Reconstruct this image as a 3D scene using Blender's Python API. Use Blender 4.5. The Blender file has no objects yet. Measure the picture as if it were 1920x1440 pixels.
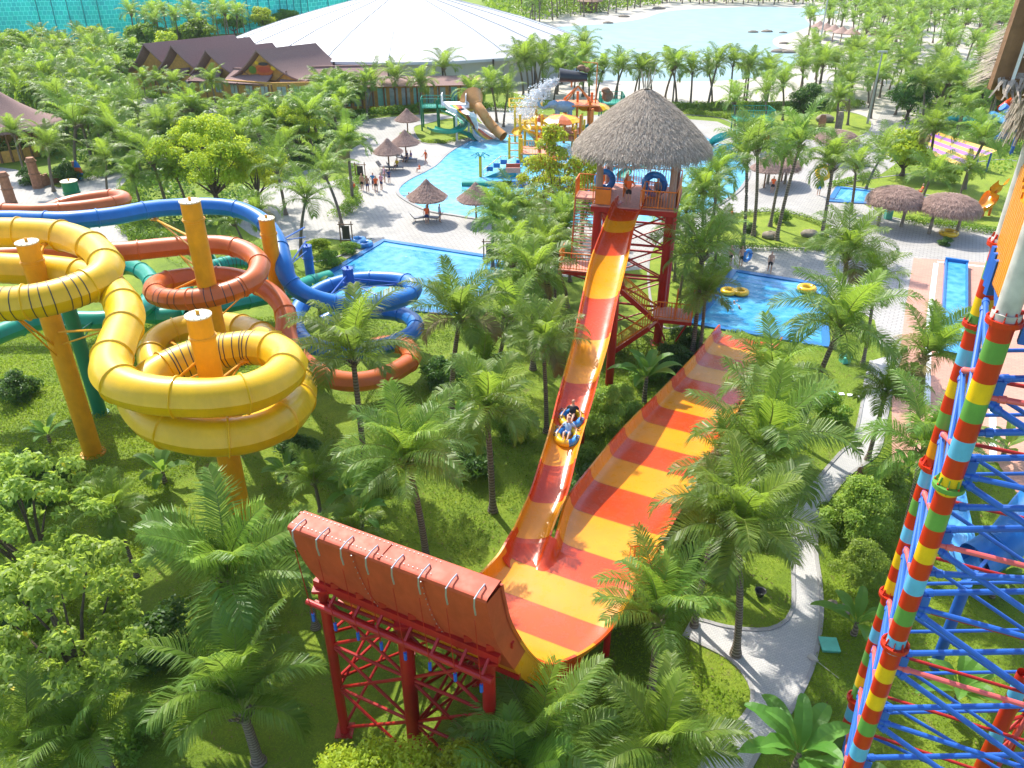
import bpy, math, random
import numpy as np
from mathutils import Vector, Matrix
R = math.radians
random.seed(7); RNG = np.random.default_rng(7)
SC = bpy.context.scene
COL = SC.collection

# ------------------------------------------------------------------ camera, sky, sun, exposure
F = 1510.0; CAMH = 24.0; PITCH = 30.0
cam = bpy.data.cameras.new('camera'); camo = bpy.data.objects.new('camera', cam); COL.objects.link(camo)
cam.sensor_width = 36.0; cam.lens = 36.0*F/1920.0; cam.clip_start = 0.1; cam.clip_end = 6000
camo.location = (0, 0, CAMH); camo.rotation_euler = (R(90-PITCH), 0, 0)
SC.camera = camo
SUN_AZ = (-0.50, 0.866)      # horizontal direction from the scene towards the sun
SUN_EL = 50.0
wd = bpy.data.worlds.new("World"); SC.world = wd; wd.use_nodes = True
wn = wd.node_tree.nodes; wl = wd.node_tree.links
sky = wn.new('ShaderNodeTexSky'); sky.sky_type = 'NISHITA'; sky.sun_disc = False
sky.sun_elevation = R(SUN_EL); sky.sun_rotation = math.atan2(SUN_AZ[0], SUN_AZ[1])
sky.air_density = 1.0; sky.dust_density = 1.5
wl.new(sky.outputs[0], wn['Background'].inputs[0]); wn['Background'].inputs[1].default_value = 0.15
sl = bpy.data.lights.new('sun', 'SUN'); sl.energy = 3.1; sl.angle = R(0.5); sl.color = (1, .95, .86)
so = bpy.data.objects.new('sun', sl); COL.objects.link(so); so.location = (0, 0, 80)
_e = R(SUN_EL); _d = Vector((SUN_AZ[0]*math.cos(_e), SUN_AZ[1]*math.cos(_e), math.sin(_e)))
so.rotation_euler = _d.to_track_quat('Z', 'Y').to_euler()
SC.view_settings.view_transform = 'Standard'; SC.view_settings.look = 'None'
SC.view_settings.exposure = 1.2; SC.view_settings.gamma = 1.0
SC.view_settings.use_curve_mapping = False
SC.render.engine = 'CYCLES'
SC.cycles.max_bounces = 6; SC.cycles.diffuse_bounces = 3; SC.cycles.glossy_bounces = 3
SC.cycles.transmission_bounces = 4; SC.cycles.transparent_max_bounces = 6

# ------------------------------------------------------------------ survey: where a sighted point lies on a level plane
_c = math.cos(R(PITCH)); _s = math.sin(R(PITCH))
def P(px, py, z=0.0):
    v = (720.0-py)/F; u = (px-960.0)/F
    d = (CAMH-z)/(_s-_c*v)
    return Vector((u*d, d*(_c+_s*v), z))
def proj(p):
    d = p[1]*_c+(CAMH-p[2])*_s
    return (960+F*p[0]/d, 720-F*(p[1]*_s-(CAMH-p[2])*_c)/d, d)
def PY(px, py, Y):
    v = (720.0-py)/F; u = (px-960.0)/F
    d = Y/(_c+_s*v)
    return Vector((u*d, Y, CAMH-d*(_s-_c*v)))

# ------------------------------------------------------------------ mesh builder
class MB:
    def __init__(s): s.v = []; s.f = []; s.m = []
    def quadgrid(s, rows, mi=0, closed=False, rowmat=None, flip=False):
        b = len(s.v); n = len(rows[0])
        for r in rows: s.v.extend([tuple(p) for p in r])
        for i in range(len(rows)-1):
            m = rowmat[i] if rowmat else mi
            for j in range(n if closed else n-1):
                k = (j+1) % n
                q = (b+i*n+j, b+i*n+k, b+(i+1)*n+k, b+(i+1)*n+j)
                s.f.append(q[::-1] if flip else q); s.m.append(m)
    def poly(s, pts, mi=0):
        b = len(s.v); s.v.extend([tuple(p) for p in pts]); s.f.append(tuple(range(b, b+len(pts)))); s.m.append(mi)
    def box(s, c, size, mi=0, ax=None):
        c = Vector(c); hx, hy, hz = size[0]/2, size[1]/2, size[2]/2
        if ax is None: X, Y, Z = Vector((1,0,0)), Vector((0,1,0)), Vector((0,0,1))
        else: X, Y, Z = ax
        b = len(s.v)
        for sx in (-1,1):
            for sy in (-1,1):
                for sz in (-1,1): s.v.append(tuple(c+X*hx*sx+Y*hy*sy+Z*hz*sz))
        for q in ((0,1,3,2),(4,6,7,5),(0,4,5,1),(2,3,7,6),(0,2,6,4),(1,5,7,3)):
            s.f.append(tuple(b+i for i in q)); s.m.append(mi)
    def bar(s, a, b_, w, h=None, mi=0, up=(0,0,1)):
        a = Vector(a); b_ = Vector(b_); d = b_-a; L = d.length
        if L < 1e-6: return
        Y = d/L; up = Vector(up)
        if abs(Y.dot(up)) > .98: up = Vector((1,0,0))
        X = Y.cross(up).normalized(); Z = X.cross(Y)
        s.box((a+b_)/2, (w, L, h or w), mi, (X, Y, Z))
    def tube(s, pts, r, n=8, mi=0, cap=True, rad=None, rowmat=None, ridge=0):
        pts = [Vector(p) for p in pts]; m = len(pts)
        T = []
        for i in range(m):
            d = pts[min(i+1,m-1)]-pts[max(i-1,0)]
            T.append(d.normalized() if d.length > 1e-9 else Vector((0,0,1)))
        up = Vector((0,0,1)) if abs(T[0].z) < .9 else Vector((1,0,0))
        rows = []
        for i in range(m):
            if abs(T[i].z) < .97 or ridge: N = Vector((0,0,1)) if abs(T[i].z) < .97 else up
            else: N = up
            X = T[i].cross(N)
            if X.length < 1e-6: X = T[i].cross(Vector((1,0,0)))
            X.normalize(); Z = X.cross(T[i]); up = Z
            if i and rows and X.dot(s._lx) < 0 and abs(T[i].z) > .9: X = -X; Z = -Z
            s._lx = X
            rr = rad[i] if rad else r
            row = []
            for k in range(n):
                a = 2*math.pi*k/n; q = rr
                if ridge and k in (0, n//2): q = rr*(1+ridge)
                row.append(pts[i]+X*math.cos(a)*q+Z*math.sin(a)*q)
            rows.append(row)
        s.quadgrid(rows, mi, True, rowmat)
        if cap:
            s.poly(rows[0], mi if not rowmat else rowmat[0]); s.poly(rows[-1][::-1], mi if not rowmat else rowmat[-1])
    def cyl(s, a, b_, r, n=10, mi=0, r2=None, cap=True):
        s.tube([a, b_], r, n, mi, cap, rad=[r, r2 if r2 is not None else r])
    def lathe(s, c, prof, n=24, mi=0, mats=None, wob=0):
        c = Vector(c); rows = []
        for (r, z) in prof:
            rows.append([c+Vector((r*math.cos(2*math.pi*k/n)*(1+wob*math.sin(k*2.7+z*5)), r*math.sin(2*math.pi*k/n)*(1+wob*math.sin(k*2.7+z*5)), z)) for k in range(n)])
        s.quadgrid(rows, mi, True, mats)
    def ball(s, c, r, mi=0, n=10, sc=(1,1,1)):
        c = Vector(c); rows = []
        for i in range(n//2+1):
            a = math.pi*i/(n//2)
            rows.append([c+Vector((r*sc[0]*max(math.sin(a),.002)*math.cos(2*math.pi*k/n), r*sc[1]*max(math.sin(a),.002)*math.sin(2*math.pi*k/n), r*sc[2]*math.cos(a))) for k in range(n)])
        s.quadgrid(rows, mi, True)
    def torus(s, c, R_, r, n=20, m=8, mi=0, mats=None, ax=None):
        c = Vector(c); X, Y, Z = ax if ax else (Vector((1,0,0)), Vector((0,1,0)), Vector((0,0,1)))
        rows = []
        for i in range(n+1):
            a = 2*math.pi*i/n; d = X*math.cos(a)+Y*math.sin(a)
            rows.append([c+d*(R_+r*math.cos(2*math.pi*k/m))+Z*r*math.sin(2*math.pi*k/m) for k in range(m)])
        s.quadgrid(rows, mi, True, mats)

OFF = {}
def link(o): COL.objects.link(o); return o
def setp(o, label=None, cat=None, group=None, kind=None):
    if label: o['label'] = label
    if cat: o['category'] = cat
    if group: o['group'] = group
    if kind: o['kind'] = kind
    return o
def thing(name, label, cat, loc=(0,0,0), group=None, kind=None):
    o = bpy.data.objects.new(name, None); link(o); o.location = loc; o.empty_display_size = .3
    OFF[o.name] = Vector(loc)
    return setp(o, label, cat, group, kind)
def mesh_of(name, mb, mats, off=Vector((0,0,0)), smooth=False):
    me = bpy.data.meshes.new(name)
    me.from_pydata([(p[0]-off.x, p[1]-off.y, p[2]-off.z) for p in mb.v], [], mb.f)
    for m in mats: me.materials.append(m)
    if len(mats) > 1: me.polygons.foreach_set('material_index', mb.m)
    if smooth: me.shade_smooth() if hasattr(me, 'shade_smooth') else me.polygons.foreach_set('use_smooth', [True]*len(me.polygons))
    me.update(); return me
def part(name, mb, mats, parent=None, smooth=False, label=None, kind=None):
    if not isinstance(mats, (list, tuple)): mats = [mats]
    off = OFF.get(parent.name, Vector((0,0,0))) if parent else Vector((0,0,0))
    o = bpy.data.objects.new(name, mesh_of(name, mb, mats, off, smooth)); link(o)
    if parent: o.parent = parent
    OFF[o.name] = off
    if smooth == 'auto':
        autosmooth(o)
    return setp(o, label, None, None, kind)
def autosmooth(o, ang=35):
    # mark edges sharper than the angle
    import bmesh
    bm = bmesh.new(); bm.from_mesh(o.data)
    for e in bm.edges:
        if len(e.link_faces) == 2 and e.calc_face_angle(0) > R(ang): e.smooth = False
    bm.to_mesh(o.data); bm.free()
def solo(name, mb, mats, label=None, cat=None, group=None, kind=None, smooth=False):
    o = part(name, mb, mats, None, smooth)
    return setp(o, label, cat, group, kind)
def dup(root, loc=None, rz=None, scale=None, label=None, group=None):
    c = root.copy(); COL.objects.link(c)
    if loc is not None: c.location = loc
    if rz is not None: c.rotation_euler = (0, 0, rz)
    if scale is not None: c.scale = (scale,)*3 if not hasattr(scale, '__len__') else scale
    if label: c['label'] = label
    if group: c['group'] = group
    def rec(src, dst):
        for ch in src.children:
            k = ch.copy(); COL.objects.link(k); k.parent = dst; rec(ch, k)
    rec(root, c); return c
def npmesh(name, V, Fq, mats, parent=None, midx=None, off=Vector((0,0,0))):
    """V (n,3) ; Fq (m,k) all faces with k corners"""
    me = bpy.data.meshes.new(name); n = len(V); m, k = Fq.shape
    me.vertices.add(n); me.loops.add(m*k); me.polygons.add(m)
    me.vertices.foreach_set('co', (np.asarray(V, dtype=np.float32)-np.array(off, dtype=np.float32)).ravel())
    me.loops.foreach_set('vertex_index', Fq.astype(np.int32).ravel())
    me.polygons.foreach_set('loop_start', (np.arange(m)*k).astype(np.int32))
    me.polygons.foreach_set('loop_total', np.full(m, k, dtype=np.int32))
    for mt in (mats if isinstance(mats, (list, tuple)) else [mats]): me.materials.append(mt)
    if midx is not None: me.polygons.foreach_set('material_index', midx.astype(np.int32))
    me.update(calc_edges=True); me.validate()
    o = bpy.data.objects.new(name, me); link(o)
    if parent: o.parent = parent
    return o
def crom(pts, step=0.25):
    """Catmull-Rom through world points"""
    pts = [Vector(p) for p in pts]; out = []
    for i in range(len(pts)-1):
        p0 = pts[i-1] if i else pts[0]*2-pts[1]; p1 = pts[i]; p2 = pts[i+1]
        p3 = pts[i+2] if i+2 < len(pts) else p2*2-p1
        n = max(2, int((p2-p1).length/step))
        for k in range(n):
            t = k/n
            out.append(.5*((2*p1)+(p2-p0)*t+(2*p0-5*p1+4*p2-p3)*t*t+(3*p1-p0-3*p2+p3)*t**3))
    out.append(pts[-1]); return out
def inpoly(xy, poly):
    x = xy[:,0]; y = xy[:,1]; ins = np.zeros(len(x), bool); n = len(poly); j = n-1
    for i in range(n):
        xi, yi = poly[i][0], poly[i][1]; xj, yj = poly[j][0], poly[j][1]
        c = ((yi > y) != (yj > y)) & (x < (xj-xi)*(y-yi)/((yj-yi) or 1e-9)+xi)
        ins ^= c; j = i
    return ins

# ------------------------------------------------------------------ materials
def nodes(name):
    m = bpy.data.materials.new(name); m.use_nodes = True
    nt = m.node_tree; return m, nt, nt.nodes['Principled BSDF'], nt.nodes['Material Output']
def mat(name, col, rough=.5, var=.12, scale=3.0, bump=0.0, bscale=30.0, metal=0.0, coat=0.0, col2=None, spec=None, randobj=0.0, grime=0.0):
    m, nt, b, out = nodes(name); L = nt.links
    tc = nt.nodes.new('ShaderNodeTexCoord')
    nz = nt.nodes.new('ShaderNodeTexNoise'); nz.inputs['Scale'].default_value = scale; nz.inputs['Detail'].default_value = 6
    L.new(tc.outputs['Object'], nz.inputs['Vector'])
    mx = nt.nodes.new('ShaderNodeMix'); mx.data_type = 'RGBA'
    c2 = col2 or tuple(min(1, c*(1+var)) for c in col); c1 = col if col2 else tuple(c*(1-var) for c in col)
    mx.inputs['A'].default_value = (*c1, 1); mx.inputs['B'].default_value = (*c2, 1)
    mr = nt.nodes.new('ShaderNodeMapRange'); mr.inputs['From Min'].default_value = .3; mr.inputs['From Max'].default_value = .7
    L.new(nz.outputs['Fac'], mr.inputs['Value']); L.new(mr.outputs[0], mx.inputs['Factor'])
    src = mx.outputs['Result']
    if grime:
        mp = nt.nodes.new('ShaderNodeMapping'); mp.inputs['Scale'].default_value = (1.6, 1.6, .6); L.new(tc.outputs['Object'], mp.inputs[0])
        gn = nt.nodes.new('ShaderNodeTexNoise'); gn.inputs['Scale'].default_value = 1.4; gn.inputs['Detail'].default_value = 9; gn.inputs['Roughness'].default_value = .7; L.new(mp.outputs[0], gn.inputs['Vector'])
        gr = nt.nodes.new('ShaderNodeMapRange'); gr.inputs['From Min'].default_value = .42; gr.inputs['From Max'].default_value = .62; gr.inputs['To Min'].default_value = 1-grime; gr.inputs['To Max'].default_value = 1.0; L.new(gn.outputs['Fac'], gr.inputs['Value'])
        gm = nt.nodes.new('ShaderNodeMix'); gm.data_type = 'RGBA'; gm.blend_type = 'MULTIPLY'; gm.inputs['Factor'].default_value = 1; L.new(src, gm.inputs['A']); L.new(gr.outputs[0], gm.inputs['B']); src = gm.outputs['Result']
        rr_ = nt.nodes.new('ShaderNodeMapRange'); rr_.inputs['From Min'].default_value = .4; rr_.inputs['From Max'].default_value = .65; rr_.inputs['To Min'].default_value = min(1, rough+.10); rr_.inputs['To Max'].default_value = rough; L.new(gn.outputs['Fac'], rr_.inputs['Value']); L.new(rr_.outputs[0], b.inputs['Roughness'])
    if randobj:
        oi = nt.nodes.new('ShaderNodeObjectInfo'); hs = nt.nodes.new('ShaderNodeHueSaturation')
        ma = nt.nodes.new('ShaderNodeMapRange'); ma.inputs['To Min'].default_value = 1-randobj; ma.inputs['To Max'].default_value = 1+randobj
        L.new(oi.outputs['Random'], ma.inputs['Value']); L.new(ma.outputs[0], hs.inputs['Value'])
        L.new(src, hs.inputs['Color']); src = hs.outputs['Color']
    L.new(src, b.inputs['Base Color'])
    b.inputs['Roughness'].default_value = rough
    b.inputs['Metallic'].default_value = metal
    b.inputs['Coat Weight'].default_value = coat; b.inputs['Coat Roughness'].default_value = .12
    if spec is not None: b.inputs['Specular IOR Level'].default_value = spec
    if bump:
        n2 = nt.nodes.new('ShaderNodeTexNoise'); n2.inputs['Scale'].default_value = bscale; n2.inputs['Detail'].default_value = 4
        L.new(tc.outputs['Object'], n2.inputs['Vector'])
        bp = nt.nodes.new('ShaderNodeBump'); bp.inputs['Strength'].default_value = bump; bp.inputs['Distance'].default_value = .05
        L.new(n2.outputs['Fac'], bp.inputs['Height']); L.new(bp.outputs[0], b.inputs['Normal'])
    return m
def leafmat(name, c1, c2, trans, rough=.42, tw=.35, scale=.9, rnd=.28):
    m, nt, b, out = nodes(name); L = nt.links
    tc = nt.nodes.new('ShaderNodeTexCoord'); geo = nt.nodes.new('ShaderNodeNewGeometry')
    nz = nt.nodes.new('ShaderNodeTexNoise'); nz.inputs['Scale'].default_value = scale; nz.inputs['Detail'].default_value = 3
    L.new(tc.outputs['Object'], nz.inputs['Vector'])
    ad = nt.nodes.new('ShaderNodeMath'); ad.operation = 'MULTIPLY_ADD'; ad.inputs[1].default_value = .5; 
    L.new(geo.outputs['Random Per Island'], ad.inputs[0]); 
    mr = nt.nodes.new('ShaderNodeMapRange'); mr.inputs['From Min'].default_value = .35; mr.inputs['From Max'].default_value = .65; mr.inputs['To Max'].default_value = .6
    L.new(nz.outputs['Fac'], mr.inputs['Value']); L.new(mr.outputs[0], ad.inputs[2])
    mx = nt.nodes.new('ShaderNodeMix'); mx.data_type = 'RGBA'
    mx.inputs['A'].default_value = (*c1, 1); mx.inputs['B'].default_value = (*c2, 1)
    L.new(ad.outputs[0], mx.inputs['Factor'])
    oi = nt.nodes.new('ShaderNodeObjectInfo'); hs = nt.nodes.new('ShaderNodeHueSaturation')
    ma = nt.nodes.new('ShaderNodeMapRange'); ma.inputs['To Min'].default_value = 1-rnd; ma.inputs['To Max'].default_value = 1+rnd
    mh = nt.nodes.new('ShaderNodeMapRange'); mh.inputs['To Min'].default_value = .485; mh.inputs['To Max'].default_value = .515
    L.new(oi.outputs['Random'], ma.inputs['Value']); L.new(ma.outputs[0], hs.inputs['Value'])
    L.new(oi.outputs['Random'], mh.inputs['Value']); L.new(mh.outputs[0], hs.inputs['Hue'])
    L.new(mx.outputs['Result'], hs.inputs['Color']); L.new(hs.outputs[0], b.inputs['Base Color'])
    b.inputs['Roughness'].default_value = rough+.06; b.inputs['Specular IOR Level'].default_value = .3
    tr = nt.nodes.new('ShaderNodeBsdfTranslucent'); tr.inputs[0].default_value = (*trans, 1)
    ms = nt.nodes.new('ShaderNodeMixShader'); ms.inputs[0].default_value = tw
    L.new(b.outputs[0], ms.inputs[1]); L.new(tr.outputs[0], ms.inputs[2]); L.new(ms.outputs[0], out.inputs['Surface'])
    return m
M = {}
# palms and broad leaves
M['palm'] = leafmat('palm_leaf', (.06,.148,.024), (.185,.27,.045), (.36,.52,.07), .34, .43)
M['palm_young'] = leafmat('palm_leaf_young', (.15,.26,.03), (.24,.34,.04), (.42,.60,.06), .4, .42)
M['palm_dry'] = leafmat('palm_leaf_dry', (.22,.17,.07), (.30,.25,.10), (.3,.25,.08), .6, .25)
M['rachis'] = mat('palm_rib', (.28,.32,.08), .45)
M['leaf_mid'] = leafmat('leaf_mid', (.08,.18,.022), (.18,.29,.035), (.38,.56,.04), .45, .35, .6)
M['leaf_bright'] = leafmat('leaf_bright', (.22,.33,.02), (.38,.47,.03), (.72,.80,.05), .45, .4, .6)
M['leaf_dark'] = leafmat('leaf_dark', (.035,.10,.022), (.09,.18,.03), (.18,.36,.04), .4, .3, .6)
M['leaf_grey'] = leafmat('leaf_grey', (.16,.26,.04), (.32,.40,.09), (.52,.68,.09), .38, .48, .6)
M['leaf_orange'] = leafmat('leaf_orange', (.35,.16,.02), (.45,.25,.03), (.5,.3,.05), .5, .3)
M['leaf_yellow'] = leafmat('leaf_yellow', (.55,.42,.02), (.6,.5,.05), (.6,.5,.05), .5, .3)
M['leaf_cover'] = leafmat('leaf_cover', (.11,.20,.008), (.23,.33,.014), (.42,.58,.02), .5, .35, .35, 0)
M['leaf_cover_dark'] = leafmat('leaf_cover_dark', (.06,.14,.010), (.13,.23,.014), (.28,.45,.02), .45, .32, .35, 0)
M['banana'] = leafmat('banana_leaf', (.06,.16,.025), (.13,.26,.04), (.34,.55,.06), .38, .38, .8)
M['bark'] = mat('bark', (.10,.075,.055), .9, .3, 6, .6, 20)
M['palm_bark'] = None
M['soil'] = mat('soil', (.09,.06,.035), .95, .3)
def rings(name, c1, c2, sc):
    m, nt, b, out = nodes(name); L = nt.links
    tc = nt.nodes.new('ShaderNodeTexCoord'); w = nt.nodes.new('ShaderNodeTexWave'); w.bands_direction = 'Z'
    w.inputs['Scale'].default_value = sc; w.inputs['Distortion'].default_value = 2.5; w.inputs['Detail'].default_value = 3
    L.new(tc.outputs['Object'], w.inputs['Vector'])
    mx = nt.nodes.new('ShaderNodeMix'); mx.data_type = 'RGBA'; mx.inputs['A'].default_value = (*c1,1); mx.inputs['B'].default_value = (*c2,1)
    L.new(w.outputs['Fac'], mx.inputs['Factor']); L.new(mx.outputs['Result'], b.inputs['Base Color']); b.inputs['Roughness'].default_value = .9
    bp = nt.nodes.new('ShaderNodeBump'); bp.inputs['Strength'].default_value = .7; bp.inputs['Distance'].default_value = .04
    L.new(w.outputs['Fac'], bp.inputs['Height']); L.new(bp.outputs[0], b.inputs['Normal'])
    return m
M['palm_bark'] = rings('palm_bark', (.11,.085,.06), (.26,.21,.16), 2.2)
# fibreglass, steel, timber
def fib(name, c, rough=.22, var=.10): return mat(name, c, rough, var, .8, .03, 6, 0, .2, spec=.4, grime=.08)
M['yellow'] = fib('yellow_fibreglass', (.74,.44,.002), .36, .12)
M['yellow_steel'] = mat('yellow_steel', (.78,.33,.004), .42, .08, 2, grime=.10)
M['amber'] = fib('amber_fibreglass', (.80,.29,.003), .24, .08)
M['red'] = fib('red_fibreglass', (.62,.058,.005), .2, .12)
M['red_worn'] = mat('worn_red_fibreglass', (.50,.07,.022), .5, .12, 1.4, .05, 8, 0, 0, spec=.45, grime=.10)
M['red_steel'] = mat('red_steel', (.42,.012,.008), .4, .12, 2, grime=.10)
M['orange_steel'] = mat('orange_steel', (.80,.20,.015), .4, .1, 2, grime=.10)
M['deck_red'] = mat('faded_red_deck', (.62,.26,.18), .6, .15, 5)
M['orange_tube'] = fib('orange_fibreglass', (.56,.125,.02), .36, .12)
M['blue'] = fib('blue_fibreglass', (.010,.16,.50), .32, .12)
M['blue_steel'] = mat('blue_steel', (.02,.12,.50), .38, .12, 2, grime=.10)
M['lightblue'] = fib('light_blue_fibreglass', (.10,.38,.75), .25, .1)
M['green'] = fib('green_fibreglass', (.01,.30,.20), .28, .1)
M['green_steel'] = mat('green_steel', (.008,.18,.09), .4, .1, 2)
M['pink_steel'] = mat('pink_red_steel', (.75,.13,.12), .38, .1, 2, grime=.10)
M['band_red'] = mat('band_red', (.58,.03,.006), .3, .06, 2, grime=.16)
M['band_yellow'] = mat('band_yellow', (.85,.53,.01), .3, .05, 2, grime=.16)
M['band_green'] = mat('band_green', (.13,.34,.06), .3, .06, 2, grime=.16)
M['band_blue'] = mat('band_blue', (.12,.47,.70), .3, .05, 2, grime=.16)
M['band_orange'] = mat('band_orange', (.85,.30,.01), .3, .05, 2, grime=.16)
M['grey_pole'] = mat('grey_pole', (.52,.50,.46), .45, .25, 2.5, .1, 6)
M['galv'] = mat('galvanised', (.42,.42,.44), .35, .1, 3, metal=.6)
M['white'] = mat('white_paint', (.78,.78,.76), .45, .05)
M['cap'] = mat('cap_plate', (.62,.55,.38), .5, .2)
M['dark'] = mat('dark_line', (.05,.04,.03), .6)
M['black'] = mat('black_stuff', (.02,.022,.025), .5)
M['timber'] = mat('timber', (.22,.11,.05), .7, .3, 4, .2, 20)
M['tan'] = fib('tan_fibreglass', (.58,.28,.08), .35, .2)
M['teal'] = fib('teal_fibreglass', (.01,.30,.33), .3, .15)
M['purple'] = fib('purple_fibreglass', (.28,.05,.42), .3, .1)
M['skin'] = mat('skin', (.55,.30,.20), .5, .08); M['skin2'] = mat('skin_brown', (.36,.19,.12), .5, .08)
M['hair'] = mat('black_hair', (.015,.012,.01), .5)
for k_, c_ in dict(c_orange=(.85,.13,.02), c_black=(.02,.02,.025), c_navy=(.02,.04,.14), c_blue=(.03,.25,.55), c_lblue=(.38,.52,.70), c_yellow=(.8,.55,.02), c_white=(.75,.75,.75), c_pink=(.6,.32,.42), c_green=(.02,.3,.2), c_grey=(.3,.3,.32), c_purple=(.3,.2,.4)).items():
    M[k_] = mat('cloth_'+k_[2:], c_, .8, .1, 8)
# thatch, stone, plaster
def thatch(name, c1, c2, sc=(8,8,1.2)):
    m, nt, b, out = nodes(name); L = nt.links
    tc = nt.nodes.new('ShaderNodeTexCoord'); mp = nt.nodes.new('ShaderNodeMapping'); mp.inputs['Scale'].default_value = sc
    nz = nt.nodes.new('ShaderNodeTexNoise'); nz.inputs['Scale'].default_value = 2.2; nz.inputs['Detail'].default_value = 8; nz.inputs['Roughness'].default_value = .7
    L.new(tc.outputs['Object'], mp.inputs[0]); L.new(mp.outputs[0], nz.inputs['Vector'])
    geo = nt.nodes.new('ShaderNodeNewGeometry')
    av = nt.nodes.new('ShaderNodeMath'); av.operation = 'ADD'; ml = nt.nodes.new('ShaderNodeMath'); ml.operation = 'MULTIPLY'; ml.inputs[1].default_value = .45
    L.new(geo.outputs['Random Per Island'], ml.inputs[0]); L.new(ml.outputs[0], av.inputs[0]); L.new(nz.outputs['Fac'], av.inputs[1])
    mr = nt.nodes.new('ShaderNodeMapRange'); mr.inputs['From Min'].default_value = .35; mr.inputs['From Max'].default_value = 1.0
    L.new(av.outputs[0], mr.inputs['Value'])
    mx = nt.nodes.new('ShaderNodeMix'); mx.data_type = 'RGBA'; mx.inputs['A'].default_value = (*c1,1); mx.inputs['B'].default_value = (*c2,1)
    L.new(mr.outputs[0], mx.inputs['Factor']); L.new(mx.outputs['Result'], b.inputs['Base Color']); b.inputs['Roughness'].default_value = .9
    bp = nt.nodes.new('ShaderNodeBump'); bp.inputs['Strength'].default_value = .8; bp.inputs['Distance'].default_value = .06
    L.new(nz.outputs['Fac'], bp.inputs['Height']); L.new(bp.outputs[0], b.inputs['Normal'])
    return m
M['thatch'] = thatch('grey_thatch', (.17,.13,.095), (.54,.45,.35))
M['thatch_brown'] = thatch('brown_thatch', (.18,.10,.075), (.46,.31,.25))
M['shingle'] = thatch('wood_shingle', (.15,.08,.065), (.32,.20,.17), (3,3,6))
M['plaster'] = mat('ochre_plaster', (.58,.31,.07), .8, .15, 3)
M['stone'] = mat('boulder_stone', (.24,.20,.15), .85, .3, 3, .5, 9)
M['carved'] = mat('carved_red_stone', (.33,.15,.08), .8, .25, 4, .5, 12)
def concrete(name, c, c2, paver=0, pc=(.5,.5,.5), bump=.15):
    m, nt, b, out = nodes(name); L = nt.links
    tc = nt.nodes.new('ShaderNodeTexCoord')
    nz = nt.nodes.new('ShaderNodeTexNoise'); nz.inputs['Scale'].default_value = .25; nz.inputs['Detail'].default_value = 8; nz.inputs['Roughness'].default_value = .65
    L.new(tc.outputs['Object'], nz.inputs['Vector'])
    mr = nt.nodes.new('ShaderNodeMapRange'); mr.inputs['From Min'].default_value = .35; mr.inputs['From Max'].default_value = .65
    L.new(nz.outputs['Fac'], mr.inputs['Value'])
    mx = nt.nodes.new('ShaderNodeMix'); mx.data_type = 'RGBA'; mx.inputs['A'].default_value = (*c,1); mx.inputs['B'].default_value = (*c2,1)
    L.new(mr.outputs[0], mx.inputs['Factor']); src = mx.outputs['Result']
    if paver:
        br = nt.nodes.new('ShaderNodeTexBrick'); br.inputs['Scale'].default_value = paver
        br.inputs['Color1'].default_value = (.92,.92,.92,1); br.inputs['Color2'].default_value = (1.08,1.06,1.02,1) ; br.inputs['Mortar'].default_value = (*pc,1)
        br.inputs['Mortar Size'].default_value = .035; br.inputs['Mortar Smooth'].default_value = .2; br.inputs['Bias'].default_value = 0
        rt = nt.nodes.new('ShaderNodeMapping'); rt.inputs['Rotation'].default_value = (0,0,R(27)); L.new(tc.outputs['Object'], rt.inputs[0]); L.new(rt.outputs[0], br.inputs['Vector'])
        mm = nt.nodes.new('ShaderNodeMix'); mm.data_type = 'RGBA'; mm.blend_type = 'MULTIPLY'; mm.inputs['Factor'].default_value = 1
        L.new(src, mm.inputs['A']); L.new(br.outputs['Color'], mm.inputs['B']); src = mm.outputs['Result']
    L.new(src, b.inputs['Base Color']); b.inputs['Roughness'].default_value = .8
    n2 = nt.nodes.new('ShaderNodeTexNoise'); n2.inputs['Scale'].default_value = 12; L.new(tc.outputs['Object'], n2.inputs['Vector'])
    bp = nt.nodes.new('ShaderNodeBump'); bp.inputs['Strength'].default_value = bump; bp.inputs['Distance'].default_value = .02
    L.new(n2.outputs['Fac'], bp.inputs['Height']); L.new(bp.outputs[0], b.inputs['Normal'])
    return m
M['plaza'] = concrete('pale_paving', (.35,.335,.31), (.43,.41,.385), .9, (.66,.66,.66))
M['pavers'] = concrete('grey_pavers', (.42,.415,.405), (.50,.49,.475), 3.0, (.74,.73,.72))
M['kerb'] = concrete('kerb', (.27,.26,.25), (.34,.33,.32), 0)
M['court'] = concrete('coral_court', (.50,.25,.18), (.58,.31,.23), 1.2, (.85,.85,.85))
M['sand'] = concrete('beach_sand', (.42,.385,.32), (.50,.455,.39), 0, bump=.3)
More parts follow.
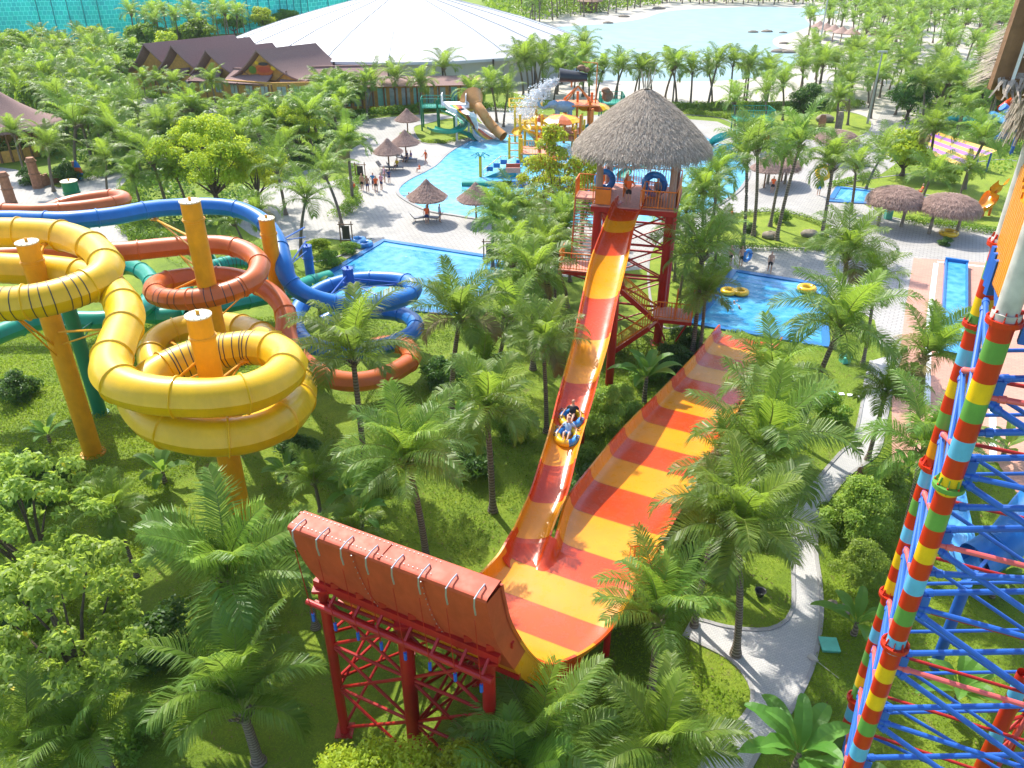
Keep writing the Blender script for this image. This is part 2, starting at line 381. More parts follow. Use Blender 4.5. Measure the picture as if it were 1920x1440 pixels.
def lawn(name, c1, c2, c3, sc=.35):
    m, nt, b, out = nodes(name); L = nt.links
    tc = nt.nodes.new('ShaderNodeTexCoord')
    a = nt.nodes.new('ShaderNodeTexNoise'); a.inputs['Scale'].default_value = sc; a.inputs['Detail'].default_value = 10; a.inputs['Roughness'].default_value = .7
    d = nt.nodes.new('ShaderNodeTexNoise'); d.inputs['Scale'].default_value = 9; d.inputs['Detail'].default_value = 6; d.inputs['Roughness'].default_value = .8
    for n in (a, d): L.new(tc.outputs['Object'], n.inputs['Vector'])
    r = nt.nodes.new('ShaderNodeValToRGB'); r.color_ramp.elements[0].position = .32; r.color_ramp.elements[1].position = .68
    r.color_ramp.elements[0].color = (*c1,1); r.color_ramp.elements[1].color = (*c3,1)
    e = r.color_ramp.elements.new(.5); e.color = (*c2,1)
    L.new(a.outputs['Fac'], r.inputs[0])
    mm = nt.nodes.new('ShaderNodeMix'); mm.data_type = 'RGBA'; mm.blend_type = 'MULTIPLY'; mm.inputs['Factor'].default_value = .8
    r2 = nt.nodes.new('ShaderNodeMapRange'); r2.inputs['From Min'].default_value = .3; r2.inputs['From Max'].default_value = .7; r2.inputs['To Min'].default_value = .6; r2.inputs['To Max'].default_value = 1.3
    L.new(d.outputs['Fac'], r2.inputs['Value']); L.new(r.outputs[0], mm.inputs['A']); L.new(r2.outputs[0], mm.inputs['B'])
    sn = nt.nodes.new('ShaderNodeTexNoise'); sn.inputs['Scale'].default_value = sc*1.1; sn.inputs['Detail'].default_value = 12; sn.inputs['Roughness'].default_value = .75; sn.inputs['Distortion'].default_value = .8; L.new(tc.outputs['Object'], sn.inputs['Vector'])
    sr = nt.nodes.new('ShaderNodeMapRange'); sr.inputs['From Min'].default_value = .60; sr.inputs['From Max'].default_value = .68; sr.inputs['To Max'].default_value = .75; L.new(sn.outputs['Fac'], sr.inputs['Value'])
    sx = nt.nodes.new('ShaderNodeMix'); sx.data_type = 'RGBA'; sx.inputs['B'].default_value = (.20,.14,.07,1); L.new(sr.outputs[0], sx.inputs['Factor']); L.new(mm.outputs['Result'], sx.inputs['A'])
    L.new(sx.outputs['Result'], b.inputs['Base Color']); b.inputs['Roughness'].default_value = .9
    bp = nt.nodes.new('ShaderNodeBump'); bp.inputs['Strength'].default_value = .8; bp.inputs['Distance'].default_value = .08
    L.new(d.outputs['Fac'], bp.inputs['Height']); L.new(bp.outputs[0], b.inputs['Normal'])
    return m
M['lawn'] = lawn('lawn', (.10,.17,.006), (.16,.24,.009), (.24,.31,.015))
M['bed'] = lawn('bed_grass', (.15,.22,.008), (.20,.28,.012), (.28,.33,.02), .6)
def water(name, c1, c2, sc=1.6, rough=.08, bump=.6, tile=0, stretch=(1,1,1), dist=.15):
    m, nt, b, out = nodes(name); L = nt.links
    tc = nt.nodes.new('ShaderNodeTexCoord'); mp = nt.nodes.new('ShaderNodeMapping'); mp.inputs['Scale'].default_value = stretch
    L.new(tc.outputs['Object'], mp.inputs[0])
    a = nt.nodes.new('ShaderNodeTexNoise'); a.inputs['Scale'].default_value = sc; a.inputs['Detail'].default_value = 6; a.inputs['Distortion'].default_value = 1.0
    L.new(mp.outputs[0], a.inputs['Vector'])
    v = nt.nodes.new('ShaderNodeTexVoronoi'); v.feature = 'SMOOTH_F1'; v.inputs['Scale'].default_value = sc*1.1
    wv = nt.nodes.new('ShaderNodeVectorMath'); wv.operation = 'MULTIPLY_ADD'; wv.inputs[1].default_value = (.35,.35,.35)
    L.new(a.outputs['Color'], wv.inputs[0]); L.new(mp.outputs[0], wv.inputs[2]); L.new(wv.outputs[0], v.inputs['Vector'])
    mr = nt.nodes.new('ShaderNodeMapRange'); mr.inputs['From Min'].default_value = .2; mr.inputs['From Max'].default_value = .75
    L.new(v.outputs['Distance'], mr.inputs['Value'])
    mx = nt.nodes.new('ShaderNodeMix'); mx.data_type = 'RGBA'; mx.inputs['A'].default_value = (*c1,1); mx.inputs['B'].default_value = (*c2,1)
    L.new(mr.outputs[0], mx.inputs['Factor']); L.new(mx.outputs['Result'], b.inputs['Base Color'])
    b.inputs['Roughness'].default_value = rough; b.inputs['IOR'].default_value = 1.33; b.inputs['Specular IOR Level'].default_value = .8
    bp = nt.nodes.new('ShaderNodeBump'); bp.inputs['Strength'].default_value = bump; bp.inputs['Distance'].default_value = dist
    L.new(a.outputs['Fac'], bp.inputs['Height']); L.new(bp.outputs[0], b.inputs['Normal'])
    return m
M['pool'] = water('pool_water', (.075,.38,.60), (.20,.54,.72), 1.3)
M['pool_blue'] = water('blue_pool_water', (.025,.25,.50), (.10,.40,.64), 1.3)
M['lagoon'] = water('lagoon_water', (.24,.36,.38), (.28,.40,.42), .3, .5, .1)
M['lagoon'].node_tree.nodes['Principled BSDF'].inputs['Specular IOR Level'].default_value = .25
M['pooltile'] = mat('pool_tile', (.02,.16,.42), .3, .15, 10)
M['splash'] = mat('white_water', (.88,.90,.92), .6, .03)
# ------------------------------------------------------------------ the setting: ground, paving, water
def sheet(name, pts, z, m, kind='structure', label=None, cat=None):
    from mathutils.geometry import tessellate_polygon
    w = [Vector((p[0], p[1], 0)) for p in pts]; tri = tessellate_polygon([w]); F3 = []
    for a, b_, c in tri:
        n = (w[b_]-w[a]).cross(w[c]-w[a]).z
        if abs(n) > 1e-9: F3.append((a,b_,c) if n > 0 else (a,c,b_))
    me = bpy.data.meshes.new(name); me.from_pydata([(p.x,p.y,z) for p in w], [], F3); me.materials.append(m); me.update()
    o = link(bpy.data.objects.new(name, me)); return setp(o, label, cat, None, kind)
def smooth_px(pts, closed=True, step=.5):
    w = [P(a, b) for a, b in pts]
    if closed:
        n = len(w); ext = [w[-1]]+w+[w[0], w[1]]
        out = crom(ext, step)
        # cut the part between w[0] and w[0] again
        i0 = min(range(len(out)), key=lambda i: (out[i]-w[0]).length if i < len(out)//2 else 1e9)
        i1 = min(range(len(out)), key=lambda i: (out[i]-w[0]).length if i > len(out)//2 else 1e9)
        return out[i0:i1]
    return crom(w, step)
def band_along(name, pts, w, h, m, z0=0.0, closed=True, label=None, cat=None, kind='structure'):
    """a low kerb following pts"""
    mb = MB(); n = len(pts); rows = []
    for i in range(n+(1 if closed else 0)):
        p = pts[i % n]; a = pts[(i-1) % n] if closed or i else p; b = pts[(i+1) % n] if closed or i < n-1 else p
        d = (b-a); d.z = 0; d.normalize(); s = Vector((d.y, -d.x, 0))
        rows.append([(p.x-s.x*w/2, p.y-s.y*w/2, z0), (p.x-s.x*w/2, p.y-s.y*w/2, z0+h), (p.x+s.x*w/2, p.y+s.y*w/2, z0+h), (p.x+s.x*w/2, p.y+s.y*w/2, z0)])
    mb.quadgrid(rows)
    return solo(name, mb, [m], label, cat, None, kind)

gb = MB(); g = 60; ext = 900
gb.quadgrid([[(-ext+2*ext*i/g, -60+1500*j/g, 0) for i in range(g+1)] for j in range(g+1)], flip=True)
solo('ground', gb, [M['lawn']], kind='structure')

SAND = [P(*q) for q in [(940,168),(1010,186),(1150,196),(1300,196),(1480,190),(1600,236),(1700,250),(1760,170),(1850,110),(2100,60),(2100,-20),(1500,-25),(1060,-25),(960,10),(1000,60),(1060,100),(1000,140)]]
sheet('beach', SAND, .004, M['sand'])
LAG = smooth_px([(1010,75),(1040,52),(1130,45),(1200,36),(1262,20),(1400,13),(1500,15),(1560,19),(1570,26),(1512,30),(1518,48),(1490,60),(1452,72),(1452,84),(1470,92),(1500,104),(1490,120),(1450,138),(1380,150),(1280,152),(1180,152),(1100,150),(1040,136)], True, 3)
sheet('lagoon_water', LAG, .03, M['lagoon'])

PLAZA = [(640,232),(700,222),(820,212),(905,232),(1000,228),(1150,212),(1345,228),(1420,262),(1520,262),(1640,235),(1660,196),(1690,196),(1690,300),(1640,335),(1560,345),(1640,396),(1760,420),(1960,420),(1960,900),(1700,720),(1688,655),(1650,650),(1640,600),(1560,560),(1535,545),(1375,505),(1320,540),(1250,500),(1060,520),(1000,505),(960,492),(719,449),(650,485),(600,462),(540,470),(470,440),(430,410),(470,360),(560,330),(600,345),(660,330),(650,285),(690,262)]
PLW = [P(*q) for q in PLAZA]
sheet('plaza', PLW, .008, M['plaza'])
# the winding footpath of grey pavers and its kerbs
PATHL = [(1633,677),(1622,717),(1617,753),(1600,827),(1575,850),(1510,928),(1487,973),(1483,1014),(1487,1079),(1485,1145),(1460,1174),(1420,1182),(1362,1176),(1329,1167),(1297,1159)]
PATHR = [(1690,660),(1675,717),(1660,790),(1645,850),(1592,891),(1551,940),(1534,981),(1530,1034),(1538,1096),(1540,1157),(1530,1227),(1510,1284),(1469,1354),(1420,1415),(1380,1500)]
PATHB = [(1280,1190),(1329,1215),(1366,1235),(1395,1264),(1411,1297),(1405,1329),(1379,1362),(1342,1399),(1300,1460),(1280,1500)]
pl, pr, pb = [crom([P(*q) for q in L_], .4) for L_ in (PATHL, PATHR, PATHB)]
sheet('footpath', pl+pb+pr[::-1], .014, M['pavers'])
for nm, L_ in (('kerb', pl), ('kerb', pr), ('kerb', pb)): band_along(nm, L_, .16, .06, M['kerb'], 0, False)
# the coral coloured court with white lines
COURT = [(1713,484),(1960,500),(1960,1010),(1870,868),(1672,868),(1672,720),(1690,640),(1697,583)]
sheet('court', [P(*q) for q in COURT], .018, M['court'])
ml = MB()
def line_px(a, b, w, z=.024):
    A, B = P(*a), P(*b); d = (B-A).normalized(); s = Vector((d.y,-d.x,0))*w/2
    ml.poly([(A-s)+Vector((0,0,z)), (A+s)+Vector((0,0,z)), (B+s)+Vector((0,0,z)), (B-s)+Vector((0,0,z))])
line_px((1755,494),(1742,600),.35); line_px((1757,491),(1960,512),.3,.023); line_px((1742,600),(1738,760),.35,.022); line_px((1858,600),(1862,860),.35)
solo('court_line', ml, [M['white']], kind='structure')
# other paved places
LEFTP = [(-60,305),(30,318),(110,352),(205,318),(250,325),(226,350),(232,372),(226,392),(236,432),(245,480),(-60,500)]
sheet('left_plaza', [P(*q) for q in LEFTP], .009, M['plaza'])
for pp in ([(210,158),(262,150),(240,172),(292,184),(400,196),(420,236),(330,232),(282,216),(215,186)], [(15,136),(62,132),(70,158),(30,168)], [(200,112),(232,112),(236,135),(205,138)], [(540,325),(600,315),(600,345),(545,360)], [(880,205),(960,198),(1010,205),(1000,228),(905,232)]):
    sheet('paving', [P(*q) for q in pp], .006, M['plaza'])
# grass beds inside the paving
BEDS = {}
def bed(name, pts, step=.4):
    w = smooth_px(pts, True, step); BEDS[name] = w
    sheet('grass_bed', w, .026, M['bed']); band_along('kerb', w, .18, .07, M['kerb'], 0)
bed('slide', [(775,240),(800,232),(850,222),(900,232),(880,258),(850,264),(820,270),(790,266)])
bed('palms', [(1320,430),(1348,410),(1400,400),(1460,398),(1530,412),(1556,430),(1545,462),(1500,466),(1430,462),(1370,462),(1330,470)])
bed('tips', [(1222,470),(1300,440),(1330,470),(1318,520),(1375,505),(1300,600),(1230,600)])
bed('right', [(1640,396),(1700,414),(1850,430),(1960,436),(1960,330),(1880,300),(1740,322),(1640,335),(1590,348),(1750,368),(1748,382),(1650,384)])
bed('mid', [(560,462),(600,448),(660,452),(700,448),(660,470),(620,486),(575,490)])
bed('lobby', [(1160,196),(1300,198),(1480,195),(1620,218),(1615,255),(1500,258),(1420,258),(1350,222),(1230,212)])
# pools: water sheet, tiled rim
def pool(name, wpts, wm, rim=.35, step=.5, smooth=True, h=.10, rimm=None):
    w = smooth_px(wpts, True, step) if smooth else [P(*q) for q in wpts]
    sheet(name+'_water', w, .045, wm)
    band_along('pool_rim', w, rim, h, rimm or M['kerb'], 0)
    return w
POOL1 = [(885,263),(867,271),(840,288),(817,310),(797,322),(767,337),(748,352),(748,366),(775,384),(807,397),(850,404),(900,412),(980,420),(1080,424),(1180,422),(1260,414),(1323,397),(1360,377),(1391,352),(1404,325),(1400,300),(1375,280),(1333,262),(1300,245),(1220,238),(1100,240),(1000,246),(930,255)]
pool1 = pool('wave_pool', POOL1, M['pool'])
def rect_pool(name, pts, wm):
    w = [P(*q) for q in pts]; w2 = []
    for i in range(len(w)):
        a, b = w[i], w[(i+1) % len(w)]; n = 14
        w2 += [a.lerp(b, k/n) for k in range(n)]
    sheet(name+'_water', w2, .045, wm); band_along('pool_rim', w2, .5, .12, M['pooltile'], 0)
    # wide blue step below the water's edge along the far side
    return w2
rect_pool('catch_pool', [(719,452),(965,490),(860,590),(540,560)], M['pool_blue'])
rect_pool('splash_pool', [(1376,509),(1545,536),(1548,650),(1300,607)], M['pool_blue'])
rect_pool('far_pool', [(1572,352),(1748,373),(1740,388),(1556,378)], M['pool_blue'])
# pale entry steps of two pools
for a, b, c, d in (((727,457),(955,492),(953,496),(722,462)), ((1384,514),(1542,540),(1541,545),(1381,519)), ((1384,523),(1540,549),(1539,553),(1380,527)), ((1590,356),(1600,357),(1580,376),(1568,375)), ((1608,358),(1618,359),(1602,377),(1592,376))):
    sheet('pool_step', [P(*q) for q in (a,b,c,d)], .052, M['lightblue'])

# ------------------------------------------------------------------ foliage makers
def frond_arrays(L, el, droop, nl, ll, lw, rs, twist=0.0, az=0.0, side=0.0):
    """returns quads(verts, faces) for rachis and leaflets; frond grows along +x before the azimuth turn"""
    n = 14; pts = []; p = np.zeros(3); e = el; a = 0.0
    for i in range(n+1):
        pts.append(p.copy()); t = i/n
        p = p+np.array([math.cos(e)*math.cos(a), math.cos(e)*math.sin(a), math.sin(e)])*L/n
        e -= droop/n*(.4+1.6*t); a += side/n*(.3+1.4*t)
        if e < -1.45: e = -1.45
    pts = np.array(pts)
    def at(t):
        x = t*n; i = min(int(x), n-1); f = x-i
        return pts[i]*(1-f)+pts[i+1]*f, (pts[i+1]-pts[i])/np.linalg.norm(pts[i+1]-pts[i])
    V = []; Fc = []
    # rib: two crossed tapering strips
    for i in range(n):
        w0 = .035*(1-i/n)+.008; w1 = .035*(1-(i+1)/n)+.008
        t = pts[i+1]-pts[i]; s = np.cross(t, [0,0,1]); ns = np.linalg.norm(s); s = s/ns if ns > 1e-6 else np.array([0,1,0])
        u = np.cross(s, t); u /= np.linalg.norm(u)
        for d in (s, u):
            b = len(V); V += [pts[i]-d*w0, pts[i]+d*w0, pts[i+1]+d*w1, pts[i+1]-d*w1]; Fc.append((b,b+1,b+2,b+3,0))
    for k in range(nl):
        t = .14+.86*(k+.5)/nl
        for sd in (-1, 1):
            tt = min(1, t+rs.uniform(-.006,.006)); c, T = at(tt)
            s = np.cross(T, [0,0,1]); ns = np.linalg.norm(s); s = s/ns if ns > 1e-6 else np.array([0,1,0])
            u = np.cross(s, T); u /= np.linalg.norm(u)
            prof = (math.sin(math.pi*min(1,(tt*.86+.10)))**.55)
            l = ll*prof*rs.uniform(.85,1.1)
            fw = .35+.75*tt
            rot = sd*1.0
            lift = .42-.2*tt+twist*sd+rs.uniform(-.12,.12)
            d1 = s*rot+T*fw+u*lift; d1 /= np.linalg.norm(d1)
            d2 = d1+np.array([0,0,-.6-rs.uniform(0,.6)])+T*.15; d2 /= np.linalg.norm(d2)
            wd = np.cross(d1, u); wn_ = np.linalg.norm(wd); wd = (wd/wn_ if wn_ > 1e-6 else T)
            wd = wd*.8+T*.2+u*rs.uniform(-.25,.25); wd /= np.linalg.norm(wd)
            w = lw*rs.uniform(.8,1.15)
            m_ = c+d1*l*.55; e_ = m_+d2*l*.5
            b = len(V); V += [c-wd*w*.35, c+wd*w*.35, m_+wd*w*.5, m_-wd*w*.5]; Fc.append((b,b+1,b+2,b+3,1))
            b = len(V); V += [m_-wd*w*.5, m_+wd*w*.5, e_+wd*w*.08, e_-wd*w*.08]; Fc.append((b,b+1,b+2,b+3,1))
    V = np.array(V); ca, sa = math.cos(az), math.sin(az)
    V = np.stack([V[:,0]*ca-V[:,1]*sa, V[:,0]*sa+V[:,1]*ca, V[:,2]], 1)
    return V, np.array(Fc)
def palm_crown(name, nf, L, nl, ll, lw, seed, spread=1.0, upright=0.0, wind=0.0, dry=.0):
    rs = random.Random(seed); Vs = []; Fs = []; Ms = []; o = 0
    for k in range(nf):
        t = (k+.5)/nf                       # 0 young centre .. 1 oldest
        az = k*2.39996+rs.uniform(-.45,.45)
        el = 1.45-1.22*(t**1.1)*spread+rs.uniform(-.12,.12)+upright*(1-t)*.1
        if upright: el = max(el, -.25+upright*.35*rs.random())
        dr = (.85+1.05*t*spread)*rs.uniform(.6,1.4)
        Lk = L*(.72+.28*math.sin(math.pi*min(1, t*1.1+.12)))*rs.uniform(.9,1.08)
        V, Fc = frond_arrays(Lk, el, dr, nl, ll, lw, rs, rs.uniform(-.25,.25), az, rs.uniform(-.35,.35)+wind)
        mi = Fc[:,4].copy()
        leaf = 1 if t > .16 else 2
        if rs.random() < .45*dry*(t > .8): leaf = 3
        mi[mi == 1] = leaf
        Vs.append(V+np.array([0,0,.0])); Fs.append(Fc[:,:4]+o); Ms.append(mi); o += len(V)
    return npmesh(name, np.concatenate(Vs), np.concatenate(Fs), [M['rachis'], M['palm'], M['palm_young'], M['palm_dry']], None, np.concatenate(Ms))
def palm_trunk(name, h, r, lean, seed, boots=True):
    rs = random.Random(seed); mb = MB(); n = 26; pts = []; rad = []
    az = rs.uniform(0, 6.28)
    for i in range(n+1):
        t = i/n; q = lean*(t*t*.7+.3*t)
        pts.append((q*math.cos(az)*1.0, q*math.sin(az), h*t-.05))
        rad.append(r*(1.0+.75*max(0, 1-t*7)**1.5)*(1-.25*t)*(1+.05*(i % 2)))
    mb.tube(pts, r, 10, 0, True, rad)
    # old leaf bases and brown fibre at the head
    for k in range(16):
        a = k*2.4; t = pts[-1]; d = Vector((math.cos(a), math.sin(a), .9+.5*rs.random()))
        b0 = Vector(t)+Vector((math.cos(a), math.sin(a), 0))*r*.5+Vector((0,0,-.45+.02*k))
        mb.bar(b0, b0+d.normalized()*(.35+.25*rs.random()), .11, .03, 0)
    return part(name, mb, [M['palm_bark']], None, smooth=False), Vector(pts[-1])
PALMS = {}
def palm_proto(key, nf, L, nl, ll, lw, seed, h, r, lean, **kw):
    root = thing('coconut_palm', 'palm', 'palm', (0, 0, 0))
    tr, top = palm_trunk('trunk', h, r, lean, seed)
    cr = palm_crown('crown', nf, L, nl, ll, lw, seed, **kw)
    tr.parent = root; cr.parent = root; cr.location = top+Vector((0,0,.02))
    PALMS[key] = (root, h, top)
    root['used'] = 0
    return root
palm_proto('n0', 18, 3.9, 64, 1.05, .043, 11, 6.0, .16, .5, dry=.4)
palm_proto('n1', 17, 4.3, 68, 1.12, .045, 12, 6.5, .16, .8, dry=.4, wind=.2)
palm_proto('n2', 16, 3.7, 62, 1.02, .048, 13, 5.0, .17, .3, dry=.3)
palm_proto('n5', 15, 4.2, 68, 1.1, .050, 16, 5.8, .17, 1.0, wind=-.3, dry=.5, spread=.88)
palm_proto('n3', 14, 4.2, 70, 1.08, .050, 14, 3.0, .19, .15, spread=.70, upright=1.0, dry=.2)
palm_proto('n4', 12, 3.9, 66, 1.06, .050, 15, 2.6, .19, .1, spread=.64, upright=1.0)
palm_proto('m0', 15, 3.6, 34, .98, .060, 21, 6.0, .15, .6, dry=.3)
palm_proto('m1', 14, 3.9, 34, 1.02, .060, 22, 6.5, .15, 1.0, wind=.25, dry=.4)
palm_proto('m2', 16, 3.4, 34, .95, .060, 23, 5.5, .15, .2, spread=1.1)
palm_proto('m4', 13, 3.8, 34, 1.0, .060, 25, 6.0, .15, .8, wind=-.3, dry=.3, spread=.9)
palm_proto('m5', 12, 4.0, 34, 1.05, .060, 26, 5.6, .15, 1.2, wind=.35, dry=.5, spread=.85)
palm_proto('m6', 18, 3.2, 34, .92, .060, 27, 6.2, .15, .4, wind=-.15, dry=.2, spread=1.15)
palm_proto('m3', 13, 3.5, 34, .95, .060, 24, 4.0, .15, .2, spread=.72, upright=.9)
palm_proto('f0', 14, 3.5, 17, 1.0, .11, 31, 6.0, .16, .6)
palm_proto('f1', 13, 3.8, 17, 1.05, .11, 32, 6.5, .16, 1.0, wind=.25)
palm_proto('f2', 15, 3.3, 17, .95, .11, 33, 5.5, .16, .2)
def palm(key, cx, cy, h, sc, label, group=None, rz=None, base=None):
    """crown centre sighted at (cx, cy), h metres above ground"""
    root, h0, top = PALMS[key]
    rz = random.uniform(0, 6.28) if rz is None else rz
    if base is None:
        c = P(cx, cy, h)
    else: c = Vector((base[0], base[1], h))
    first = not root['used']; root['used'] = 1
    o = root if first else dup(root)
    o['label'] = label
    if group: o['group'] = group
    tx, ty = top.x*sc*math.cos(rz)-top.y*sc*math.sin(rz), top.x*sc*math.sin(rz)+top.y*sc*math.cos(rz)
    o.location = (c.x-tx, c.y-ty, 0) if base is None else (c.x, c.y, 0)
    o.rotation_euler = (0, 0, rz); o.scale = (sc, sc, sc)
    zt = h/(h0*sc)
    for ch in o.children:
        if ch.name.startswith('trunk'): ch.scale = (1, 1, zt)
        else: ch.location = (top.x, top.y, h/sc); ch.rotation_euler = (random.gauss(0,.11), random.gauss(0,.11), random.uniform(0,6.28))
    return o
FAR_GEO = [[], [], [], 0]
def far_palm(key, x, y, h, sc, rz):
    """adds one distant palm to the shared mass of distant palms"""
    root, h0, top = PALMS[key]
    for ch in root.children:
        me = ch.data; n = len(me.vertices); V = np.empty(n*3, np.float32); me.vertices.foreach_get('co', V); V = V.reshape(-1,3).astype(float)
        if ch.name.startswith('trunk'): V[:,2] *= h/h0; q = (4 if True else 0)
        else: V = V*sc+np.array([top.x*1.0, top.y*1.0, h])
        F_l = [tuple(p.vertices) for p in me.polygons if len(p.vertices) == 4]; mi = np.array([p.material_index for p in me.polygons if len(p.vertices) == 4])
        if ch.name.startswith('trunk'): mi = mi*0+4
        c, s_ = math.cos(rz), math.sin(rz); W = np.stack([V[:,0]*c-V[:,1]*s_+x, V[:,0]*s_+V[:,1]*c+y, V[:,2]],1)
        FAR_GEO[0].append(W); FAR_GEO[1].append(np.array(F_l)+FAR_GEO[3]); FAR_GEO[2].append(mi); FAR_GEO[3] += n
def leaf_cloud(n, blobs, size, rs, shell=.55, flat=.0, aspect=.45):
    """diamond leaves scattered near the surfaces of blobs (c, (rx,ry,rz))"""
    w = np.array([b[1][0]*b[1][1]+b[1][2]**2*.5 for b in blobs]); w /= w.sum()
    idx = rs.choice(len(blobs), n, p=w)
    C = np.array([tuple(b[0]) for b in blobs])[idx]; Rr = np.array([b[1] for b in blobs])[idx]
    d = rs.normal(size=(n,3)); d /= np.linalg.norm(d, axis=1)[:,None]
    d[:,2] = np.where(d[:,2] < -.35, -d[:,2], d[:,2])
    rad = shell+(1-shell)*rs.random(n)**.6; rad *= 1+.12*rs.normal(size=n)
    pos = C+d*Rr*rad[:,None]
    nrm = d+rs.normal(size=(n,3))*.65+np.array([0,0,.35+flat]); nrm /= np.linalg.norm(nrm, axis=1)[:,None]
    t = np.cross(nrm, rs.normal(size=(n,3))); t /= np.linalg.norm(t, axis=1)[:,None]
    b = np.cross(nrm, t); s = size*rs.uniform(.6, 1.25, n)[:,None]
    V = np.stack([pos-t*s*.5, pos+b*s*aspect*.5+nrm*s*.06, pos+t*s*.5-np.array([0,0,1])*s*.15, pos-b*s*aspect*.5+nrm*s*.06], 1).reshape(-1,3)
    Fq = np.arange(n*4).reshape(-1,4)
    return V, Fq
def blobs_for(rs, R_, H, z0, k, br):
    out = []
    for i in range(k):
        a = rs.uniform(0, 6.28); q = math.sqrt(rs.random()); zz = rs.random()
        rr = R_*q*math.sqrt(max(.15, 1-(2*abs(zz-.42))**2))
        r = br*rs.uniform(.7, 1.25)
        out.append(((rr*math.cos(a), rr*math.sin(a), z0+H*zz), (r, r, r*.75)))
    return out
TREES = {}
def tree_proto(key, name, R_, H, z0, k, br, n, size, m, seed, tr=.16, multi=3, m2=None, frac2=.0):
    rs = np.random.default_rng(seed); root = thing(name, 'tree', 'tree')
    bl = blobs_for(rs, R_, H, z0, k, br); mb = MB()
    V, Fq = leaf_cloud(n, bl, size, rs)
    mi = (rs.random(n) < frac2).astype(int)
    cr = npmesh('crown', V, Fq, [m]+([m2] if m2 else []), root, mi if m2 else None)
    if z0 > .3 or multi:
        fork = Vector((0, 0, max(.3, z0*.55)))
        mb.tube([(0,0,-.1), (tr*.5,0,fork.z*.5), tuple(fork)], tr, 9, 0, True, [tr*1.7, tr*1.05, tr*.85])
        for i, b_ in enumerate(sorted(bl, key=lambda b_: -b_[1][0])[:max(multi, 3)*3]):
            c = Vector(b_[0]); mid = fork.lerp(c, .5)+Vector(rs.uniform(-.2,.2,3))
            mb.tube([tuple(fork-Vector((0,0,.1))), tuple(mid), tuple(c)], .05, 6, 0, True, [tr*.55, tr*.3, tr*.1])
        part('trunk', mb, [M['bark']], root)
    TREES[key] = root; root['used'] = 0; return root
def tree(key, bx, by, sc, label, group=None, rz=None, cat='tree', loc=None, sz=1.0, name=None):
    root = TREES[key]; first = not root['used']; root['used'] = 1
    o = root if first else dup(root)
    o['label'] = label; o['category'] = cat
    if group: o['group'] = group
    o.location = loc if loc is not None else P(bx, by); o.rotation_euler = (0, 0, random.uniform(0, 6.28) if rz is None else rz)
    o.scale = (sc, sc, sc*sz); return o
tree_proto('bright', 'broadleaf_tree', 2.6, 2.6, 2.0, 46, .62, 16000, .17, M['leaf_bright'], 41, .14, 4)
tree_proto('plum', 'broadleaf_tree', 2.8, 3.6, 2.2, 80, .36, 7500, .24, M['leaf_grey'], 42, .16, 4, M['leaf_yellow'], .006)
tree_proto('sparse', 'broadleaf_tree', 1.5, 4.2, 2.2, 26, .50, 5200, .20, M['leaf_bright'], 43, .07, 4, M['leaf_orange'], .14)
tree_proto('round', 'broadleaf_tree', 2.2, 3.0, 1.4, 36, .85, 9000, .30, M['leaf_mid'], 44, .20, 3)
tree_proto('round_dark', 'broadleaf_tree', 2.2, 3.2, 1.6, 36, .9, 9000, .30, M['leaf_dark'], 45, .20, 3)
tree_proto('far', 'broadleaf_tree', 2.6, 2.4, 1.6, 22, 1.1, 3600, .50, M['leaf_mid'], 46, .2, 3)
tree_proto('far_bright', 'broadleaf_tree', 2.6, 2.4, 1.6, 22, 1.1, 3600, .50, M['leaf_bright'], 47, .2, 3)
tree_proto('shrub', 'shrub', .75, .8, .15, 12, .38, 3400, .13, M['leaf_mid'], 48, .03, 0)
tree_proto('shrub_bright', 'shrub', .75, .8, .15, 12, .38, 3400, .13, M['leaf_cover'], 49, .03, 0)
tree_proto('shrub_dark', 'shrub', .85, .9, .15, 14, .42, 3800, .15, M['leaf_dark'], 50, .03, 0)
tree_proto('bamboo', 'shrub', 1.1, 2.0, .3, 26, .45, 9000, .13, M['leaf_grey'], 51, .04, 0)
# banana plant
def banana_proto(seed, n, L, h):
    rs = random.Random(seed); root = thing('banana_plant', 'banana plant', 'plant'); tb = MB(); lb = MB()
    tb.tube([(0,0,-.05),(.03,0,h*.5),(0,0,h)], .1, 8, 0, True, [.13,.10,.07]); part('stem', tb, [M['palm_bark']], root)
    for k in range(n):
        az = k*2.4+rs.uniform(-.3,.3); el = 1.35-1.0*k/n; p = Vector((0,0,h-.1)); rows = []; e = el; S = 12; Lk = L*rs.uniform(.8,1.1)
        for i in range(S+1):
            t = i/S; d = Vector((math.cos(e)*math.cos(az), math.cos(e)*math.sin(az), math.sin(e)))
            s = Vector((-math.sin(az), math.cos(az), 0)); u = s.cross(d)*-1
            w = .03 if t < .18 else .21*math.sin(math.pi*min(1, (t-.15)/.87))**.6*L/1.7
            jag = 1+.12*rs.uniform(-1,1)
            rows.append([p-s*w*jag+Vector((0,0,w*.35)), p, p+s*w*jag+Vector((0,0,w*.35))])
            p = p+d*Lk/S; e -= (1.9*t+.15)/S*1.3
        lb.quadgrid(rows)
    part('leaf_crown', lb, [M['banana']], root); return root
BAN = [banana_proto(61, 11, 1.9, 1.4), banana_proto(62, 9, 1.6, .6)]
for b_ in BAN: b_['used'] = 0
def banana(i, bx, by, sc, label, group=None):
    root = BAN[i]; first = not root['used']; root['used'] = 1
    o = root if first else dup(root); o['label'] = label
    if group: o['group'] = group
    o.location = P(bx, by); o.rotation_euler = (0,0,random.uniform(0,6.28)); o.scale = (sc,)*3; return o
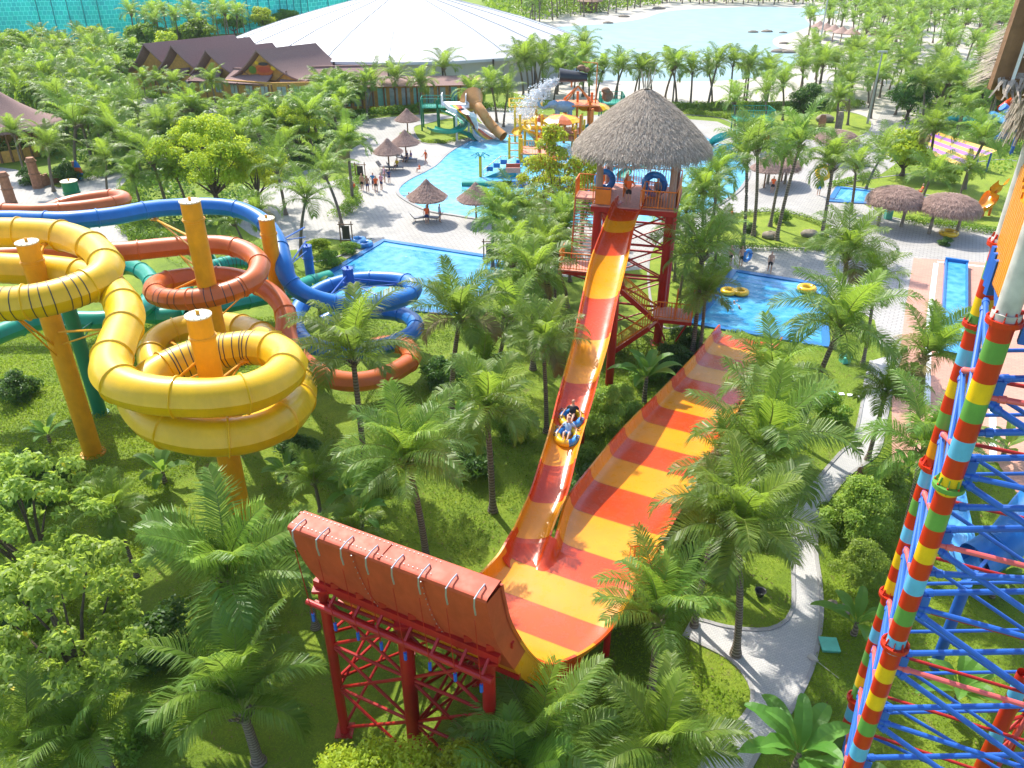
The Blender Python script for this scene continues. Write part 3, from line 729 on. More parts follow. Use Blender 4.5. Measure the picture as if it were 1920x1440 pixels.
# clipped hedge / low planting along a line of sighted ground points
def hedge(pts, w, h, label, m='leaf_mid', size=.16, dens=170, seed=1, cat='hedge', name='hedge'):
    rs = np.random.default_rng(seed); c = crom([P(*q) for q in pts], .3); L = sum((c[i+1]-c[i]).length for i in range(len(c)-1))
    bl = []
    for i, p in enumerate(c):
        hh = h*rs.uniform(.75,1.15); bl.append(((p.x+rs.uniform(-.1,.1)*w, p.y+rs.uniform(-.1,.1)*w, hh*.45), (w*.5*rs.uniform(.85,1.2), w*.5*rs.uniform(.85,1.2), hh*.6)))
    n = int(min(16000, L*w*dens*(1+h)))
    V, Fq = leaf_cloud(n, bl, size, rs, .8)
    V[:,2] = np.maximum(V[:,2], .02)
    o = npmesh(name, V, Fq, [M[m]]); return setp(o, label, cat)
# ------------------------------------------------------------------ tube slides
def flange(parent, p, t, r, m, w=.10, k=1.10):
    mb = MB(); T = Vector(t).normalized(); a = p-T*w/2; b = p+T*w/2
    mb.tube([a, a+T*w*.3, b-T*w*.3, b], r, 24, 0, False, [r*.99, r*k, r*k, r*.99])
    return part('flange', mb, [m], parent, smooth='auto')
def tube_slide(root, pts, r, m, every, stripes=(), ribs=None, n=26):
    c = crom(pts, .16); mb = MB(); S = [0.0]
    for i in range(len(c)-1): S.append(S[-1]+(c[i+1]-c[i]).length)
    mb.tube(c, r, n, 0, False, None, None, .07)
    # dark window rings on some stretches
    cps = []
    for p_ in pts: cps.append(S[min(range(len(c)), key=lambda j: (c[j]-Vector(p_)).length)])
    for (i0, i1, st) in stripes:
        s0, s1 = cps[i0], cps[i1]
        q = s0
        while q < s1:
            i = min(range(len(S)), key=lambda j: abs(S[j]-q)); i = max(1, min(len(c)-2, i))
            T = (c[i+1]-c[i-1]).normalized(); a = c[i]-T*.022; b = c[i]+T*.022
            mb.tube([a, b], r*1.018, n, 1, False, None, None, .07); q += st
    part('tube', mb, [m, M['dark']], root, smooth='auto')
    q = every*.6
    while q < S[-1]-.3:
        i = min(range(len(S)), key=lambda j: abs(S[j]-q)); i = max(1, min(len(c)-2, i))
        flange(root, c[i], c[i+1]-c[i-1], r, m); q += every
    return c, S
def pole(root, x, y, z, r, m, capm, z0=0.0, n=24):
    mb = MB(); mb.cyl((x,y,z0), (x,y,z), r, n)
    mb.tube([(x,y,z-.95),(x,y,z-.93),(x,y,z-.80),(x,y,z-.78)], r, n, 0, False, [r*1.01, r*1.09, r*1.09, r*1.01])
    mb.tube([(x,y,z0),(x,y,z0+.06)], r*1.35, n); mb.tube([(x,y,z-.87),(x,y,z-.85)], r*1.13, n)
    p = part('support_pole', mb, [m], root, smooth='auto')
    cb = MB(); cb.cyl((x,y,z), (x,y,z+.05), r*1.08, n)
    for k in range(12): a = k*math.pi/6; cb.cyl((x+math.cos(a)*r*.95, y+math.sin(a)*r*.95, z+.05), (x+math.cos(a)*r*.95, y+math.sin(a)*r*.95, z+.08), .03, 6)
    part('pole_cap', cb, [capm], p); lb = MB()
    lb.bar((x,y,z+.05),(x,y,z+.22),.05,.12); part('lifting_lug', lb, [M['yellow_steel'] if capm is M['cap'] else m], p)
    return p
def brace(root, a, b, m, r=.055, r2=None):
    mb = MB(); a = Vector(a); b = Vector(b); mb.cyl(a, b, r, 8); mb.cyl(a-Vector((0,0,.7)), a.lerp(b,.9), r*.7, 8)
    d = (b-a).normalized(); mb.box(b, (.35,.35,.08)); mb.cyl(b-d*.25, b+d*.1, r*1.8, 8)
    part('brace', mb, [m], root, smooth='auto')
def near_on(c, px, py):
    return min(c, key=lambda p: (proj(p)[0]-px)**2+(proj(p)[1]-py)**2)

# yellow
ys = thing('tube_slide', 'big yellow tube water slide winding round thick yellow poles on the left lawn', 'water slide', P(464,1023))
YP = [(-220,440,10.9),(-120,436,10.85),(-40,436,10.8),(60,437,10.75),(120,443,10.7),(170,462,10.6),(198,492,10.5),(190,520,10.4),(150,542,10.3),(80,562,10.25),(0,570,10.2),(-80,562,10.15),(-150,545,10.1),(-170,520,10.05),(-130,502,10.0),(-60,500,9.95),(10,503,9.9),(90,507,9.8),(160,518,9.75),(215,548,9.7),(236,595,9.6),(220,643,9.55),(207,688,9.5),(226,720,9.45),(275,738,9.38),(340,745,9.3),(410,745,9.2),(475,734,9.1),(522,710,9.0),(540,682,8.9),(520,660,8.8),(480,652,8.7),(430,656,8.6),(370,668,8.4),(310,692,8.2),(272,720,8.1),(262,755,8.0),(290,792,7.9),(345,813,7.75),(410,820,7.6),(480,810,7.4),(535,782,7.1),(560,740,6.5),(552,692,5.7),(520,650,4.9),(475,622,4.3),(425,609,3.9),(370,610,3.6),(315,625,3.4),(285,652,3.1),(292,690,2.7),(330,716,2.2)]
yc, yS = tube_slide(ys, [P(*q) for q in YP], .72, M['yellow'], 2.35, [(8,11,.36),(31,34,.27)])
def zat(px, py, x, y): return 0
def pole_px(root, bx, by, tx, ty, r, m, capm):
    """pole standing at sighted base, height so its top shows at row ty"""
    b = P(bx, by); Y = b.y; z = PY(tx, ty, Y).z
    return pole(root, b.x, b.y, z, r, m, capm), Vector((b.x, b.y, z))
_, pl1 = pole_px(ys, 175, 850, 52, 455, .46, M['yellow_steel'], M['cap'])
_, pl2 = pole_px(ys, 464, 1023, 372, 592, .46, M['yellow_steel'], M['cap'])
_, pl3 = pole_px(ys, 442, 798, 352, 378, .47, M['yellow_steel'], M['cap'])
_, pl4 = pole_px(ys, 545, 700, 470, 410, .42, M['yellow_steel'], M['cap'])
for (pt, z, tx, ty) in ((pl1,9.6,215,548),(pl1,9.3,40,560),(pl1,10.4,90,438),(pl1,6.0,-30,640),(pl1,7.0,190,600),(pl2,9.6,262,720),(pl2,9.2,320,640),(pl2,8.6,300,790),(pl2,8.0,540,690),(pl2,7.4,410,815),(pl2,8.2,480,655)):
    q = near_on(yc, tx, ty); q = q-(q-Vector((pt.x,pt.y,q.z))).normalized()*.7
    brace(ys, (pt.x, pt.y, z), q-Vector((0,0,.25)), M['yellow_steel'])

# blue
bs = thing('tube_slide', 'blue tube water slide running behind the yellow one and coiling by the rectangular pool', 'water slide', P(668,655))
BP = [(-160,418,9.7),(0,412,9.6),(70,413,9.55),(133,413,9.5),(213,405,9.35),(280,393,9.25),(340,388,9.1),(400,387,9.0),(450,394,8.8),(492,415,8.4),(518,448,7.9),(530,490,7.2),(540,522,6.4),(566,548,5.7),(610,565,5.1),(660,572,4.7),(712,570,4.5),(755,560,4.35),(776,544,4.2),(762,528,4.1),(728,523,4.0),(681,523,3.9),(640,530,3.8),(600,545,3.6),(565,572,3.35),(552,605,3.1),(572,640,2.9),(620,657,2.75),(680,657,2.6),(735,645,2.45),(774,624,2.3),(776,602,2.15),(745,588,2.0),(690,584,1.8),(640,590,1.5),(605,605,1.2)]
bc, bS = tube_slide(bs, [P(*q) for q in BP], .50, M['blue'], 2.6, [(25,26,.4)])
_, q1 = pole_px(bs, 588, 560, 563, 462, .33, M['blue_steel'], M['blue_steel'])
_, q2 = pole_px(bs, 668, 655, 655, 504, .33, M['blue_steel'], M['blue_steel'])
_, q3 = pole_px(bs, 560, 700, 551, 600, .30, M['blue_steel'], M['blue_steel'])
for (pt, z, tx, ty) in ((q1,5.4,522,455),(q1,4.4,535,505),(q2,5.2,610,562),(q2,4.9,770,530),(q2,4.6,735,560),(q2,4.2,650,528)):
    brace(bs, (pt.x,pt.y,z), near_on(bc, tx, ty), M['blue_steel'], .05)
brace(bs, (pl3.x, pl3.y, 10.6), near_on(bc, 285, 400)-Vector((0,0,.6)), M['yellow_steel'], .06)
# orange
os_ = thing('tube_slide', 'orange tube water slide with a dark banded loop round the tallest yellow pole', 'water slide', P(442,780))
OP = [(-160,397,7.6),(-60,394,7.5),(60,396,7.4),(140,391,7.3),(195,384,7.2),(226,378,7.1),(232,371,7.0),(212,368,6.9),(172,372,6.8),(130,380,6.7),(95,392,6.6),(60,410,6.6)]
oc1, _ = tube_slide(os_, [P(*q) for q in OP], .48, M['orange_tube'], 3.4)
OP2 = [(-120,486,9.2),(0,482,9.1),(100,476,8.95),(180,473,8.85),(240,471,8.75),(300,465,8.7),(360,460,8.65),(420,460,8.55),(462,471,8.45),(486,492,8.3),(478,520,8.15),(448,540,8.0),(400,555,7.85),(350,562,7.7),(305,558,7.55),(288,543,7.4),(305,529,7.25),(350,520,7.1),(400,517,6.95),(445,521,6.8),(486,536,6.6),(517,558,6.3),(536,588,5.8),(536,622,5.2),(548,655,4.6),(581,688,4.0),(620,709,3.6),(666,716,3.3),(712,708,3.1),(752,690,2.9),(772,672,2.7),(765,652,2.5),(730,645,2.2),(700,650,1.9)]
oc, oS = tube_slide(os_, [P(*q) for q in OP2], .52, M['orange_tube'], 2.6, [(11,14,.42)])
for (pt, z, tx, ty) in ((pl3,9.0,330,462),(pl3,8.8,290,545),(pl3,7.4,400,555),(pl3,7.0,470,520)):
    brace(os_, (pt.x,pt.y,z), near_on(oc, tx, ty)-Vector((0,0,.4)), M['yellow_steel'], .055)
# green
gs = thing('tube_slide', 'dark green tube water slide low on the ground beneath the yellow and orange ones', 'water slide', P(187,773))
GP = [(-120,668,5.0),(-40,642,4.9),(20,618,4.8),(70,603,4.7),(130,600,4.6),(190,600,4.5),(240,592,4.4),(275,570,4.3),(288,540,4.2),(272,512,4.1),(238,500,4.0),(208,512,3.9),(206,545,3.8),(235,575,3.7),(290,592,3.5),(345,588,3.3),(400,576,3.1),(467,563,2.8),(533,548,2.4),(583,530,2.1),(618,520,1.9)]
gc, _ = tube_slide(gs, [P(*q) for q in GP], .52, M['green'], 2.8)
GP2 = [(360,590,3.9),(345,550,3.9),(362,516,3.8),(400,500,3.7),(445,490,3.6),(480,496,3.5),(492,514,3.4),(470,530,3.3),(420,538,3.2),(380,548,3.1),(340,575,3.0)]
tube_slide(gs, [P(*q) for q in GP2], .46, M['green'], 2.6, [(2,5,.4)])
_, g1 = pole_px(gs, 188, 775, 112, 500, .36, M['green_steel'], M['cap'])
_, g2 = pole_px(gs, 165, 470, 120, 340, .60, M['green_steel'], M['cap'])
_, g3 = pole_px(gs, 415, 575, 400, 475, .22, M['green_steel'], M['cap'])
for (pt, z, tx, ty) in ((g1,5,180,600),(g1,5.4,70,603),(g3,4.4,440,490),(g3,4,400,576)): brace(gs, (pt.x,pt.y,z), near_on(gc, tx, ty), M['green_steel'], .05)

# ------------------------------------------------------------------ the boomerang slide: chute, half pipe, run-out lane
A_ = Vector((.447,.894,0)); C_ = Vector((.894,-.447,0))
def ST(s, t, z): return A_*s+C_*t+Vector((0,0,z))
hs = thing('boomerang_slide', 'red and yellow striped open slide with a tall curved end wall on red steel legs', 'water slide', ST(17,-9.5,0))
RED, AMB, ORG, WORN = 0, 1, 2, 3
def channel(rows, stripes, depth, fil=.35, rimw=.10, outer=.10):
    """rows: (key, left rim, right rim, up) ; a trough hung below the rims; every row reads its colour from stripes"""
    mb = MB(); R_ = []; mats = []
    for (k, Lp, Rp, up, dep) in rows:
        w = (Rp-Lp); W = w.length; X = w/W
        prof = [(-rimw, -.05-outer*0), (-rimw, .0), (0, .015), (.03, -.05), (fil*.25, -dep*.55), (fil*.6, -dep*.85), (fil*1.2, -dep*.97), (fil*2.2, -dep)]
        half = [Lp+X*a+up*b for a, b in prof]
        mid = [Lp+X*(fil*2.2+(W-4.4*fil)*j/8)-up*dep for j in range(1, 8)]
        oth = [Rp-X*a+up*b for a, b in prof][::-1]
        R_.append(half+mid+oth); 
        c = [m for (a, b, m) in stripes if a <= k < b]; mats.append(c[0] if c else RED)
    mb.quadgrid(R_, 0, False, mats)
    for q in range(1, len(rows)):
        if mats[q] != mats[q-1]:
            a = [p.lerp(b, .06)+rows[q][3]*.004 for p, b in zip(R_[q], R_[q-1])]; c = [p+rows[q][3]*.004 for p in R_[q]]
            mb.quadgrid([a[2:-2], c[2:-2]], 4, flip=False)
    # under side a few centimetres below
    U = [[p-up*.07 for p in r] for r, (_, _, _, up, _) in zip(R_, rows)]
    mb.quadgrid(U, 0, False, mats, True)
    for e in (0, -1):
        mb.quadgrid([[a[e] for a in R_], [a[e] for a in U]], 3)
    mb.quadgrid([R_[0], U[0]], mats[0], flip=True); mb.quadgrid([R_[-1], U[-1]], mats[-1])
    return mb
SLM = [M['red'], M['amber'], mat('orange_fibreglass_stripe', (.78,.08,.002), .2, .05, 1, 0, 9, 0, .2, grime=.2), M['red_worn'], mat('joint', (.28,.06,.015), .6)]
def lerp_tab(tab, x):
    if x <= tab[0][0]: return tab[0][1:]
    for a, b in zip(tab, tab[1:]):
        if x <= b[0]:
            f = (x-a[0])/(b[0]-a[0]); return tuple(u*(1-f)+v*f for u, v in zip(a[1:], b[1:]))
    return tab[-1][1:]
def smooth_tab(tab, x):
    """monotone-ish cubic through a table"""
    n = len(tab)
    if x <= tab[0][0]: return tab[0][1:]
    if x >= tab[-1][0]: return tab[-1][1:]
    i = max(j for j in range(n-1) if tab[j][0] <= x)
    x0, x1 = tab[i][0], tab[i+1][0]; t = (x-x0)/(x1-x0); out = []
    for k in range(1, len(tab[0])):
        y0, y1 = tab[i][k], tab[i+1][k]
        d = (y1-y0)/(x1-x0)
        m0 = (y1-tab[i-1][k])/(x1-tab[i-1][0]) if i > 0 else d
        m1 = (tab[i+2][k]-y0)/(tab[i+2][0]-x0) if i+2 < n else d
        h = x1-x0
        out.append((2*t**3-3*t*t+1)*y0+(t**3-2*t*t+t)*h*m0+(-2*t**3+3*t*t)*y1+(t**3-t*t)*h*m1)
    return tuple(out)
# half pipe + lane, keyed by s: rim height, t of the left rim, t of the right rim, trough depth
# left rim up to s=22.6 is also the chute's left rim; beyond, the lane alone
HP = [  # path param u, s, z(rim), tL, tR
 (0.0, 13.5, 9.35,-13.40,-7.10),(0.6, 13.60, 8.8,-13.38,-7.08),(1.6,13.82, 7.9,-13.30,-7.05),(2.6,14.15, 7.05,-13.2,-7.0),(3.8,14.85,5.6,-13.0,-6.9),(5.0,15.7,4.3,-12.7,-6.8),(6.2,16.85,3.25,-12.3,-6.7),(7.4,18.1,2.75,-11.8,-6.3),(8.6,19.3,2.65,-11.3,-5.95),(10.0,20.8,2.75,-11.0,-5.8),(11.2,22.0,2.85,-11.05,-5.8),(11.8,22.6,2.85,-11.06,-5.8)]
HS = [(0,1.9,WORN),(1.9,3.0,RED),(3.0,4.9,AMB),(4.9,6.9,RED),(6.9,7.8,AMB),(7.8,9.1,ORG),(9.1,10.6,AMB),(10.6,12.2,RED)]
us = sorted(set([round(i*.2,2) for i in range(0,60)]+[a for a,_,_ in HS]+[11.8])); us = [u for u in us if u <= 11.8]
rows = []
for i, u in enumerate(us):
    s_, z_, tl, tr = smooth_tab(HP, u); s2, z2, _, _ = smooth_tab(HP, min(11.8, u+.05)); s1, z1, _, _ = smooth_tab(HP, max(0, u-.05))
    tan = (A_*(s2-s1)+Vector((0,0,z2-z1))).normalized(); up = C_.cross(tan).normalized()
    rows.append((u, ST(s_, tl, z_), ST(s_, tr, z_), up, .62))
mb = channel(rows, HS, .6)
# folded flange along the top of the wall, sloping down towards the back
L0, R0 = rows[0][1], rows[0][2]
nb = 24
bolts = MB(); fr = []
for k, (ds, dz) in enumerate(((.10,-.30),(.08,.0),(.03,.04),(-.62,.03),(-.70,-.01),(-.72,-.10))):
    fr.append([L0.lerp(R0, j/nb)+A_*ds+Vector((0,0,dz)) for j in range(nb+1)])
mb.quadgrid(fr, WORN)
# closed left end of the wall's skin
part('half_pipe', mb, SLM, hs, smooth='auto')
# outer skin of the wall with the flange and ribs
sk = MB(); srows = []; sm = []
for u in [0,.5,1,1.5,2,2.5,3,3.5,4,4.4,4.9,5.4,5.9,6.4,6.9,7.3]:
    s_, z_, tl, tr = smooth_tab(HP, u); s2, z2, _, _ = smooth_tab(HP, u+.05); tan = (A_*(s2-s_)+Vector((0,0,z2-z_))).normalized(); up = C_.cross(tan).normalized()
    d = -up*.70
    a, b = ST(s_, tl+.02, z_)+d, ST(s_, tr-.02, z_)+d
    srows.append([ST(s_, tl-.08, z_)-up*.05]+[a.lerp(b, j/20)+(-up*.03 if j in (7,14) else Vector((0,0,0))) for j in range(21)]+[ST(s_, tr+.08, z_)-up*.05])
    sm.append(WORN if u < 3.4 else (AMB if u < 6.4 else RED))
sk.quadgrid(srows, 0, False, sm, True)
part('wall_back', sk, SLM, hs, smooth='auto')
# seam ribs and bolt heads on the back of the wall
for j in (7,14):
    rb = MB()
    for r0, r1 in zip(srows[:7], srows[1:8]): rb.bar(r0[j+1], r1[j+1], .05, .05, 0)
    part('seam_rib', rb, [M['red_worn']], hs)
for i in range(34):
    for ds in (-.06,-.55):
        q = L0.lerp(R0, (i+.5)/46)+A_*ds+Vector((0,0,.055)); bolts.cyl(q, q+Vector((0,0,.015)), .013, 6)
for i in range(7):
    for j in (7,14):
        q = srows[i][j+1]; bolts.box(q-A_*.04, (.025,.03,.025), 0)
        q = (srows[i][j+1]+srows[i+1][j+1])/2; bolts.box(q-A_*.04, (.025,.03,.025), 0)
rb = MB(); rb.bar(L0.lerp(R0,.48)-A_*.0+Vector((0,0,.05)), L0.lerp(R0,.48)-A_*.66+Vector((0,0,.03)), .07, .05, 0); part('flange_rib', rb, [M['red_worn']], hs)
part('bolt_row', bolts, [M['galv']], hs, kind='stuff')
# eight hooked anchor rods over the flange with cables to the beam
for k in range(8):
    q = L0.lerp(R0, .055+.905*k/7)+Vector((0,0,.06)); hk = MB()
    e = q-A_*.90+Vector((0,0,-.04)); 
    hk.tube([q-A_*.30+Vector((0,0,-.03)), q-A_*.33+Vector((0,0,.06)), q-A_*.6+Vector((0,0,.08)), q-A_*.88+Vector((0,0,.04)), e+Vector((0,0,-.15)), e+A_*.06+Vector((0,0,-.5))], .024, 8)
    h = part('anchor_hook', hk, [M['galv']], hs, smooth='auto')
    cb = MB(); f = Vector((e.x,e.y,6.1))+A_*.25; cb.cyl(e+Vector((0,0,-.6)), f, .014, 5); cb.cyl(f, f-Vector((0,0,.28)), .05, 8, 1)
    part('cable', cb, [M['red_steel'], M['blue_steel']], h)
# run-out lane
LN = [(22.6,2.85,-9.35,-5.75),(25.5,2.6,-10.05,-5.7),(28.7,2.2,-10.2,-5.7),(33.1,1.8,-10.15,-5.7),(37.4,1.5,-9.8,-5.6),(43.0,1.2,-9.35,-5.4),(47.0,.95,-9.25,-5.3),(49.2,.75,-9.2,-5.25)]
bd = [22.6,23.2,25.7,28.4,30.9,33.0,35.2,37.2,39.4,41.4,43.4,45.4,47.2,49.3]
LS = [(a, b, (AMB if i % 2 else RED)) for i, (a, b) in enumerate(zip(bd, bd[1:]))]
ss = sorted(set(bd[:-1]+[round(22.6+.45*i,2) for i in range(60)]+[49.2])); ss = [s_ for s_ in ss if s_ <= 49.2]
rows = []
for s_ in ss:
    z_, tl, tr = smooth_tab(LN, s_); rows.append((s_, ST(s_, tl, z_), ST(s_, tr, z_), Vector((0,0,1)), .62))
part('lane', channel(rows, LS, .6), SLM, hs, smooth='auto')
# drop chute
CH = [(366,1160,1211,9.45),(380,1150,1206,9.35),(417,1135,1190,8.65),(486,1109,1175,7.4),(562,1092,1156,6.6),(642,1075,1139,5.8),(698,1060,1123,5.2),(750,1046,1109,4.7),(800,1034,1094,4.28),(850,1019,1080,3.9),(919,997,1063,3.4),(960,979,1046,3.12),(985,968,1036,2.98),(1004,957,1030,2.9)]
def chz(py, i): 
    a = smooth_tab(CH, py); return P(a[i], py if i == 0 else py, a[2])
CSb = [366,404,425,468,546,624,706,786,860,930,995,1012]
CS = [(a, b, ([RED,AMB,RED,AMB,RED,AMB,RED,AMB,RED,AMB,RED])[i]) for i, (a, b) in enumerate(zip(CSb, CSb[1:]))]
# shift stripe keys slightly: rims are sighted at the key row, the floor sags below it
ks = sorted(set(CSb[:-1]+[366+7.1*i for i in range(91)]+[1004])); ks = [k for k in ks if k <= 1004]
rows = []
for k in ks:
    Lp, Rp = chz(k, 0), chz(k, 1); k2 = min(1004, k+4); k1 = max(366, k-4)
    tan = (chz(k2, 0)-chz(k1, 0)).normalized(); X = (Rp-Lp).normalized(); up = X.cross(-tan).normalized()
    if up.z < 0: up = -up
    rows.append((k, Lp, Rp, up, .50))
def chute_mesh(rows, stripes):
    mb = MB(); R_ = []; U = []; ms = []
    for (k, Lp, Rp, up, dep) in rows:
        w = Rp-Lp; W = w.length; X = w/W; r = [Lp-X*.07-up*.04, Lp-X*.07+up*.01, Lp+up*.01]
        for j in range(17):
            a = math.pi*j/16; e = abs(math.cos(a)); x = .5-.5*math.copysign(e**.85, math.cos(a)); r.append(Lp+X*W*x-up*dep*math.sin(a)**.62)
        r += [Rp+up*.01, Rp+X*.07+up*.01, Rp+X*.07-up*.04]
        R_.append(r); U.append([p-up*.06 for p in r]); ms.append([m for a, b, m in stripes if a <= k < b][0])
    mb.quadgrid(R_, 0, False, ms); mb.quadgrid(U, 0, False, ms, True)
    for e in (0,-1): mb.quadgrid([[a[e] for a in R_], [a[e] for a in U]], AMB)
    mb.quadgrid([R_[0], U[0]], RED)
    return mb
part('chute', chute_mesh(rows, CS), SLM, hs, smooth='auto')
# the chute's mouth opening into the half pipe
Lr, Rr = rows[-1][1], rows[-1][2]
def sec_last():
    (k, Lp, Rp, up, dep) = rows[-1]; w = Rp-Lp; W = w.length; X = w/W; r = [Lp-X*.07+up*.01, Lp+up*.01]
    for j in range(17):
        a = math.pi*j/16; e = abs(math.cos(a)); x = .5-.5*math.copysign(e**.85, math.cos(a)); r.append(Lp+X*W*x-up*dep*math.sin(a)**.62+up*.004)
    return r+[Rp+up*.01]
A0_ = sec_last(); n0 = len(A0_)
lane_l = [ST(22.6, -9.35+a, 2.85+b) for a, b in ((0,.015),(.03,-.05),(.09,-.34),(.21,-.527),(.42,-.60),(.77,-.615),(1.0,-.615))]
A0_ = A0_+lane_l; n1 = len(A0_)
def floor_row(s_):
    z_, tl = smooth_tab([(20.8,2.75,-11.0),(22.0,2.85,-11.05),(22.6,2.85,-11.06)], s_); o = []
    for j in range(n1):
        if j < n0: t = tl+(-9.55-tl)*j/(n0-1)
        else: t = -9.5+1.15*(j-n0)/(n1-n0-1)
        e = min(1, max(0, t-tl)/.62); o.append(ST(s_, t, z_-.65*math.sin(e*math.pi/2)**.75))
    return o
B0_ = floor_row(21.0); mo = MB(); mrows = []
for f in (0,.12,.25,.4,.55,.7,.85,1):
    g = f*f*(3-2*f); mrows.append([Vector((a.x+(b.x-a.x)*f, a.y+(b.y-a.y)*f, a.z+(b.z-a.z)*(1-(1-f)**1.8))) for a, b in zip(A0_, B0_)])
mo.quadgrid(mrows, 0); mo.quadgrid([[p-Vector((0,0,.03)) for p in r] for r in mrows], 0, flip=True); part('chute_mouth', mo, [M['red']], hs, smooth=True)
# running water on the lane: streaks of foam
# red steel frame below the wall
def strut(mb, a, b, r=.06, n=8): mb.cyl(a, b, r, n)
fx = [(-13.1,6.55,.16),(-10.2,6.45,.23),(-7.45,6.35,.19)]
legs = []
for (t, z, r) in fx:
    mb = MB(); b = ST(13.45, t, 0); mb.cyl(b, b+Vector((0,0,z)), r, 16); mb.box(b+Vector((0,0,.03)), (.6,.6,.06)); mb.box(b+Vector((0,0,z+.04)), (.55,.4,.1))
    part('leg', mb, [M['red_steel']], hs, smooth='auto')
for (t, z, r) in ((-13.0,4.4,.13),(-10.0,3.2,.13),(-6.6,2.0,.15)):
    mb = MB(); b = ST(17.3, t, 0); mb.cyl(b, b+Vector((0,0,z)), r, 14); mb.box(b+Vector((0,0,.03)), (.5,.5,.06)); mb.box(b+Vector((0,0,z+.04)), (.5,.5,.12))
    part('leg', mb, [M['red_steel']], hs, smooth='auto')
for (t, z, r) in ((-10.9,2.1,.13),(-6.3,2.0,.13)):
    for s_ in (20.5, 24.5, 29.5, 35.5, 41.5):
        if s_ > 23 and t < -9: t = -9.4
        mb = MB(); b = ST(s_, t, 0); zz = max(.15, smooth_tab(LN, max(s_,22.6))[0]-.85); mb.cyl(b, b+Vector((0,0,zz)), r, 12); part('leg', mb, [M['red_steel']], hs, smooth='auto')
bm_ = MB()
bm_.bar(ST(13.45,-13.35,6.75), ST(13.45,-7.1,6.6), .16, .26); bm_.bar(ST(13.25,-13.3,6.1), ST(13.25,-7.2,5.95), .13, .13)
bm_.bar(ST(13.9,-13.5,6.95), ST(13.9,-6.9,6.8), .12, .2); bm_.bar(ST(14.3,-13.3,5.2), ST(14.3,-6.9,5.1), .12, .2); bm_.bar(ST(16.8,-12.7,2.4), ST(16.8,-6.2,2.3), .14, .26)
bm_.cyl(ST(13.0,-13.35,6.35), ST(13.0,-7.1,6.2), .09, 10)
for t in (-12.6,-11.7,-10.9,-9.9,-9.0,-8.1,-7.4): bm_.box(ST(13.5,t,6.98), (.22,.3,.22)); bm_.bar(ST(13.5,t,6.6), ST(13.0,t,6.3), .08)
part('cross_beam', bm_, [M['red_steel']], hs)
tr = MB()
def xb(a0, a1, b0, b1, r=.055): strut(tr, a0, b1, r); strut(tr, a1, b0, r); strut(tr, a1, b1, r)
for (ta, tb) in ((-13.1,-10.2),(-10.2,-7.45)):
    for z0, z1 in ((.2,2.2),(2.2,4.2),(4.2,6.2)): xb(ST(13.45,ta,z0), ST(13.45,ta,z1), ST(13.45,tb,z0), ST(13.45,tb,z1))
for t, t2, zb in ((-13.1,-13.0,4.2),(-10.2,-10.0,3.0),(-7.45,-6.6,2.0)):
    for z0, z1 in ((.2,zb*.5),(zb*.5,zb)): xb(ST(13.45,t,z0), ST(13.45,t,z1+.5), ST(17.3,t2,z0), ST(17.3,t2,z1))
for (ta, tb, zb) in ((-13.0,-10.0,3.0),(-10.0,-6.6,2.0)):
    xb(ST(17.3,ta,.2), ST(17.3,ta,zb), ST(17.3,tb,.2), ST(17.3,tb,zb))
part('truss', tr, [M['red_steel']], hs, smooth='auto')
# column carrying the chute
mb = MB(); b = P(1142,722); mb.cyl(b, b+Vector((0,0,6.4)), .24, 18); mb.box(b+Vector((0,0,6.4)), (.9,.7,.2)); part('leg', mb, [M['red_steel']], hs, smooth='auto')
mb = MB(); b = P(1088,860); mb.cyl(b, b+Vector((0,0,3.4)), .16, 14); part('leg', mb, [M['red_steel']], hs, smooth='auto')

# ------------------------------------------------------------------ slide tower with its thatched roof
a12 = R(14); TX = Vector((math.cos(a12), -math.sin(a12), 0)); TY = Vector((math.sin(a12), math.cos(a12), 0))
FL = Vector((5.25, 47.9, 0)); SZ = 4.35; DK = 9.0
def TW(x, y, z): return FL+TX*x+TY*y+Vector((0,0,z))
tw = thing('slide_tower', 'red slide tower with orange railings, stairs and a big grey thatched roof', 'tower', TW(2.2,2.2,0))
for (x, y) in ((0,0),(SZ,0),(0,SZ),(SZ,SZ)):
    mb = MB(); mb.cyl(TW(x,y,0), TW(x,y,DK-.1), .27, 18); mb.box(TW(x,y,.03), (.9,.9,.06)); part('leg', mb, [M['red_steel']], tw, smooth='auto')
    pb_ = MB(); pb_.cyl(TW(x,y,DK), TW(x,y,12.5), .21, 14); part('roof_post', pb_, [M['thatch_brown']], tw, smooth='auto')
tr = MB()
zs = [.6,2.6,4.6,6.6,8.6]
for (p0, p1) in (((0,0),(SZ,0)),((SZ,0),(SZ,SZ)),((SZ,SZ),(0,SZ)),((0,SZ),(0,0))):
    for z0, z1 in zip(zs, zs[1:]):
        strut(tr, TW(*p0,z0), TW(*p1,z1), .055); strut(tr, TW(*p1,z0), TW(*p0,z1), .055); strut(tr, TW(*p0,z1), TW(*p1,z1), .08)
part('truss', tr, [M['red_steel']], tw, smooth='auto')
dk = MB(); dk.box(TW(SZ/2,SZ/2,DK-.06), (SZ+.7,SZ+.7,.12), 0, (TX,TY,Vector((0,0,1)))); part('deck', dk, [M['deck_red']], tw)
dk = MB()
for (p0, p1) in (((-.35,-.35),(SZ+.35,-.35)),((SZ+.35,-.35),(SZ+.35,SZ+.35)),((SZ+.35,SZ+.35),(-.35,SZ+.35)),((-.35,SZ+.35),(-.35,-.35))): dk.bar(TW(*p0,DK-.22), TW(*p1,DK-.22), .1, .3)
part('deck_beam', dk, [M['red_steel']], tw)
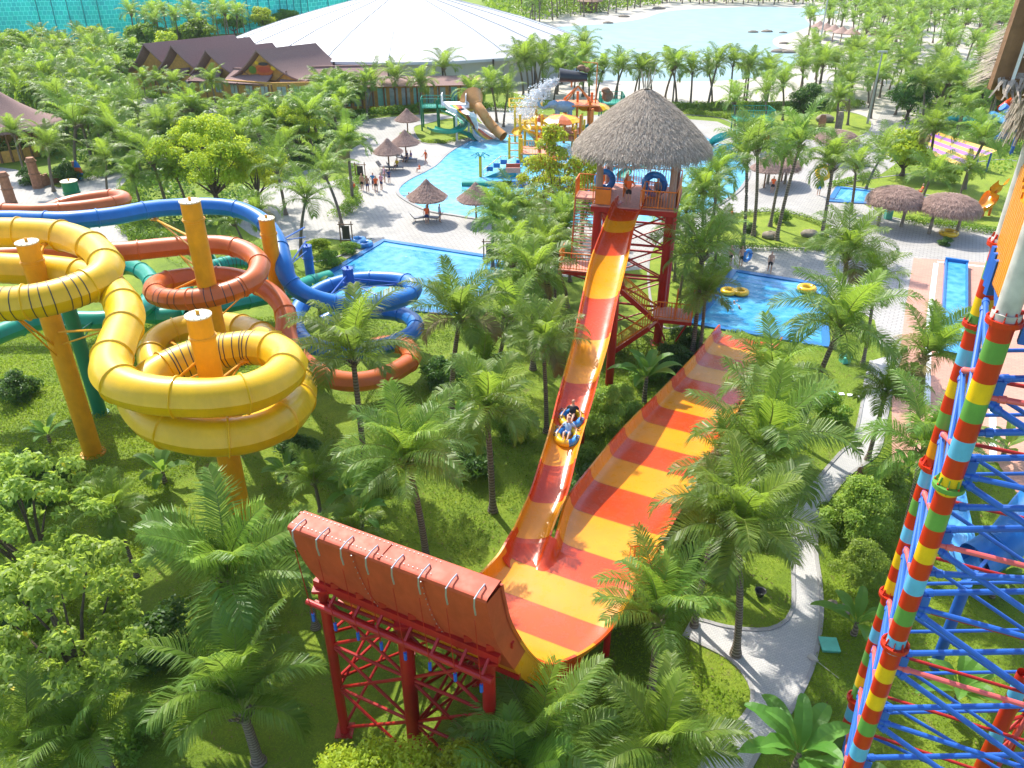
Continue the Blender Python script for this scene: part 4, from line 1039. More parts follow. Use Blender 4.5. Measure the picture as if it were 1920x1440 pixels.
def railing(mb, pts, h=1.1, sp=.17, posts=1.2, mi=0):
    for a, b in zip(pts, pts[1:]):
        a = Vector(a); b = Vector(b); L = (b-a).length; up = Vector((0,0,1))
        mb.bar(a+up*h, b+up*h, .06, .06, mi); mb.bar(a+up*.12, b+up*.12, .045, .045, mi)
        n = max(1, int(L/sp))
        for k in range(n+1):
            q = a.lerp(b, k/n); w = .028 if k % 6 else .055
            mb.bar(q+up*.05, q+up*h, w, w, mi)
E = .30
def rail_part(pts, root=tw, m=None, **kw):
    mb = MB(); railing(mb, pts, **kw); part('railing', mb, [m or M['orange_steel']], root)
rail_part([TW(-E,-E,DK), TW(.75,-E,DK)])
rail_part([TW(2.55,-E,DK), TW(SZ+E,-E,DK), TW(SZ+E,SZ+E,DK), TW(-E,SZ+E,DK), TW(-E,1.4,DK)])
rail_part([TW(1.3,1.6,DK), TW(1.3,3.6,DK)]); rail_part([TW(2.6,.2,DK), TW(2.6,1.6,DK), TW(3.4,1.6,DK)])
for k in range(5):   # pale panels behind the rail
    pass
pn = MB(); pn.box(TW(SZ+E+.05,2.2,DK+.6), (.04,3.8,.95), 0, (TX,TY,Vector((0,0,1)))); part('side_panel', pn, [M['orange_steel']], tw); pn = MB(); pn.box(TW(.3,-E-.05,DK+.55),(.9,.04,.9),0,(TX,TY,Vector((0,0,1)))); part('side_panel', pn, [M['orange_steel']], tw)
# stairs: three flights and two landings
def flight(a, b, w, side, m=M['deck_red'], root=tw):
    """from a (low) to b (high); side = unit vector across"""
    a = Vector(a); b = Vector(b); H_ = b.z-a.z; n = max(3, int(round(H_/.19))); mb = MB(); d = (b-a)
    hd = Vector((d.x,d.y,0)).normalized()
    for k in range(n):
        q = a.lerp(b, (k+.5)/n); q.z = a.z+H_*(k+1)/n
        mb.box(q, (w, d.to_2d().length/n*.80, .05), 0, (side, hd, Vector((0,0,1))))
    part('stair_flight', mb, [m], root)
    sb = MB()
    for e in (-1, 1): sb.bar(a+side*e*w/2, b+side*e*w/2, .07, .26)
    part('stringer', sb, [M['red_steel']], root)
    for e in (-1, 1):
        rbm = MB(); A = a+side*e*w/2; B = b+side*e*w/2; U = Vector((0,0,1)); rbm.bar(A+U*1.05, B+U*1.05, .06); rbm.bar(A+U*.3, B+U*.3, .045)
        nn = int((B-A).length/.22)
        for k in range(nn+1): q = A.lerp(B, k/nn); rbm.bar(q+U*.05, q+U*1.05, .03)
        part('railing', rbm, [M['orange_steel']], root)
def landing(c, w, d, z, root=tw, sides='fblr'):
    mb = MB(); mb.box(Vector((c.x,c.y,z-.05)), (w,d,.1), 0, (TX,TY,Vector((0,0,1)))); part('landing', mb, [M['deck_red']], root)
    mb = MB(); 
    for sx in (-1,1): mb.bar(Vector((c.x,c.y,z-.18))+TX*sx*w/2-TY*d/2, Vector((c.x,c.y,z-.18))+TX*sx*w/2+TY*d/2, .08,.2)
    for sy in (-1,1): mb.bar(Vector((c.x,c.y,z-.18))+TY*sy*d/2-TX*w/2, Vector((c.x,c.y,z-.18))+TY*sy*d/2+TX*w/2, .08,.2)
    part('landing_beam', mb, [M['red_steel']], root)
    q = lambda x, y: Vector((c.x,c.y,z))+TX*x*w/2+TY*y*d/2
    if 'l' in sides: rail_part([q(-1,-1), q(-1,1)], root)
    if 'r' in sides: rail_part([q(1,-1), q(1,1)], root)
    if 'f' in sides: rail_part([q(-1,-1), q(1,-1)], root)
    if 'b' in sides: rail_part([q(-1,1), q(1,1)], root)
# upper flight comes down along the left side towards the camera
topL = TW(-.95, 1.0, DK); 
l1c = P(1085, 498, 5.2); l1 = Vector((l1c.x, l1c.y, 5.2))
dirf = Vector((topL.x-l1.x, topL.y-l1.y, 0)).normalized(); sdf = Vector((dirf.y, -dirf.x, 0))
landing(l1, 2.2, 1.8, 5.2, sides='lfr')
flight(l1+TY*.85, topL, 1.25, sdf)
bt = MB(); bt.box(TW(-.95,1.7,DK-.06), (1.3,1.5,.12), 0, (TX,TY,Vector((0,0,1)))); part('landing', bt, [M['deck_red']], tw)
rail_part([TW(-1.6,1.0,DK), TW(-1.6,2.4,DK), TW(-.35,2.4,DK)])
kb = MB(); kb.bar(TW(0,0,3.9), l1+Vector((-.9,-.6,-.2)), .1); kb.bar(TW(0,0,3.6), l1+Vector((.9,-.7,-.2)), .1); part('bracket', kb, [M['red_steel']], tw)
# middle flight goes down to the right, to the second landing
l2c = P(1262, 588, 2.7); l2 = Vector((l2c.x, l2c.y, 2.7)); landing(l2, 2.3, 1.8, 2.7, sides='fr')
m0 = P(1218, 592, 2.7); m1 = P(1145, 528, 5.2)
sd = Vector((m1.x-m0.x, m1.y-m0.y, 0)).normalized(); flight(m0, m1, 1.15, Vector((sd.y,-sd.x,0)))
cw = MB(); cw.bar(l1+TX*1.0+TY*.2, m1, 1.1, .08); part('walkway', cw, [M['deck_red']], tw)
n0 = P(1150, 660, .1); n1 = P(1225, 610, 2.7); sd = Vector((n1.x-n0.x, n1.y-n0.y, 0)).normalized(); flight(n0, n1, 1.15, Vector((sd.y,-sd.x,0)))
# pointed orange screen panels at the second landing
sp_ = MB()
for e, dx in ((-1.0,.2),(1.0,.2)):
    for k in range(9):
        u = k/8; q = l2+TX*(1.15 if e > 0 else .15)+TY*(-.9+1.8*u); hh = 1.1+.55*(1-abs(2*u-1)); sp_.bar(q, q+Vector((0,0,hh)), .10, .05)
    q0 = l2+TX*(1.15 if e > 0 else .15)
    sp_.bar(q0-TY*.9+Vector((0,0,1.12)), q0+Vector((0,0,1.68)), .06); sp_.bar(q0+TY*.9+Vector((0,0,1.12)), q0+Vector((0,0,1.68)), .06)
part('screen', sp_, [M['orange_steel']], tw)
kb = MB()
for x in (-1.1,1.1): kb.bar(l2+TX*x+Vector((0,0,-.2)), Vector((l2.x,l2.y,0))+TX*x*.3+Vector((0,0,.8)), .1)
part('bracket', kb, [M['red_steel']], tw)
# thatched roof: an under shell and thousands of reeds
RC = TW(SZ/2, SZ/2, 0); rprof = [(.2,15.35),(.6,15.15),(1.3,14.7),(2.1,14.08),(2.85,13.42),(3.45,12.85),(3.9,12.35),(4.05,12.08)]
rb_ = MB(); rb_.lathe(RC, rprof+[(3.95,12.05),(3.0,13.0),(.3,14.9)], 40, 0, None, .01); rf = part('roof', rb_, [M['thatch']], tw, smooth=True)
def reeds(name, c, prof, n, ln, w, m, parent, rs, lift=.05, off=Vector((0,0,0)), over=1.0):
    pr = np.array(prof); seg = np.hypot(*(pr[1:]-pr[:-1]).T); wt = seg*(pr[1:,0]+pr[:-1,0]); wt /= wt.sum()
    i = rs.choice(len(seg), n, p=wt); f = rs.random(n); a = pr[i]*(1-f)[:,None]+pr[i+1]*f[:,None]
    d = (pr[i+1]-pr[i])/seg[i][:,None]; th = rs.random(n)*2*math.pi; th2 = th+rs.normal(size=n)*.05
    ca, sa = np.cos(th), np.sin(th); nrm = np.stack([-d[:,1], d[:,0]],1); nrm *= np.sign(nrm[:,1:2]+1e-9)
    l = ln*rs.uniform(.6,1.3,n); wd = w*rs.uniform(.6,1.4,n)
    r0 = a+nrm*(lift*rs.uniform(.1,.8,n))[:,None]; r1 = a+d*l[:,None]+nrm*(lift*rs.uniform(.2,1.8,n))[:,None]-np.stack([np.zeros(n), .05*l],1)
    tan = np.stack([-sa, ca, np.zeros(n)],1)
    p0 = np.stack([r0[:,0]*ca, r0[:,0]*sa, r0[:,1]],1); p1 = np.stack([r1[:,0]*np.cos(th2), r1[:,0]*np.sin(th2), r1[:,1]],1)
    V = np.stack([p0-tan*wd[:,None]/2, p0+tan*wd[:,None]/2, p1+tan*wd[:,None]*.25, p1-tan*wd[:,None]*.25],1).reshape(-1,3)+np.array(c)
    return npmesh(name, V, np.arange(n*4).reshape(-1,4), m, parent, None, off)
rsn = np.random.default_rng(5)
reeds('roof_reeds', (RC.x,RC.y,0), rprof, 26000, .42, .05, M['thatch'], rf, rsn, .07, OFF[tw.name])
mb = MB()
for k in range(16):
    a = k*2.4; q = RC+Vector((math.cos(a)*.2, math.sin(a)*.2, 15.45)); mb.cyl(q, q+Vector((math.cos(a)*.25, math.sin(a)*.25, .8+.5*random.random())), .03, 5, 0, .005)
part('reed_spike', mb, [M['sand']], rf)
cm = MB()
for k in range(8):
    a = k*math.pi/4; cm.bar(RC+Vector((math.cos(a)*3.8, math.sin(a)*3.7, 12.2)), RC+Vector((0,0,14.9)), .1)
cm.torus(RC+Vector((0,0,12.4)), 3.0, .09, 28, 6); part('rafter', cm, [M['timber']], rf)
# ------------------------------------------------------------------ the tall ride tower at the right edge
F_ = Vector((8.78, 13.0, 0)); B_ = Vector((10.74, 16.8, 0)); GD = Vector((.914, -.405, 0)); LB = 9.6
F2_ = F_+GD*LB; B2_ = B_+GD*LB; TOPZ = 17.85
rt = thing('ride_tower', 'tall steel ride tower with rainbow banded columns and blue and pink braces', 'tower', (F_+B2_)/2)
BANDM = [M['band_red'], M['band_green'], M['band_yellow'], M['band_blue'], M['band_orange']]
SEQ = [0,1,0,2,1,0,3,0,2,0,1,0,2,0,3,0,1,0,3,0,2,0,2,0,1,0,3,0,4,0,4,0,2,0,1,0,3,0,2,0,1,0,3,0]
def banded(base, r, z0, z1, seq, ln=.42):
    mb = MB(); z = z1; k = 0
    while z > z0+.01:
        zb = max(z0, z-ln*(1+.25*(z1-z)/18)); mb.cyl((base.x,base.y,zb), (base.x,base.y,z), r, 26, seq[k % len(seq)], None, False); z = zb; k += 1
    return mb
for i, (b, sq) in enumerate(((F_, SEQ), (B_, [0,1,0,2,1]+[0,3,0,2,0,1,0,4,0,3,0]+[1,0,3,0,2,0,2,0,1,0,3]+SEQ), (F2_, SEQ[3:]), (B2_, SEQ[5:]))):
    col = part('column', banded(b, .205, 0, TOPZ, sq), BANDM, rt, smooth='auto')
    for z in ((TOPZ-.05, 14.15, 9.6, 4.6) if i != 1 else (TOPZ+.0, 15.9, 11.9, 7.4, 3.0)):
        fb = MB(); fb.cyl((b.x,b.y,z-.05), (b.x,b.y,z+.05), .31, 22, 0 if i == 1 or z > 17 else 1)
        for k in range(8):
            a = k*math.pi/4+.2; d = Vector((math.cos(a), math.sin(a), 0)); fb.bar(Vector((b.x,b.y,z+.02))+d*.26, Vector((b.x,b.y,z+.22))+d*.205, .02, .05, 0 if z > 17 else 1)
            fb.cyl(Vector((b.x,b.y,z-.08))+d*.27, Vector((b.x,b.y,z+.09))+d*.27, .018, 6, 0)
        part('flange', fb, [M['band_red'], M['band_green'] if z in (14.15, 15.9) else M['band_red']], col)
    gp = MB(); gp.cyl((b.x,b.y,TOPZ), (b.x,b.y,26.5), .20, 22); gp.cyl((b.x,b.y,TOPZ), (b.x,b.y,TOPZ+.12), .25, 22); part('upper_post', gp, [M['grey_pole']], rt, smooth='auto')
lev = [1.9,3.7,5.5,7.4,9.3,11.2,13.0,14.8,16.6]
def pipe(name, a, b, r, m, n=10):
    mb = MB(); mb.cyl(a, b, r, n); a = Vector(a); b = Vector(b); d = (b-a).normalized()
    for e, sg in ((a, 1), (b, -1)): mb.tube([e+d*sg*.30, e+d*sg*.32, e+d*sg*.44, e+d*sg*.46], r, n, 0, False, [r, r*1.35, r*1.35, r])
    return part(name, mb, [m], rt, smooth='auto')
U3 = Vector((0,0,1))
for i, z in enumerate(lev):
    z0 = lev[i-1] if i else .2
    pipe('girt', B_+U3*z, F_+U3*z, .06, M['blue_steel'])
    o1 = (B_-F_).normalized()
    pipe('diagonal', B_+U3*z-o1*.1, F_+U3*(z0), .062, M['blue_steel'])
    pipe('diagonal', F_+U3*z+o1*.35, B_+U3*z0-o1*.25, .062, M['pink_steel'])
    GD0 = Vector((.914,-.405,0))
    pipe('girt', F_+U3*(z-.35), F2_+U3*(z-.35), .06, M['pink_steel'] if i % 2 == 0 else M['blue_steel'])
    pipe('girt', B_+U3*(z-.25), B2_+U3*(z-.25), .05, M['red_steel'])
    pipe('girt', F_+U3*(z+.0), Vector((F_.x+9.6, F_.y+.2, z)), .068, M['blue_steel'])
    pipe('girt', B_+U3*(z+.4), Vector((B_.x+9.6, B_.y+.2, z+.4)), .05, M['blue_steel'])
    zb = lev[i-2] if i > 1 else -.0
    pipe('diagonal', F_+U3*(z-.4), F2_+U3*(zb-1.6 if zb > 1.6 else 0), .07, M['blue_steel'])
    pipe('diagonal', B_+U3*(z-.2), B2_+U3*(zb-1.2 if zb > 1.2 else 0), .055, M['blue_steel'])
    if z > 12: pipe('diagonal', F_+U3*(z-1.2), F2_+U3*(z+1.6), .07, M['blue_steel'])
    nb_ = MB(); nb_.box(F_+U3*(z-.25)+GD*.26, (.22,.03,.5), 0, (GD, GD.cross(U3), U3)); nb_.box(F_+U3*(z-.15)-o1*-.28, (.03,.30,.4), 0, (GD, o1, U3)); part('gusset', nb_, [M['blue_steel']], rt)
# platform deck and hand rail slats above the columns
pb_ = MB(); pb_.box((F_+B2_)/2+U3*(TOPZ+.02)+GD*.2, (LB-.1, 4.4, .10), 0, (GD, Vector((.405,.914,0)), U3)); part('platform', pb_, [M['orange_steel']], rt)
pm = MB(); pm.bar(F_+U3*(TOPZ-.25)+GD*.3, F2_+U3*(TOPZ-.25), .16, .35); pm.bar(B_+U3*(TOPZ-.25), B2_+U3*(TOPZ-.25), .16, .35); pm.bar(F_+U3*(TOPZ-.25), B_+U3*(TOPZ-.25), .14, .3); part('platform_beam', pm, [M['blue_steel']], rt)
# orange screen of standing planks between front and back column, with sloping top rail
sc_ = MB(); n_ = 13; FB = B_-F_; sid = Vector((FB.y,-FB.x,0)).normalized()*-1
for k in range(n_):
    f = .10+.84*k/(n_-1); q = F_+FB*f-sid*-.10; zb_ = TOPZ+.25-.95*f; zt_ = 19.35+.25*f+.12*math.sin(k*.8)+.05*(k%2); sc_.box(q+U3*(zb_+zt_)/2, (.235,.05,zt_-zb_), 0, (FB.normalized(), sid, U3))
sc_.bar(F_+FB*.04+U3*(TOPZ+.5)+sid*.06, F_+FB*.97+U3*(TOPZ+.5)+sid*.06, .06, .12); sc_.bar(F_+FB*.04+U3*(TOPZ+1.55)+sid*.06, F_+FB*.97+U3*(TOPZ+1.55)+sid*.06, .06, .12)
part('plank_screen', sc_, [M['band_orange']], rt)
rr = MB(); rr.bar(F_+FB*.55+U3*(TOPZ+.4)-sid*.3, F_+FB*1.0+U3*(TOPZ+3.2)-sid*.3, .16, .07); part('slide_rail', rr, [M['orange_tube']], rt)
for k in range(3):
    bb = MB(); q = F_+FB*(.62+.14*k)+sid*.12+U3*(TOPZ-.1-.05*k); bb.bar(q-U3*.5, q+U3*.25, .12, .16); part('screen_bracket', bb, [M['blue_steel']], rt)
# roof over the tower: hipped, timber lined, thatch hanging at the eaves
hw, hd = 6.3, 3.6; N_ = Vector((.50,.866,0)); GD = Vector((.866,-.50,0)); rc = Vector((6.75,11.7,0))+GD*hw+N_*hd
def RQ(a, b, z): return Vector((rc.x,rc.y,0))+GD*a*hw+N_*b*hd+U3*z
rf = MB()
e4 = [RQ(-1,-1,22.1), RQ(1,-1,22.1), RQ(1,1,22.1), RQ(-1,1,22.1)]; pk = [RQ(-.25,0,25.6), RQ(.25,0,25.6)]
rf.poly([e4[0],e4[1],pk[1],pk[0]]); rf.poly([e4[1],e4[2],pk[1]]); rf.poly([e4[2],e4[3],pk[0],pk[1]]); rf.poly([e4[3],e4[0],pk[0]])
rr_ = part('roof', rf, [M['thatch']], rt)
und = MB()
for k in range(14):
    f = k/14; 
    for (a, b, c_, d) in ((e4[3],e4[0],pk[0],pk[0]),(e4[0],e4[1],pk[1],pk[0])):
        und.bar(a.lerp(d,f)-U3*.12, b.lerp(c_,f)-U3*.12, .05, .22)
und.bar(e4[3]-U3*.1, e4[0]-U3*.1, .08, .22); und.bar(e4[0]-U3*.1, e4[1]-U3*.1, .08, .22); und.bar(e4[0]-U3*.2, pk[0]-U3*.2, .14, .2); und.bar(e4[3]-U3*.2, pk[0]-U3*.2, .14, .2)
part('eave_boards', und, [M['timber']], rr_)
def fringe(name, segs, n, ln, w, m, parent, rs, off, tilt=.15):
    V = []
    for _ in range(n):
        a, b = segs[rs.integers(len(segs))]; q = a.lerp(b, rs.random()); t = (b-a).normalized(); l = ln*rs.uniform(.5,1.3); o = Vector((t.y,-t.x,0))*rs.uniform(-tilt,tilt)
        q = q+Vector(rs.uniform(-.06,.06,3))+o*.5; e = q+Vector((0,0,-l))+o+t*rs.uniform(-.12,.12)
        V += [q-t*w/2, q+t*w/2, e+t*w*.2, e-t*w*.2]
    V = np.array([tuple(v) for v in V]); return npmesh(name, V, np.arange(len(V)).reshape(-1,4), m, parent, None, off)
fringe('eave_thatch', [(e4[3],e4[0]),(e4[0],e4[1])], 4000, .18, .045, M['thatch'], rr_, rsn, OFF[rt.name], .3)
# boarded timber gable under the near corner, thatch skirt round the front post
gb_ = MB(); c0 = e4[0]+U3*-.05
for k in range(7):
    gb_.box(c0+GD*1.3+N_*.12+U3*(.16+.33*k), (2.6-.05*k,.08+.02*(k%2),.31), 0, (GD, N_, U3))
gb_.bar(c0+GD*.0-U3*.1, c0+GD*.1+N_*.1+U3*2.4, .10, .3); gb_.bar(c0+GD*.55-N_*.1+U3*.9, c0+GD*2.6-N_*.1+U3*.9, .1,.14)
part('gable_boards', gb_, [M['timber']], rr_)
wl2 = MB(); wl2.bar(c0-N_*.09+GD*.12-U3*.05, c0+GD*.22+U3*2.3, .03, .03); part('barge_strip', wl2, [M['white']], rr_)
reeds('post_thatch', (B_.x, B_.y, 0), [(.22,22.8),(.34,22.0),(.46,21.2),(.52,20.7)], 3200, .6, .04, M['thatch'], rr_, rsn, .08, OFF[rt.name])

# ladder like red column further right
lc = thing('lattice_column', 'red lattice leg with pale blue bands at the bottom right corner', 'tower leg', P(1838,1445))
b = P(1838,1445); b2 = b+Vector((1.1,.5,0)); 
part('column', banded(b, .22, 0, 4.6, [0,3,0,0,0,3,0,0,0], .5), BANDM, lc, smooth='auto')
part('column', banded(b2, .12, 0, 4.4, [0,0,3,0], .7), BANDM, lc, smooth='auto')
mb = MB()
for k in range(9): mb.cyl(b+U3*(.4+.5*k), b2+U3*(.1+.5*k), .06, 8)
for k in range(4): mb.cyl(b+U3*(.3+k), b2+U3*(1.2+k), .05, 8); 
part('rung', mb, [M['red_steel']], lc)
for k, (dx, dy) in enumerate(((.6,.1),(.9,-.2),(1.5,.3))):
    mb = MB(); mb.cyl(b+Vector((dx,dy,0)), b+Vector((dx+.25,dy,3.6)), .07, 10); part('leg', mb, [M['pink_steel']], lc, smooth='auto')

# blue slides to the right behind the tower
b1 = thing('open_slide', 'pale blue open flume sloping through the lawn behind the rainbow columns', 'water slide', P(1800,1010))
OPL = [(1772,800,1.6),(1775,850,1.7),(1782,900,1.8),(1790,950,1.8),(1800,1000,1.75),(1812,1045,1.6),(1826,1075,1.4)]
c_ = crom([P(*q) for q in OPL], .25); mb = MB(); rows = []
for i, p in enumerate(c_):
    T = (c_[min(i+1,len(c_)-1)]-c_[max(i-1,0)]).normalized(); X = T.cross(U3).normalized(); r = []
    for k in range(13): a = math.pi*k/12; r.append(p+X*math.cos(a)*.48-U3*math.sin(a)**.7*.42)
    rows.append([p+X*.58-U3*.02]+r+[p-X*.58-U3*.02])
mb.quadgrid(rows); mb.quadgrid([[p-U3*.05 for p in r] for r in rows], 0, flip=True); part('flume', mb, [M['lightblue']], b1, smooth='auto')
for q in ((1775,850,1.3),(1800,1000,1.2)):
    p = P(*q); mb = MB(); mb.cyl((p.x,p.y,0), p, .12, 10); part('leg', mb, [M['blue_steel']], b1)
b3 = thing('tube_slide', 'wide blue tube slide rising out of the frame on the right behind the braces', 'water slide', P(1770,1240))
TP = [(1828,1052,1.7),(1850,1040,1.9),(1885,1018,2.4),(1915,985,3.0),(1945,945,3.7),(1990,900,4.6),(2050,850,5.4)]
c_ = crom([P(*q) for q in TP], .2); mb = MB(); mb.tube(c_, .78, 26, 0, False, None, None, .06); part('tube', mb, [M['blue']], b3, smooth='auto')
for k in (5, 18, 31, 44, 57):
    if k < len(c_)-2: flange(b3, c_[k], c_[k+1]-c_[k-1], .78, M['blue'])
for (bx, by, z) in ((1752,1252,4.2),(1860,1090,2.0)):
    q = P(bx, by); mb = MB(); mb.cyl(q, q+U3*z, .19, 14); mb.bar(q+U3*z, near_on(c_, 1870,1030), .12); part('leg', mb, [M['blue_steel']], b3, smooth='auto')
# water filled blue trough on the court
tq = thing('landing_trough', 'long narrow blue trough full of water lying on the coral court', 'trough', P(1788,580))
a0, a1 = P(1791,500), P(1786,640); d = (a1-a0).normalized(); X = Vector((d.y,-d.x,0)); mb = MB()
w = .68; rows = []
for k in range(9):
    q = a0.lerp(a1+d*2.5, k/8); rows.append([q+X*x+U3*z for x, z in ((-w-.12,.0),(-w-.12,.5),(-w,.5),(-w+.06,.18),(w-.06,.18),(w,.5),(w+.12,.5),(w+.12,0))])
mb.quadgrid(rows); mb.box(a0+U3*.3-d*.1, (2*w+.3,.25,.62), 0, (X,d,U3)); part('trough', mb, [M['blue']], tq, smooth='auto')
mb = MB(); mb.poly([a0+X*(-w)+U3*.36, a0+X*w+U3*.36, a1+d*2.5+X*w+U3*.36, a1+d*2.5-X*w+U3*.36]); part('water', mb, [M['pool_blue']], tq)

# ------------------------------------------------------------------ tent, buildings
tc = P(768, 92, 0); TCX, TCY, TR = -19.5, 161.0, 33.0
tn = thing('tent', 'huge white peaked membrane tent roof behind the wooden shingle buildings', 'tent', (TCX,TCY,0))
mb = MB(); rows = []; ns_ = 20
for (q, z) in ((.0,13.4),(.08,12.9),(.16,12.2),(.3,11.1),(.48,9.7),(.68,8.0),(.86,6.2),(1.0,4.6),(1.005,4.2)):
    row = []
    for k in range(ns_):
        a = 2*math.pi*k/ns_; seam = 1
        rr_k = TR*q*(1-.015*(1-seam)); row.append((TCX+rr_k*math.cos(a), TCY+rr_k*.82*math.sin(a), z-.35*(1-seam)*math.sin(math.pi*min(q,1))))
    rows.append(row)
mb.quadgrid(rows, 0, True); 
def tentmat():
    m, nt, b, out = nodes('tent_membrane'); L = nt.links; b.inputs['Base Color'].default_value = (.60,.60,.60,1); b.inputs['Roughness'].default_value = .55
    tr_ = nt.nodes.new('ShaderNodeBsdfTranslucent'); tr_.inputs[0].default_value = (.7,.7,.7,1); ms = nt.nodes.new('ShaderNodeMixShader'); ms.inputs[0].default_value = .15
    L.new(b.outputs[0], ms.inputs[1]); L.new(tr_.outputs[0], ms.inputs[2]); L.new(ms.outputs[0], out.inputs['Surface']); return m
M['tent'] = tentmat(); M['seam'] = mat('tent_seam', (.58,.58,.58), .6, .03)
part('membrane', mb, [M['tent']], tn)
sm_ = MB()
for k in range(20):
    a = 2*math.pi*k/20; pts = [Vector((TCX+TR*q*math.cos(a), TCY+TR*q*.82*math.sin(a), z+.05)) for (q, z) in ((.08,12.9),(.16,12.2),(.3,11.1),(.48,9.7),(.68,8.0),(.86,6.2),(1.0,4.6))]
    for p0, p1 in zip(pts, pts[1:]): sm_.bar(p0, p1, .28, .10)
part('seam', sm_, [M['seam']], tn)
for k in range(24):
    a = 2*math.pi*k/24
    if math.sin(a) > .35: continue
    mb = MB(); q = Vector((TCX+TR*1.0*math.cos(a), TCY+TR*.82*math.sin(a), 0)); mb.cyl(q, q+U3*4.6, .16, 8); part('mast', mb, [M['dark']], tn)
mb = MB(); mb.quadgrid([[(TCX+(TR-1.5)*math.cos(a*math.pi/24), TCY+(TR-1.5)*.82*math.sin(a*math.pi/24), z) for a in range(49)] for z in (0,4.4)]); part('side_wall', mb, [M['tent']], tn)

def swoop_roof(mb, fp, ridge_dir, fdir, rl, hw_, zr, ze, mi=0, n=10, over=.6, thick=.25):
    """front peak at fp; ridge runs along ridge_dir; concave slopes to both sides along fdir"""
    fp = Vector(fp); rd = Vector(ridge_dir).normalized(); fd = Vector(fdir).normalized()
    for lay, dz in ((0, 0), (1, -thick)):
        rows = []
        for j in range(7):
            v = j/6; row = []
            for i in range(-n, n+1):
                u = i/n; z = ze+(zr-ze)*(1-abs(u))**1.7+ (0.0); row.append(Vector((fp.x,fp.y,0))+rd*(rl*v-over*(1-abs(u))*(1 if v == 0 else 0))+fd*u*hw_+U3*(z+dz))
            rows.append(row)
        mb.quadgrid(rows, mi, flip=bool(lay))
        if lay == 0: top = rows
        else:
            mb.quadgrid([top[0], rows[0]], mi); mb.quadgrid([top[-1], rows[-1]], mi)
def gable_wall(mb, fp, fdir, rd, hw_, zr, ze, mi=1, n=10, inset=.5, z0=0):
    fp = Vector((fp[0],fp[1],0)); fd = Vector(fdir).normalized(); rd = Vector(rd).normalized(); w = hw_*.93
    rows = [[], []]
    for i in range(-n, n+1):
        u = i/n; z = ze+(zr-ze)*(1-abs(u))**1.7-.3; rows[0].append(fp+rd*inset+fd*u*w+U3*z0); rows[1].append(fp+rd*inset+fd*u*w+U3*max(z, z0+.1))
    mb.quadgrid(rows, mi)
M['window'] = mat('window_glass', (.35,.42,.45), .15, .2, 2); M['doorgreen'] = mat('pale_green_door', (.25,.55,.50), .5)
lg = thing('lodge', 'long ochre lodge with swooping brown shingle gables in front of the white tent', 'building', P(480,192))
g0 = P(505,186); row_dir = (P(720,186)-P(300,176)).normalized(); rdir = Vector((-row_dir.y, row_dir.x, 0)); rdir = (rdir*.8+row_dir*.6).normalized()
def at_l(px, py): return P(px, py)
wl_ = MB(); rfm = MB()
mains = [(300,172,7.3,5.2,15),(350,176,7.3,5.2,13),(412,181,6.9,5.0,11)]
for (px, py, zr, hw_, rl) in mains:
    q = at_l(px, py); fd = (row_dir*.75-rdir*.66).normalized()
    rb2 = MB(); swoop_roof(rb2, q-rdir*.5, rdir, row_dir, rl, hw_, zr, 3.0, 0); part('roof', rb2, [M['shingle']], lg, smooth='auto')
    gable_wall(wl_, q, row_dir, rdir, hw_, zr, 3.0, 0)
q = g0; rb2 = MB(); swoop_roof(rb2, q-rdir*.5, rdir, row_dir, 10, 6.6, 7.2, 2.9, 0); part('roof', rb2, [M['shingle']], lg, smooth='auto')
gw = MB(); gable_wall(gw, g0, row_dir, rdir, 6.6, 7.2, 2.9, 0, inset=-.15, z0=2.6); gp_ = part('front_gable', gw, [M['plaster']], lg)
# frames and a round painted emblem on the front gable
N2 = -rdir; N2 = Vector((row_dir.y, -row_dir.x, 0)); fr = MB()
def gp(u, z, o=.2): return g0+row_dir*u+rdir*(-.15)+N2*o*1.0+U3*z
for (u0,z0,u1,z1) in ((-5.6,2.75,5.6,2.75),(-3.6,4.2,-1.2,2.8),(3.6,4.2,1.8,2.8),(0,6.7,.8,5.6),(-.2,2.7,.6,3.4)): fr.bar(gp(u0,z0), gp(u1,z1), .16,.12)
part('gable_frame', fr, [M['timber']], gp_)
em = MB()
def disc(c, r, mi, sx=1, sz=.8, n=18, o=.3):
    em.poly([c+row_dir*r*sx*math.cos(2*math.pi*k/n)+U3*r*sz*math.sin(2*math.pi*k/n)+N2*(o-.3) for k in range(n)], mi)
disc(gp(.1,4.3,.32), 1.35, 0, 1.1,.62); disc(gp(.1,4.35,.34), .95, 1, 1.1,.45); disc(gp(-1.7,4.3,.35), .62, 2, 1,.9); disc(gp(1.6,4.6,.35), .42, 3); disc(gp(.1,5.15,.35), .5, 4, 1.6,.5); disc(gp(-.9,5.3,.36), .3, 3)
part('emblem', em, [M['orange_tube'], M['red_worn'], M['leaf_mid'], M['band_yellow'], M['dark']], gp_)
